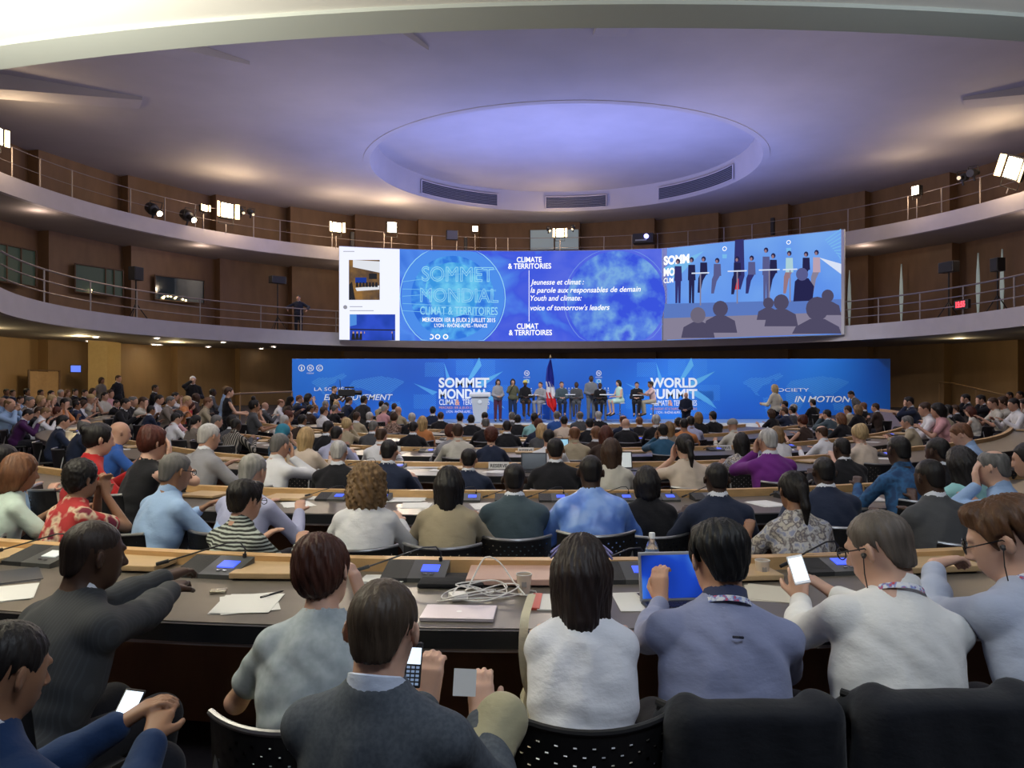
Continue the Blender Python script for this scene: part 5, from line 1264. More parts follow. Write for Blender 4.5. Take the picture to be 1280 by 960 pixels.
# --- the eight nearest
A_, JA, sA = near(dict(top='suit', col=PAT['pinstripe'], hair='crop', hcol=(.022, .014, .011), skin='D', lean=26, twist=10, hyaw=18, hpitch=8, bulk=1.14, pcol=(.015, .015, .02), curlR=.7, curlL=.7), 120, 651, 2.72, 24,
     'Large man with shaved head in a dark pinstriped suit, leaning on the nearest desk', dict(wR=(238, 724, 3.28), wL=(226, 716, 3.30)))
B_, JB, sB = near(dict(top='suit', col=(.012, .035, .105), hair='short', hcol=HC_['K'], skin='M', lean=8, hyaw=4, hpitch=16, bulk=1.12, pcol=(.012, .013, .02), KR=(.08, .50, .74), AR=(-.25, .55, .40), TR=(-.32, .66, .36)), 20, 778, 1.80, 26,
     'Man in a bright blue suit at the lower left corner, looking down at a phone', dict(wR=(190, 925, 2.02), wL=(150, 905, 2.08)))
C_, JC, sC = near(dict(sex='f', top='tee', col=PAT['denim'], hair='pixie', hcol=(.055, .018, .012), skin='P', lean=18, side=2, hroll=-8, hyaw=14, bottom='skirt', pcol=(.48, .43, .24), bulk=1.08, hdR=(-.35, .2, 1), hnR=(-1, .2, 0), curlR=.6), 400, 671, 2.55, -1,
     'Woman with short reddish brown hair in a pale denim blouse, cheek on her hand', dict(wR=(452, 748, 2.72)))
D_, JD, sD = near(dict(top='suit', col=PAT['tweed'], hair='short', hcol=(.055, .038, .026), skin='P', lean=4, hyaw=-4, hpitch=12, pcol=(.40, .37, .24), KR=(.20, .42, .80), AR=(.10, .62, .50), TR=(.16, .76, .46), curlR=.8, curlL=.9, hdR=(-.1, .4, .9), hdL=(.0, .2, 1), hnL=(0, .3, .0), ccol=(.6, .68, .85)), 482, 726, 1.87, 14,
     'Man in a blue-grey woollen suit in the foreground holding a small keypad phone', dict(wR=(600, 900, 2.12), wL=(536, 878, 2.14)))
E_, JE, sE = near(dict(sex='f', top='tee', slv=.35, col=(.80, .82, .88), hair='long', hcol=(.020, .012, .011), skin='P', lean=20, hpitch=16, hyaw=4, bottom='skirt', pcol=(.50, .46, .36), bulk=1.02, sw=.122), 727, 669, 2.58, 2,
     'Woman in a white sleeveless blouse with dark straight hair and sunglasses on her head', dict(wR=(775, 790, 2.98), wL=(680, 790, 2.98)))
F_, JF, sF = near(dict(top='shirt', col=(.26, .29, .45), hair='full', hcol=(.008, .008, .009), skin='L', lean=17, side=5, hpitch=16, hyaw=-8, bulk=1.16, sw=.19, hdL=(.0, .3, 1), hnL=(.6, .7, 0), curlL=.9, cuff=.86, ccol=(.05, .06, .12)), 893, 654, 2.60, -3,
     'Broad man in a periwinkle blue shirt holding up a tablet at the nearest desk', dict(wL=(826, 752, 2.98), wR=(935, 800, 2.96)))
G_, JG, sG = near(dict(top='shirt', col=(.80, .80, .78), hair='short_thin', hcol=(.11, .09, .075), skin='P', lean=20, side=10, hpitch=18, hyaw=-36, bulk=1.13, hdL=(.15, .5, .8), hdR=(-.7, .4, .5), curlL=.8, curlR=.6, cuff=.9), 1088, 640, 2.62, -4,
     'Man in a white shirt with grey-brown hair tapping a phone over the nearest desk', dict(wL=(1000, 750, 3.02), wR=(1040, 742, 3.06)))
H_, JH, sH = near(dict(top='shirt', col=(.42, .47, .60), hair='full', hcol=(.085, .038, .016), skin='P', lean=26, side=7, hpitch=20, hyaw=-42, bulk=1.05, hdL=(.8, .1, .1), hnL=(0, -.3, -1), hL=(-.6, .3, -1), curlL=.6, cuff=.84), 1240, 627, 2.62, -17,
     'Brown haired man in a pale blue shirt at the right edge, hand at mouth', dict(wL=(1168, 706, 2.98), wR=(1265, 800, 3.0)))
for o_, J_ in ((F_, JF), (G_, JG), (H_, JH)): lanyard(o_, J_)
glasses(G_, JG); glasses(H_, JH, mat('dark_lens', (.01, .01, .012), .15))
def earbud(o, J, q=-1):
    R_ = J['Rh']; H = J['Hd']; p = lambda x, y, z: H+R_ @ vec(x, y, z)
    b = MB(); b.tube([p(q*.088, .006, -.006), p(q*.096, .004, -.012)], [.009, .006], 8); b.tube([p(q*.094, .006, -.012), p(q*.090, .020, -.06), p(q*.085, .03, -.13), J['N']+J['fw']*.09+J['rt']*q*.04], .0018, 6); b.build('earphone', blackpl, o, True)
earbud(G_, JG); earbud(H_, JH)
# sunglasses pushed up on the hair
b = MB(); R_ = JE['Rh']; p_ = lambda x, y, z: JE['Hd']+R_ @ vec(x, y, z)
b.tube([p_(.10*math.cos(a), -.010+.03*math.sin(a), .108-.05*abs(math.cos(a))**2) for a in [PI*j/18 for j in range(19)]], .004, 6)
b.tube([p_(.10*math.cos(a), -.012-.02*math.sin(a), .100-.06*abs(math.cos(a))**2) for a in [PI*j/18 for j in range(19)]], .004, 6); b.build('sunglasses', mat('lilac_plastic', (.32, .30, .6), .25), E_, True)
# back details of the blue shirt: locker loop and box pleat
b = MB(); q0 = JF['P'].lerp(JF['N'], .84)-JF['fw']*.128; b.tube([q0-JF['rt']*.016, q0-JF['fw']*.008, q0+JF['rt']*.016], .004, 6); b.build('hanging_loop', mat('loop_navy', (.01, .012, .03), .7), F_)
rim_b = mat('chair_black_rim', (.02, .02, .022), .35)
seat_for(C_, sC, 0, 'woman in the pale denim blouse'); seat_for(E_, sE, 0, 'woman in the white sleeveless blouse', rim_b); seat_for(A_, sA, 0, 'large man in the pinstriped suit', rim_b)
seat_for(B_, sB, 0, 'man in the bright blue suit', rim_b); seat_for(D_, sD, 0, 'man in the blue-grey suit', rim_b)
cf = seat_for(F_, sF, 0, 'broad man in the periwinkle shirt', rim_b); cg = seat_for(G_, sG, 0, 'man in the white shirt tapping a phone', rim_b); chh = seat_for(H_, sH, 0, 'brown haired man at the right edge', rim_b)
q = chair(W(318, 1000, 1.52) - vec(0, 0, W(318, 1000, 1.52).z), -.35, 'empty black chair with grey rim at the bottom, left of the blue-grey suit'); q.location.z = 0
# dark jackets hung over the two chair backs
def hung(c, label, w=.30):
    s = Sdf(); a = lambda x, y, z: vec(x, y, z)
    s.cone(a(-w*.82, -.215, .775), a(w*.82, -.215, .775), .045, .045, k=.03); s.cone(a(-w*.82, -.20, .80), a(-w*1.0, -.13, .74), .04, .035, k=.03); s.cone(a(w*.82, -.20, .80), a(w*1.0, -.13, .74), .04, .035, k=.03)
    s.box(a(0, -.265, .52), (w*.98, .035, .30), None, .03, k=.05); s.cone(a(-w*.9, -.24, .75), a(-w*1.05, -.23, .34), .05, .045, k=.04); s.cone(a(w*.9, -.24, .78), a(w*1.05, -.23, .34), .05, .045, k=.04)
    def dp(v): n_ = np.sin(v[:, 0]*21+np.sin(v[:, 2]*6+1)*1.9)*.004+np.sin(v[:, 0]*50+v[:, 2]*12)*.002; return np.stack([n_*0, -n_, n_*0], 1)
    me = s.mesh('jacket', .011, dp); o = mk('hung_jacket', me, cloth((.014, .016, .022))); o.matrix_world = c.matrix_world.copy(); o.location = c.location; o.rotation_euler = c.rotation_euler; o.scale = c.scale; tag(o, label, 'jacket')
hung(cf, 'dark jacket draped over the chair of the broad man in the periwinkle shirt', .215); hung(cg, 'dark jacket draped over the chair of the man in the white shirt', .225); hung(chh, 'dark coat draped over the chair at the far right edge', .215)
# --- second and third rows: figure by figure
R2 = [
 ('8 556 25 desk shirt b short K L m | Dark haired person in pale blue cut by the left edge, beside the woman in mint', {}),
 ('28 567 40 desk tee m bob U M f | Woman with a brown bob in a mint blouse at a laptop on the left', dict(d=5.1)),
 ('104 577 30 clasp tee redprint afro K M f | Woman in a red patterned dress with short black hair, hands clasped before her face', dict(d=5.2)),
 ('222 567 38 desk shirt b short A M m | Grey haired man with glasses in a light blue shirt, a dark jacket on his chair', dict(d=5.25, bulk=1.15)),
 ('318 568 22 desk shirt v short G L m | Grey haired man in a white-lavender shirt, right arm stretched on the desk', dict(d=5.4, bulk=1.08)),
 ('310 602 30 desk shirt striped full K L m | Man with bushy dark hair and glasses in a black and white striped shirt', dict(d=4.25)),
 ('460 582 0 desk jacket W curly C P f | Woman with a big mop of curly blonde-brown hair in a white jacket', dict(d=5.0)),
 ('562 583 3 desk jacket t long K M f | Woman with long dark hair in a beige jacket, right of the curly haired woman', dict(d=5.1)),
 ('643 579 0 desk suit c crop K D m | Man with cropped black hair in a teal-grey suit, left of the shiny blue robe', dict(d=5.4, bulk=1.05)),
 ('738 569 0 desk robe boubou crop K D m | Man in a shiny bright blue embroidered robe in the middle of the second row', dict(d=5.35, bulk=1.08)),
 ('808 583 0 desk suit k bob K D f | Woman with straight black hair in a black jacket, right of the shiny blue robe', dict(d=5.3)),
 ('895 578 0 desk suit n crop K D m | Man with cropped hair in a navy jacket, left of the woman in the floral blouse', dict(d=5.4)),
 ('990 590 -6 desk tee floral ponytail K M f | Woman with a long black ponytail in a floral blouse, arms on the second desk', dict(d=4.7)),
 ('1029 571 0 desk suit n crop K D m | Bald man in a dark navy suit behind the woman with the floral blouse', dict(d=5.8, bulk=1.1)),
 ('1160 574 -14 desk suit g crop K D m | Bald man in a charcoal suit writing with a pen on the right', dict(d=5.0, bulk=1.12)),
 ('1198 558 -12 desk tee q longfull K D f | Woman with voluminous long black hair and a green patterned top behind the writing man', dict(d=6.0)),
 ('1238 563 -45 faceL shirt b balding A P m | Balding man in a blue shirt facing left near the right edge, chin in hand', dict(d=5.7, bulk=1.12)),
 ('1284 553 -50 desk tee G short K L f | Woman with short dark hair and a round earring cut by the right edge', dict(d=5.3)),
]
R3 = [
 ('126 530 50 desk sweater r bun K P f | Woman with black tied hair in a bright red cardigan reaching right across the desk', dict(d=7.2)),
 ('152 527 50 desk tee B bald K L m | Bald man in a blue polo shirt beyond the woman in red', dict(d=8.6)),
 ('194 534 40 faceR tank k pixie R P f | Woman with dark red hair in a sleeveless black top raising her right hand', dict(d=7.0)),
 ('263 530 35 desk suit G short S L m | Silver haired man in a light grey suit leaning right over the third desk', dict(d=7.4, bulk=1.1)),
 ('351 542 28 faceR shirt W short_thin A L m | Man in a white short sleeved shirt holding his head with his right hand', dict(d=7.4)),
 ('424 551 4 desk sweater k short S L m | Grey haired man in a black sweater in the third row', dict(d=7.7, bulk=1.1)),
 ('487 550 8 desk suit n short K L m | Man with dark grey hair in a dark suit beside a bundle of white documents', dict(d=7.4)),
 ('586 561 0 desk suit n short K L m | Man with neat black hair in a navy suit, between beige jacket and teal suit', dict(d=7.2)),
 ('694 548 0 desk suit k short K M m | Broad man in a black suit behind the man in the teal-grey suit', dict(d=7.3, bulk=1.12)),
 ('764 548 6 desk tee w long N P f | Woman with smooth brown hair in a cream blouse at a laptop', dict(d=7.4)),
 ('855 543 -8 faceL tee l ponytail K P f | Woman with a dark low ponytail in a cream T-shirt, left hand at her face', dict(d=7.6)),
 ('926 541 0 desk tee floral long K M f | Person with long loose black hair in a pale print top, left of the purple sweater', dict(d=9.6)),
 ('959 536 -10 faceL sweater p short S L m | Silver haired man in a bright purple sweater on the right of the hall', dict(d=7.9, bulk=1.12)),
 ('1051 547 -14 desk suit k crop K D m | Dark skinned man in a black suit left of the blue batik shirt', dict(d=7.6)),
 ('1122 545 -10 desk shirt batik crop K D m | Man with cropped hair in a dark blue batik shirt', dict(d=7.0)),
 ('1170 547 -25 desk suit k crop K D m | Bald dark skinned man right of the blue batik shirt, half hidden by other heads', dict(d=7.2)),
 ('1195 530 -55 phone shirt b short U P m | Brown haired man with glasses and pale blue collar facing left on the right', dict(d=8.3)),
]
PEOPLE = {'2': [], '3': []}
for line, kw in R2: r_ = far_person(line, h=.0095, **kw); PEOPLE['2'].append((line.split('|')[1].strip(), r_))
for line, kw in R3: r_ = far_person(line, h=.011, **kw); PEOPLE['3'].append((line.split('|')[1].strip(), r_))
for i, mm in ((3, black), (5, black)): glasses(PEOPLE['2'][i][1][0], PEOPLE['2'][i][1][1], mm)
FAR = """
38 512 62 phone sweater V short K L m | Young man in a purple cardigan looking at a phone on the far left
52 509 62 phone tee k short N L m | Man in a black top reading beside the purple cardigan
60 510 62 phone shirt W short C L m | Person in a white shirt leaning over papers right of the purple cardigan
73 509 60 desk tee k pixie R L f | Woman with short dark red hair in black behind the purple cardigan
96 502 60 up suit n short K M m | Man in a navy suit with dark hair above the two blue jackets on the left
80 519 55 desk suit n short K L m | Man in a dark blue jacket left of the bald blue jacket
107 524 50 desk suit n tonsure A L m | Balding man in a dark blue jacket behind the woman in red
105 500 70 desk tee W bob N L f | Woman with a brown bob and white collar in front of the outer left desk
189 507 40 fold suit n short K M m | Young man in a dark suit leaning back in front of the curved grey panel
224 513 35 desk tee P bob K L f | Woman with dark hair reading a pink sheet left of the white shirt
221 516 40 desk shirt W short K L m | Man with black hair in a white shirt behind the red haired woman
246 519 38 desk tank z ponytail K P f | Woman with long dark hair and bare shoulders, left of the glasses wearing man
272 519 55 desk shirt v short A L m | Grey haired man with red glasses in a pale pink-white shirt
296 523 22 desk shirt bandstripe crop K D m | Man in a black and cream striped top seen between grey suit and white shirt
292 520 30 desk suit g afro K M m | Person with bushy grey-black hair behind the striped top
319 508 45 clasp tank y long N L f | Woman in a yellow sleeveless top taking a picture
332 503 50 desk suit g bald A L m | Bald man in grey behind the woman in yellow
318 499 60 up tee g topbun K M f | Woman with a black bun on top of her head near the golden rail
356 519 32 desk shirt W short S L m | Silver haired man in white behind the teal headscarf
355 531 25 faceR tee T scarf T L f | Woman in a teal headscarf resting her chin on her hand
378 518 20 up suit d short K M m | Man with dark hair in a brown suit right of the teal headscarf
384 534 15 desk jacket l long L P f | Woman with long golden hair in a cream top
362 514 50 desk tee o pixie R L f | Woman with dark red hair and an orange top beyond the silver haired man
421 533 5 desk shirt v short K L m | Man with short dark hair in a lavender shirt, left of the balding man in white
388 506 40 up suit d short K M m | Man in a dark brown jacket with tie on the left aisle
394 506 45 up suit B short U L m | Man in blue beside the dark brown jacket on the left aisle
405 508 40 up shirt W short N L m | Man in a white shirt seated left of the man with folded arms
419 506 35 fold tee k short A L m | Man with grey hair and dark top behind the walking man
411 526 20 desk suit k short K M m | Person in black in front of the dark top, left of the short blond hair
434 523 18 clasp shirt t pixie Y L f | Short haired blond person in a checked beige shirt with raised hands
446 515 20 up jacket t short N L m | Person in a tan jacket beside the walking man
462 515 15 up suit k short S L m | White haired man in a dark suit right of the walking man
467 526 10 desk suit g short A L m | Grey haired man in dark grey seated behind the white shirts
477 534 6 desk shirt W balding N L m | Balding man in a white shirt behind the dark suited man with documents
493 516 10 desk tee plaid pixie N L f | Woman in a brown printed top with dark hair
517 527 4 desk suit k short K L m | Man with black hair in a black jacket at the fifth desk, left part
515 516 5 up suit k short S L m | Grey haired man in black left of the blond woman
528 520 0 up tee o long L P f | Woman with long blond hair and an orange top
541 508 0 up suit n short K L m | Man with black hair in navy directly before the stage, left of the lectern
551 515 0 desk suit k short N L m | Man in a black suit left of the cream blouse and lectern
563 531 0 desk shirt G pixie R P f | Person with short auburn hair in a light grey shirt at the fourth desk
575 516 0 up shirt W short K L m | Person in white with black hair just left of the lectern foot
572 530 -8 desk shirt w short N L m | Person in a white shirt half hidden by the light grey shirt
589 518 0 desk suit k crop K D m | Man in black with cropped hair below the lectern
606 515 0 up shirt W short K L m | Person in white seated right of the lectern foot
607 522 -4 desk suit k balding A L m | Balding man in black left of the navy dress
614 535 0 desk tee n afro R P f | Woman with short dark red hair in a navy dress at the fourth desk
634 526 0 desk suit k short K L m | Man with black hair in a black suit right of the navy dress
647 518 0 desk suit k crop K D m | Tall dark figure in black below the two standing women
640 515 0 up suit g short A L m | Grey haired man below the standing woman in the olive jacket
668 516 0 up tee q short K M m | Person in a turquoise shirt below the first tall table
673 524 0 desk suit n pixie R L f | Person with dark reddish hair right of the turquoise shirt
677 530 4 phone jacket g long L P f | Woman with long fair hair looking at her phone in front of the white T-shirt
686 537 4 desk tee W short K L m | Person with black hair in a white T-shirt at the fourth desk
696 514 0 up suit B short A L m | Grey haired man in a blue suit right of the flag foot
705 520 0 desk tee l short K L m | Man with black hair in a cream shirt near a desk microphone
718 533 0 desk shirt t tonsure U L m | Man with reddish tonsure and beige shirt low at the fifth desk
725 514 0 up suit g tonsure A L m | Balding man in grey below the standing speaker
737 523 0 desk suit k short K L m | Man in black between beige shirt and brown suit
745 533 0 desk suit d short U L m | Man with short brown hair in a dark suit at the fourth desk, middle
757 532 4 desk tee d long R P f | Woman with long auburn hair beside the dark suited man
748 514 0 up suit k short S L m | White haired man in black near the stage middle
779 519 0 up tee n balding R L m | Person with red-brown hair right of the white haired man near the stage
782 523 0 desk suit k bald K P m | Bald man in a wide black jacket at the fifth desk
799 521 0 desk suit k short U L m | Man with short brown hair close beside the bald man
820 518 0 up suit k short S L m | Silver haired man in a black suit right of the bald man
828 530 -4 faceL sweater T short K M m | Man in a teal vest over a white shirt at the fourth desk
836 527 0 desk jacket z long C L f | Woman with chestnut hair just behind the teal vest
848 522 0 desk suit k short K M m | Dark haired man in black left of the pale blue shirt
863 520 0 desk shirt v short K M m | Broad man in a pale blue shirt with black hair at the sixth desk
855 523 10 desk tee o short K M m | Person with raised dark arm left of the pale blue shirt
873 515 -4 up suit k bob C L f | Woman with chestnut hair in black right of the pale blue shirt
891 514 -18 up suit k short K L m | Man with dark hair in a black suit looking left near the stage stairs
915 524 -20 desk shirt w cap G L m | Person in a knitted grey cap and white top
970 533 -18 desk shirt W bob C L f | Person with brown hair in white right of the purple sweater
963 511 -30 desk tee k bob N L f | Dark haired woman in black at the front right desk
980 509 -35 faceL suit n short N L m | Man in a dark suit holding hand to chin at the front right
990 508 -30 up suit g short K L m | Grey suited man behind the man with hand on chin
981 501 -40 up suit B short K L m | Man in a blue jacket behind the front right table
992 505 -40 up tee P short G L m | Man with grey-pink hair beyond the blue jacket
1002 519 -30 desk tank d pixie R L f | Woman with dark red curls and bare arms at the right front desk
1026 532 -26 desk shirt W tonsure N P m | Balding man in a white striped shirt looking left
1033 512 -30 clasp suit c short K L m | Man in a dark grey suit with raised hands at the right
1016 499 -25 up suit k short K L m | Man in a black suit sitting tall at the right before the banner text
1050 516 -28 desk jacket k bob U L f | Woman with brown bob in black right of the dark grey suit
1059 507 -38 desk sweater t short N L m | Man in a tan sweater at the right
1073 531 -20 desk tee l pixie Y P f | Woman with short fluffy blond hair in a peach top
1072 506 -30 up suit k bob C L f | Fair haired woman in black behind the tan sweater
1079 503 -35 up suit k short U L m | Red-brown haired man in black beyond the tan sweater
1094 504 -45 fold suit d short N L m | Man in a dark maroon suit with folded arms beside the grey panel
1133 520 -55 desk suit t short A L m | Man with glasses and a beige jacket reaching left over the desk
1168 511 -45 phone suit n short K L m | Man in a black suit reading a tablet on the right
1177 507 -40 desk suit t balding A L m | Man in a beige suit behind the man reading a tablet
1184 506 -40 up suit k short K L m | Man in black just beyond the beige suit
1193 506 -40 desk suit k short N L m | Man with brown hair and white collar looking down at the right
1212 508 -42 desk tank w long R P f | Woman with long dark red hair and bare shoulders at the right
1135 493 -70 faceL suit n short K L m | Man in a navy suit with his hand at his mouth by the right wall
1155 495 -70 desk shirt W short N L m | Man in a white shirt with a blue tie by the right wall
1171 499 -65 desk tee P bob K L f | Woman with dark hair leaning on her arm beside the blue tie
1206 490 -70 faceL suit k short K L m | Dark haired man in black holding his forehead by the right wall
1225 492 -75 faceL suit k short K L m | Man in a dark suit with his hand over his mouth by the right wall
1240 497 -80 desk tee w short N L m | Small head by the right wall between dark suit and clasped hands
1252 496 -80 clasp tee w pixie N L f | Woman in cream with raised hands by the right wall
1262 490 -80 up suit d short K M m | Dark haired person at the very back by the right wall
1266 498 -85 desk shirt W short K L m | Man in a white shirt and dark tie leaning forward on the far right
1275 489 -85 up suit d short K M m | Person in brown at the very back right corner
1278 501 -85 faceL tee l short K L m | Person in cream at the right edge, hand at the head
4 497 95 clasp shirt b bald N L m | Bald man in a pale blue shirt with clasped hands at the left edge
13 498 95 clasp shirt b tonsure C L m | Balding man in a light blue shirt propping his chin, second from the left edge
26 495 95 desk shirt b short N L m | Man with light brown hair in a blue shirt on the far left
38 495 95 desk suit z balding A L m | Balding man in a grey jacket on the far left
52 495 95 clasp tee w pixie L L f | Blond person with raised hands on the far left
66 494 95 faceR tee w pixie Y L f | Fair haired woman leaning on her hand on the far left
82 498 95 faceR tee o short K L m | Person in orange, head in hand, on the far left
95 499 95 up suit n short K L m | Dark haired person looking right beyond the far left desk
114 493 95 clasp tee w cap Y L f | Woman in a straw hat in front of the far left desk
8 486 100 up tee n short K M m | Person at the very back near the left edge
16 487 100 up suit n short K L m | Dark head at the very back, right of the left edge
34 486 100 up suit k afro K M m | Person with black curly hair at the very back left
51 487 100 up suit k short K M m | Dark haired man against the ochre wall on the left
64 488 100 up suit k short K L m | Person in black at the very back, right of the ochre wall edge
76 487 100 up suit z short S L m | Person with white hair at the very back left
84 487 100 up tee z bob U L f | Brown haired woman at the very back left
94 486 100 up suit k short K L m | Dark haired person below the door on the left
106 487 100 up suit k short K L m | Dark haired person in front of the ochre pilaster
116 485 100 up tee w bob N L f | Brown haired woman in front of the ochre pilaster
131 490 100 up tee w short K L m | Dark haired person right of the straw hat
138 487 100 up tee P short N L m | Person in pink below the dark doorway
146 500 85 clasp suit k short K L m | Man in black with white collar behind the curved grey panel
158 498 85 desk suit k short K L m | Man in a black suit and pale tie behind the curved grey panel
167 495 85 desk suit k balding P L m | Bald man in black right of the pale tie
180 496 85 faceR tee w short N L m | Person in cream propping his head behind the grey panel
194 481 85 up suit k short K M m | Man in black far back below the dark wood wall
200 493 85 desk shirt W short K L m | Person in a white shirt bent over a laptop
214 495 80 desk suit z short A L m | Grey haired man in a grey-green suit behind the outer desk
220 487 80 clasp tee W short K L m | Person in white holding up a small camera
235 494 75 desk tee o short Y L f | Fair haired person with an orange top left of the black vest woman
245 490 75 up suit d bald K D m | Dark skinned bald man below the bald photographer
261 496 70 desk shirt t short U L m | Man with red-brown hair in a beige shirt
266 481 70 up suit g short K D m | Dark skinned man in a grey suit seated at a table by the wall
240 502 70 desk tank r bob R P f | Woman with dark red hair and a red top looking down
352 499 75 desk shirt W tonsure U L m | Man in a white shirt leaning on the table left of the banner
364 496 70 desk suit d scarf K L f | Woman with a dark headscarf left of the blue banner
375 494 65 faceR suit n short U L m | Man in a navy suit at the left end of the banner
386 491 60 clasp tee k long K P f | Woman with black hair, both hands at her face, before the banner
407 501 50 up suit n short G L m | Grey haired man in front of the cameraman
421 501 50 faceR tee P short Y L m | Pink-faced man with fair hair in front of the cameraman
437 496 45 desk suit n short N L m | Man in a navy suit behind a laptop, right of the cameraman
477 501 30 up jacket t short K L m | Man in a pale coat left of the pink blouse
483 503 25 up suit k short K L m | Black haired man in dark beside the pink blouse
481 506 25 desk tee P short G L f | Person in a pink blouse right of the walking man
493 504 20 up suit n short N L m | Man in a navy suit right of the pink blouse
498 508 15 up tee t bald Y L m | Bald man low in front of the navy suit
"""
FP = []
for i, line in enumerate([l for l in FAR.strip().split('\n') if l.strip()]):
    line = line.replace(' balding P ', ' balding A ')
    px = float(line.split()[0]); yt = float(line.split()[1]); kw = {}
    if yt < 499: kw['d'] = None
    # far back against the side walls the tiers are steep: distance from head size there
    a = line.split('|')[0].split(); 
    if yt < 500:
        base = {True: 26, False: 24}[px < 400]
        kw['d'] = base-(yt-486)*.55 if px < 330 or px > 1120 else 27-(yt-490)*.25
        D_ = kw['d']; zt_ = CAMZ+(480-yt)/F*D_
    FP.append((line.split('|')[1].strip(), far_person(line, h=.017, **kw)))
# ---------------------------------------------------------------- standing people, stage panel
def stander(px, yt, d, yaw, sp, label, z=None, **kw):
    s_ = dict(kind='stand', lean=2, hpitch=2, h=.016); s_.update(sp)
    o, J, s = person(s_, px, yt, d, yaw, label, zbase=z, **kw); shoes(o, J, h=.016); return o, J, s
hands_front = dict(wR=(.06, .22, .98), wL=(-.06, .24, .98), hdR=(-.9, .4, 0), hdL=(.9, .4, 0))
stander(622.5, 474, 31.0, 165, dict(sex='f', top='jacket', col=COL['G'], hair='long', hcol=HC_['K'], skin='L', pcol=(.10, .03, .06), **hands_front), 'Woman with long dark hair in a light grey jacket and burgundy trousers standing on stage', SZ)
stander(641, 473.5, 31.0, 178, dict(sex='f', top='jacket', col=(.10, .10, .06), hair='long', hcol=HC_['K'], skin='L', pcol=(.02, .035, .08), wR=(.05, .20, 1.36), hR=(.8, .1, -1), wL=(-.2, .08, .85)), 'Woman in an olive jacket and jeans standing on stage with a hand at her mouth', SZ)
stander(739, 469.5, 31.3, 170, dict(top='suit', col=(.17, .18, .20), hair='crop', hcol=HC_['K'], skin='D', pcol=(.16, .17, .19), **hands_front), 'Tall dark skinned man in a grey suit standing on stage between the tables', SZ)
def stooler(px, yt, yaw, sp, label, lab2, dd=31.0):
    s_ = dict(kind='stool', lean=6, hpitch=2, h=.016, wR=(.08, .34, .92), wL=(-.08, .34, .92)); s_.update(sp)
    o, J, s = person(s_, px, yt, dd, yaw, label, zbase=SZ); shoes(o, J, h=.016)
    t = stool(0, 1, lab2); t.location = (o.location.x, o.location.y, SZ); t.scale = (s*.95, s*.95, (J['P'].z-.10)*s/.80); return o, J, s
stooler(656.5, 475.5, 175, dict(sex='f', top='jacket', col=COL['k'], hair='cap', hcol=(.6, .5, .12), skin='D', bottom='skirt', pcol=COL['k']), 'Seated woman in black with a yellow scarf and yellow head wrap on stage', 'under the woman with the yellow head wrap')
stooler(675.5, 477.5, -150, dict(top='suit', col=COL['G'], hair='short', hcol=HC_['N'], skin='L', pcol=COL['G'], wR=(.1, .4, 1.02), wL=(-.1, .35, 1.0)), 'Seated man in a grey suit on stage just left of the flag', 'under the man in grey left of the flag')
stooler(702, 477, 178, dict(top='suit', col=COL['c'], hair='short', hcol=HC_['N'], skin='L', pcol=COL['n'], ccol=(.7, .75, .85)), 'Bearded man in a dark teal suit seated on stage just right of the flag', 'under the bearded man right of the flag')
stooler(720.5, 477.5, 185, dict(top='suit', col=COL['g'], hair='crop', hcol=HC_['K'], skin='D', pcol=COL['g']), 'Dark skinned man in a charcoal suit seated on stage behind the second tall table', 'under the man in charcoal')
stooler(750, 478.5, -165, dict(top='suit', col=COL['k'], hair='crop', hcol=HC_['K'], skin='D', pcol=COL['k'], lean=16), 'Dark skinned man in a black suit with a badge leaning on the third stage table', 'under the man with the badge')
stooler(773, 475, -120, dict(sex='f', top='tank', col=(.50, .72, .62), hair='long', hcol=HC_['K'], skin='P', bottom='skirt', pcol=(.5, .72, .62)), 'Woman with long black hair in a mint dress seated on stage', 'under the woman in the mint dress')
stooler(796, 477.5, 190, dict(top='suit', col=COL['k'], hair='short', hcol=HC_['K'], skin='L', pcol=COL['k']), 'Man with a goatee in a black suit seated on stage at the fourth table', 'under the man with the goatee')
stooler(813, 477, -100, dict(top='tee', col=(.62, .42, .40), hair='full', hcol=HC_['K'], skin='M', pcol=(.38, .33, .25), wR=(.1, .5, 1.10), wL=(-.1, .5, 1.08), lean=10), 'Man in a pink shirt and khaki trousers seated furthest right on stage', 'under the man in the pink shirt')
stander(857.5, 490.5, 27.5, 200, dict(top='suit', col=COL['n'], hair='bald', skin='P', pcol=COL['n'], **hands_front), 'Bald man with glasses in a navy suit standing in front of the WORLD SUMMIT lettering')
stander(968, 480.5, 24.5, -35, dict(sex='f', top='jacket', col=(.62, .60, .50), hair='bob', hcol=HC_['Y'], skin='P', pcol=COL['k'], bottom='skirt', wL=(-.22, .3, 1.1)), 'Blond woman in a cream jacket standing near the SOCIETY lettering')
stander(1062, 489, 24, -80, dict(top='suit', col=COL['g'], hair='short', hcol=HC_['K'], skin='L', pcol=COL['g'], lean=32, hpitch=25), 'Dark haired man in a dark grey suit bending forward right of the IN MOTION lettering')
stander(418, 482.5, 27.5, 110, dict(top='tee', col=COL['k'], hair='short', hcol=HC_['K'], skin='L', pcol=COL['k'], wR=(.1, .42, 1.28), wL=(-.1, .42, 1.25)), 'Cameraman in a black T-shirt standing behind a video camera before the left of the banner')
stander(455, 494.5, 19.5, 30, dict(top='suit', col=(.025, .024, .026), hair='short', hcol=HC_['K'], skin='M', pcol=COL['k'], lean=14), 'Man in a dark suit walking bent forward down the left aisle')
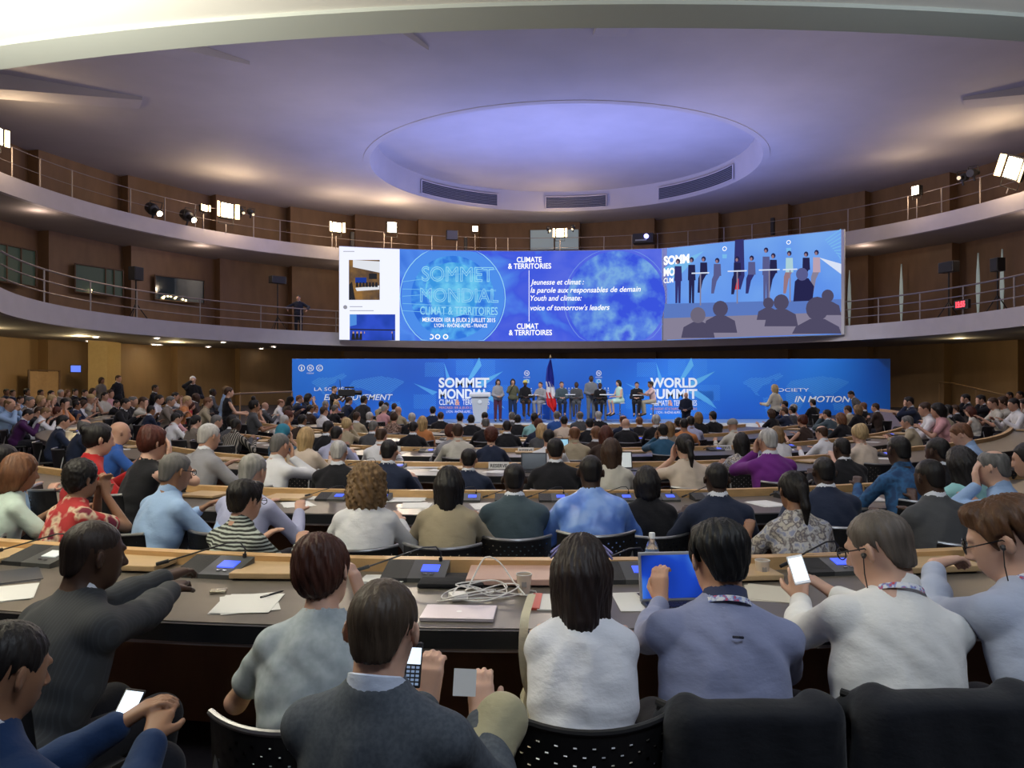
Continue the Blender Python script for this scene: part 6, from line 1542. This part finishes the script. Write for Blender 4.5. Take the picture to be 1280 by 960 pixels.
stander(241, 470, 27, 150, dict(top='suit', col=COL['k'], hair='short', hcol=(.75, .75, .74), skin='P', pcol=COL['k'], wR=(.07, .26, 1.52), wL=(-.1, .26, 1.12), hR=(.9, .2, -.6)), 'White haired man in a black suit by the left wall, hand raised to his face')
stander(286, 484, 19, 60, dict(sex='f', top='tank', col=COL['k'], hair='short', hcol=HC_['N'], skin='P', pcol=COL['k'], wR=(.05, .38, 1.05), wL=(-.1, .36, 1.08)), 'Woman in a sleeveless black dress standing in the left aisle with papers')
stander(283, 483, 20.5, 60, dict(top='shirt', col=COL['b'], hair='short', hcol=HC_['C'], skin='P', pcol=COL['g']), 'Man in a pale blue shirt standing behind the woman in the sleeveless black dress')
stander(148, 469, 28, 100, dict(top='suit', col=COL['k'], hair='short', hcol=HC_['N'], skin='L', pcol=COL['k']), 'Man in black standing in the dark doorway on the left')
stander(127, 471.5, 28, 110, dict(sex='f', top='jacket', col=COL['z'], hair='bob', hcol=HC_['N'], skin='M', pcol=COL['d']), 'Woman with dark hair in brown standing beside the ochre pilaster on the left')
stander(373, 361, ray_circle(373, RL+.45).y, 175, dict(top='suit', col=(.02, .025, .045), hair='short', hcol=HC_['K'], skin='L', pcol=(.02, .022, .03), wR=(.38, .28, 1.06), wL=(-.38, .28, 1.06), hR=(1, -.3, -.2), hL=(-1, -.3, -.2)), 'Man in a dark suit standing on the balcony with both hands on the rail', ZL1-.25)
# video camera on its tripod
p = W(433, 491, 27.3); t = empty('video_camera', p); t.rotation_euler = (0, 0, -1.2); tag(t, 'black shoulder video camera pointing right, beside the cameraman', 'video camera')
MB().box((0, 0, 0), (.10, .28, .12), bev=.03).build('camera_body', black, t); MB().lathe([(.07, .28), (.085, .5), (.085, .52), (.001, .52)], 16, M=Rx(-PI/2)).build('lens', blackpl, t, True); MB().box((0, .1, .18), (.05, .16, .03), bev=.01).build('viewfinder', black, t); MB().tube([(0, -.2, .1), (0, -.22, .45)], .01, 6).build('antenna', black, t)
t = empty('camera_tripod', vec(p.x, p.y, floor_z(p.x, p.y))); tag(t, 'black tripod under the video camera', 'tripod'); hgt = p.z-.12-t.location.z
MB().lathe([(.05, hgt-.12), (.06, hgt)], 12).build('head', black, t)
for k in range(3): a = 2*PI*k/3; MB().tube([(0, 0, hgt-.1), (.45*math.cos(a), .45*math.sin(a), 0)], .02, 6).build('leg', black, t)
# ---------------------------------------------------------------- things on the nearest desk
def dk(px, py): return desk_pix(px, py, '1')
def drz(p): i = nearest_on('1', p.x, p.y); n_ = DESK['1']['nor'][i]; return math.atan2(n_.y, n_.x)+PI/2
def onD(fn, px, py, extra=0., *a, **k): p = dk(px, py); return fn(p, drz(p)+extra, *a, **k)
onD(console, 52, 703, 0, 'grey microphone console with a pale lit display at the left end of the nearest desk', disp=scr_white, group=None, s=1.25)
onD(console, 268, 717, 0, 'grey microphone console with a blue display right of the clasped hands', group=None, s=1.25)
onD(console, 520, 722, 0, 'grey microphone console with a blue display beside the black laptop sleeve', group=None, s=1.2)
onD(console, 784, 724, 0, 'dark microphone console with a blue display left of the water bottle', group=None, s=1.2)
onD(console, 1036, 714, 0, 'dark microphone console with a blue display behind the raised phone', group=None, s=1.2)
pinkt = mat('tan_pinkish_board', (.52, .33, .26), .5)
for px, py, r_, w, m_, sc in ((-5, 697, .0, 'at the left edge', None, 1.1), (170, 706, .1, 'right of the shaved head', None, 1.25), (352, 716, .1, 'left of the woman in pale denim', None, 1.2), (640, 723, -.02, 'behind the tangled white cable', pinkt, 1.25), (918, 719, 0, 'behind the man with the tablet', None, 1.1), (1152, 708, -.05, 'under the cuff of the brown haired man', None, 1.3)):
    onD(tanbox, px, py, r_, 'flat tan desk board on the nearest desk, '+w, m=m_, s=sc, group=None)
onD(papers, 312, 755, .35, 'clear folder with white papers and a black pen left of the woman in pale denim', 3, .12, .15, group=None)
onD(papers, 12, 742, .6, 'white papers with a green edged sheet at the left end of the nearest desk', 3, group=None)
onD(papers, 480, 724, .1, 'folded white paper napkins behind the blue-grey suited man', 5, .09, .07, group=None)
onD(papers, 800, 752, -.1, 'white programme sheet beside the white phone', 2, .11, .14, group=None)
onD(papers, 962, 742, -.35, 'cream leaflet between the tablet man and the raised phone', 2, .11, .14, group=None, m=mat('paper_cream', (.62, .58, .48), .7))
onD(papers, 14, 722, .9, 'dark covered magazine lying on white sheets at the left end', 3, .12, .15, group=None, m=mat('magazine_dark', (.05, .055, .07), .4))
p = dk(340, 745); t = empty('pen', p+vec(0, 0, .009), -.55); tag(t, 'black ballpoint pen on the folder', 'pen'); MB().tube([(0, -.065, 0), (0, .055, 0), (0, .068, 0)], [.0045, .0045, .0015], 8).build('barrel', blackpl, t); MB().box((.0045, -.04, .003), (.001, .02, .001)).build('clip', chrome, t)
cup(dk(655, 741), 'white paper coffee cup next to the white cable'); cup(dk(953, 722), 'white paper coffee cup between tablet man and raised phone')
t = bottle(dk(815, 727), .225, .033, 'small clear plastic water bottle with white cap and blue label on the nearest desk')
# closed silver laptop, sleeve, charger with cable
p = dk(574, 769); t = empty('closed_laptop', p, drz(p)-.03); tag(t, 'closed silver laptop near the edge of the nearest desk', 'laptop'); sil = mat('silver_aluminium', (.62, .56, .60), .35, metal=.4)
MB().box((0, 0, .006), (.150, .100, .005), bev=.004).build('base', sil, t); MB().box((0, 0, .013), (.150, .100, .003), bev=.0025).build('lid', sil, t); MB().lathe([(.012, .0162), (.0, .0164)], 16).build('round_emblem', mat('emblem_white', (.8, .8, .82), .3), t)
p = dk(566, 729); t = empty('laptop_sleeve', p, drz(p)); tag(t, 'black soft laptop sleeve beside the blue lit console', 'sleeve'); MB().box((0, 0, .013), (.155, .115, .012), bev=.01).build('pouch', cloth((.012, .012, .014)), t, True); MB().tube([(-.15, -.11, .014), (.15, -.11, .014)], .003, 6).build('zip', mat('zip_dark', (.06, .06, .06), .4), t)
p = dk(574, 751); t = empty('laptop_charger', p, .3); tag(t, 'white laptop charger with a tangled white cable', 'charger'); wc = mat('white_cable', (.82, .80, .78), .4)
MB().box((0, .02, .016), (.038, .038, .014), bev=.006).build('power_brick', wc, t)
def cab(pts): return [vec(*q) for q in pts]
rr_ = random.Random(5); cpts = []
for k in range(40):
    a = k*.55; r_ = .09+.05*math.sin(k*.37); cpts.append(vec(.10+r_*math.cos(a)*1.35, .02+r_*math.sin(a)*.8, .010+.022*(1+math.sin(k*.9))))
MB().tube(smooth_path([vec(0, .0, .016)]+cpts[::2]+[vec(.3, -.02, .006)], .02), .0032, 6).build('cable', wc, t, True)
MB().tube(smooth_path([vec(.30, -.02, .006), vec(.27, .06, .05), vec(.22, .12, .13), vec(.16, .15, .15), vec(.10, .13, .07), vec(.05, .10, .012), vec(0, .05, .01)], .02), .0035, 6).build('cable_loop', wc, t, True)
MB().tube(smooth_path([vec(.30, -.02, .006), vec(.36, -.0, .006), vec(.35, .05, .006), vec(.22, -.02, .006), vec(.05, -.06, .022), vec(-.04, -.05, .022), vec(-.10, .0, .006)], .02), .003, 6).build('cable_end', wc, t, True)
# open laptop with blue glowing picture (tablet with a keyboard)
p = dk(852, 762); t = empty('open_laptop', p, drz(p)+.05); tag(t, 'open laptop with a glowing blue picture in front of the man in the periwinkle shirt', 'laptop')
MB().box((0, 0, .007), (.15, .10, .006), bev=.004).build('keyboard_base', mat('laptop_dark', (.03, .03, .035), .4), t)
b = MB()
for i in range(12):
    for j in range(4): b.box((-.126+i*.023, .065-j*.022, .0145), (.009, .008, .0015))
b.build('keys', blackpl, t); Rl = Rx(-.18)
MB().box((0, .115, .115), (.155, .005, .105), Rl, bev=.004).build('lid', mat('laptop_rim', (.45, .46, .48), .35, metal=.5), t)
lm_ = emi_noise('laptop_blue', [(.25, srgb(14, 24, 60)), (.5, srgb(30, 70, 190)), (.68, srgb(90, 160, 250)), (.85, srgb(25, 50, 150))], 4.6, 1, (2, 0), .9, .5)
MB().box((0, .109, .115), (.143, .0012, .092), Rl).build('display', lm_, t)
def handset(name, p, R_, m, label, w=.034, h=.067, on=True, body=None):
    t = empty(name, p); t.rotation_euler = R_.to_euler(); tag(t, label, 'phone'); MB().box((0, 0, 0), (w, h, .0042), bev=.003).build('case', body or blackpl, t); MB().box((0, .0, .0045), (w*.86, h*.80, .0006)).build('display', m, t); return t
p = dk(808, 748); handset('phone', p+vec(0, 0, .006), Rz(drz(p)+.1), mat('phone_off', (.04, .04, .05), .1), 'white smartphone lying on the desk beside the bottle', body=mat('phone_white', (.7, .7, .72), .3))
lit = mat('phone_lit_white', (.8, .85, .9), .3, emit=(.62, .75, .9), es=1.2)
def hold(o, J, q, back=.10): # a point in the palm, in space
    M_ = Matrix.LocRotScale(o.location, o.rotation_euler, o.scale); return M_ @ (J['W'+q]+J['hd'+q].normalized()*back)
def facing(p, tilt=.0, roll=0.):   # screen (+Z of the handset) turned towards the holder behind
    return Rz(roll) @ Rx(PI/2-.35+tilt)
handset('phone', W(998, 712, 2.97), Rz(-.25) @ Rx(1.0) @ Rz(.25), lit, 'white phone held up by the man in the white shirt', .029, .056, body=mat('phone_white', (.7, .7, .72), .3))
nok = handset('phone', W(517, 831, 2.06), Rz(.0) @ Rx(1.25) @ Rz(-.05), lit, 'small black keypad phone held beside the head of the man in the blue-grey suit', .021, .056); 
for ch in nok.children:
    if ch.name.startswith('display'): ch.scale = (1, .45, 1); ch.location = (0, .022, 0)
b = MB()
for i in range(3):
    for j in range(5): b.box((-.012+i*.012, -.006-j*.010, .0048), (.0042, .003, .0008))
b.build('keypad', mat('keys_lit', (.35, .45, .6), .4, emit=(.25, .35, .55), es=.35), nok)
handset('phone', W(162, 880, 2.12), Rz(.5) @ Rx(.5) @ Rz(-.4), lit, 'phone held low by the man in the bright blue suit', .026, .048)
# tall grey tablet held in front of the periwinkle shirt, white card, red folder, bag strap
t = empty('white_card', W(581, 853, 2.10)); t.rotation_euler = (1.15, .1, .15); tag(t, 'small blank white card held over the khaki knee', 'card'); MB().box((0, 0, 0), (.030, .034, .0006)).build('card_sheet', paper_w, t)
p = dk(676, 755); t = empty('red_folder', p, drz(p)-.08); tag(t, 'slim red folder with white papers left of the woman in the white sleeveless blouse', 'folder'); MB().box((-.02, .02, .006), (.02, .12, .005)).build('spine', mat('folder_red', (.55, .08, .05), .5), t); MB().box((.06, .02, .004), (.07, .125, .003)).build('pages', paper_w, t)
p = dk(690, 712); t = empty('small_device', p, drz(p)); tag(t, 'small black pocket radio standing on the desk by the sunglasses', 'receiver'); MB().box((0, 0, .022), (.035, .02, .022), bev=.006).build('case', blackpl, t); MB().box((0, -.021, .026), (.018, .001, .010)).build('display', mat('lcd_grey', (.3, .35, .36), .3), t)
t = empty('tote_bag', W(660, 760, 3.0)); tag(t, 'cream cloth tote bag hanging from the desk edge left of the white sleeveless blouse', 'bag'); cr = cloth((.56, .52, .38))
b = MB(); tp = smooth_path([vec(.02, .20, .0), vec(.0, .02, .0), vec(-.015, -.10, -.02), vec(-.02, -.12, -.14), vec(.0, -.10, -.27), vec(.05, -.08, -.36)], .03); b.sheet([[q+vec(-.016, 0, 0) for q in tp], [q+vec(.016, .0, 0) for q in tp]]); b.build('strap', cr, t, True)
b = MB(); b.box((.12, .0, -.45), (.15, .05, .16), bev=.04); b.build('bag_body', cr, t, True)
t = empty('mint_tin', dk(273, 741), .2); tag(t, 'small shiny foil packet in front of the console beside the clasped hands', 'packet'); MB().box((0, 0, .008), (.036, .026, .007), bev=.003).build('foil', mat('foil', (.7, .65, .5), .25, metal=.9, bump=1, bscale=90), t)
# ---------------------------------------------------------------- things on the other desks, opposite each person
rg = random.Random(11)
def opp(o, s, key, side=.0, off=.45):
    a = o.rotation_euler.z; x = o.location.x-math.sin(a)*.6+math.cos(a)*side; y = o.location.y+math.cos(a)*.6+math.sin(a)*side
    i = nearest_on(key, x, y); D_ = DESK[key]
    if i in (0, 1, len(D_['path'])-1, len(D_['path'])-2) or (D_['path'][i]-vec(x, y, 0)).length > 1.9: return None
    return on_desk(key, x, y, off)
used = []
def free(p, r=.22):
    if any((p-q).length < r for q in used): return False
    used.append(p); return True
def row_items(lst, key, every=1):
    for n_, (lab, (o, J, s)) in enumerate(lst):
        who = who_(lab, 12)
        a = opp(o, s, key, .42, .22)
        if a and free(a[0]): console(a[0], a[1], 'microphone console before '+who, group='consoles on the rear desks')
        a = opp(o, s, key, -.30, .25)
        if a and free(a[0]): tanbox(a[0], a[1]+rg.uniform(-.06, .06), 'tan desk board before '+who, group='boards on the rear desks')
        if n_ % 3 != 2:
            a = opp(o, s, key, rg.uniform(.0, .12), .52)
            if a and free(a[0]): papers(a[0], a[1]+rg.uniform(-.6, .6), 'white papers before '+who, 3, rs=rg)
row_items(PEOPLE['2'], '2'); row_items(PEOPLE['3'], '3')
byrow = {'4': [], '5': [], '6': [], '7': [], 'L': [], '3': []}
for lab, (o, J, s) in FP:
    a = o.rotation_euler.z; x = o.location.x-math.sin(a)*.7; y = o.location.y+math.cos(a)*.7; best = None
    for k in byrow:
        q = DESK[k]['path'][nearest_on(k, x, y)]; d_ = (q-vec(x, y, 0)).length
        if best is None or d_ < best[0]: best = (d_, k)
    if best[0] < 1.3: byrow[best[1]].append((lab, (o, J, s)))
for k, l in byrow.items(): row_items(l, k)
for px, py, key in ((619, 578, '3'), (661, 560, '4'), (895, 556, '4'), (504, 557, '4'), (543, 543, '5')):
    p = desk_pix(px, py+4, key); i = nearest_on(key, p.x, p.y); q = DESK[key]['path'][i]+DESK[key]['nor'][i]*.14; q.z = floor_z(DESK[key]['path'][i].x, DESK[key]['path'][i].y)+DZ
    nameplate(q+vec(0, 0, .0), math.atan2(DESK[key]['nor'][i].y, DESK[key]['nor'][i].x)+PI/2, 'white folded RESERVE sign on %s' % {'619': 'the third desk between teal suit and beige jacket', '661': 'the fourth desk left of the white T-shirt', '895': 'the fourth desk right of the cream T-shirt', '504': 'the fourth desk above the white documents', '543': 'the fifth desk left part'}[str(px)])
# specific: laptops and documents
def laptop(p, rz, label, m, s=1.):
    t = empty('open_laptop', p, rz); t.scale = (s,)*3; tag(t, label, 'laptop'); MB().box((0, 0, .007), (.16, .11, .006), bev=.004).build('keyboard_base', mat('laptop_dark', (.03, .03, .035), .4), t); MB().box((0, .13, .115), (.16, .005, .108), Rx(-.2), bev=.004).build('lid', mat('laptop_dark', (.03, .03, .035), .4), t); MB().box((0, .124, .117), (.145, .0012, .092), Rx(-.2)).build('display', m, t)
cy = mat('screen_cyan', (.2, .4, .5), .3, emit=(.22, .42, .55), es=1.0)
for key, px, py, lab, m in (('2', 88, 614, 'open laptop with a pale blue page in front of the woman in mint', cy), ('3', 778, 588, 'open laptop with a white page in front of the woman with smooth brown hair', scr_white), ('3', 668, 590, 'open black laptop left of the broad man in the black suit', mat('screen_off', (.01, .01, .012), .2)), ('4', 700, 566, 'small laptop in front of the white T-shirt', cy)):
    p = desk_pix(px, py, key); i = nearest_on(key, p.x, p.y); laptop(p, math.atan2(DESK[key]['nor'][i].y, DESK[key]['nor'][i].x)+PI/2, lab, m)
for key, px, py, lab, w_, h_, n_ in (('3', 528, 584, 'bundle of bright white documents beside the dark suited man in the third row', .24, .17, 5), ('3', 552, 588, 'blue-edged folder of documents right of the bright white bundle', .14, .12, 3), ('2', 500, 625, 'crumpled cream cloth bag and papers between curly hair and beige jacket', .2, .12, 4), ('2', 400, 622, 'loose papers and a headset left of the curly haired woman', .16, .12, 3)):
    p = desk_pix(px, py, key); papers(p, rg.uniform(-.3, .3), lab, n_, w_, h_, group=None, m=None)
# ---------------------------------------------------------------- camera, light
cam = bpy.data.cameras.new('camera'); co = bpy.data.objects.new('camera', cam); C.objects.link(co); co.location = (0, 0, CAMZ); co.rotation_euler = (PI/2, 0, 0)
cam.sensor_width = 36; cam.lens = F/1280*36; cam.clip_start = .05; bpy.context.scene.camera = co
w = bpy.data.worlds.new('world'); bpy.context.scene.world = w; w.use_nodes = True; w.node_tree.nodes['Background'].inputs[0].default_value = (.50, .42, .52, 1); w.node_tree.nodes['Background'].inputs[1].default_value = .05
def light(name, kind, loc, e, col, size=.5, aim=None, size_y=None, spot=None, blend=.5):
    l = bpy.data.lights.new(name, kind); l.energy = e; l.color = col; o = bpy.data.objects.new(name, l); C.objects.link(o); o.location = loc
    if kind == 'AREA':
        l.size = size
        if size_y: l.shape = 'RECTANGLE'; l.size_y = size_y
    else: l.shadow_soft_size = size
    if kind == 'SPOT': l.spot_size = spot or 1.; l.spot_blend = blend
    if aim is not None: o.rotation_euler = (Vector(aim)-Vector(loc)).to_track_quat('-Z', 'Y').to_euler()
    return o
for i, (p, st) in enumerate(LAMPS):
    q = p+(HC-p).normalized()*.5; light('flood_light', 'SPOT', (q.x, q.y, p.z), 1600*st, (1, .86, .66), .25, aim=(2.2 if i % 2 else HC.x, 30, 1), spot=1.5, blend=.7)
    light('flood_spill', 'POINT', (q.x, q.y, p.z-.1), 120*st, (1, .72, .42), .25)
for x in (-7, 2, 11): light('stage_spot', 'SPOT', (x, 21, 10.4), 4700, (.93, .97, 1), .3, aim=(x*.9+.4, 33, 1.2), spot=.85, blend=.8)
for x, y in ((-6, 9), (0, 9), (6, 9), (-7, 18), (0, 17), (7, 18)): light('ceiling_lamp', 'AREA', (x, y, 10.9), 155, (.97, .93, .98), 1.6, aim=(x*.8, y+2, 0))
for x, y, e in ((-9, 16, 520), (9, 16, 520), (0, 12, 480), (-6, 27, 420), (8, 27, 420)): light('added_ceiling_fill', 'AREA', (x, y, 6.0), e*.30, (.84, .72, .88), 5, aim=(x, y, 12))  # unseen up-facing fill lamps, added only to brighten the ceiling
light('screen_spill_fill', 'AREA', (2.3, 33.0, 5.2), 1500, (.32, .38, 1), 13, aim=(2.3, 34.5, 12), size_y=5)  # added blue area lamp, stands in for the big screen's spill on the ceiling
light('rear_cove_lamp', 'AREA', (-4.2, 3.6, 3.0), 420, (1, .96, .82), 2.0, aim=(-4.6, 4.6, 5))
light('rear_cove_lamp', 'AREA', (3.5, 3.2, 3.3), 50, (.8, .9, 1), 1.5, aim=(3.8, 4.4, 5))
light('rear_downlight', 'AREA', (.8, .3, 4.45), 76, (.78, .88, 1), 1.0, aim=(1.2, 3.0, .6))
light('rear_downlight', 'AREA', (3.4, 1.4, 4.45), 26, (.95, .93, 1), .8, aim=(2.6, 3.4, .6))
light('rear_downlight', 'AREA', (-3.0, 2.6, 4.45), 34, (1, .86, .60), .8, aim=(-2.6, 4.4, .6))
for a in (150, 165, 180, 20, 5): p = hc(RL+3, math.radians(a), ZL0-.1); light('soffit_lamp', 'POINT', p, 130 if a > 90 else 45, (1, .80, .45), .15)
for a in (120, 145, 170, 60, 35, 10): p = hc(RL+3.4, math.radians(a), ZU0-.3); light('balcony_lamp', 'POINT', p, 34, (1, .75, .62), .3)
s = bpy.context.scene; s.view_settings.view_transform = 'Standard'; s.view_settings.look = 'None'; s.view_settings.gamma = 1; s.view_settings.exposure = 0; s.view_settings.use_curve_mapping = False
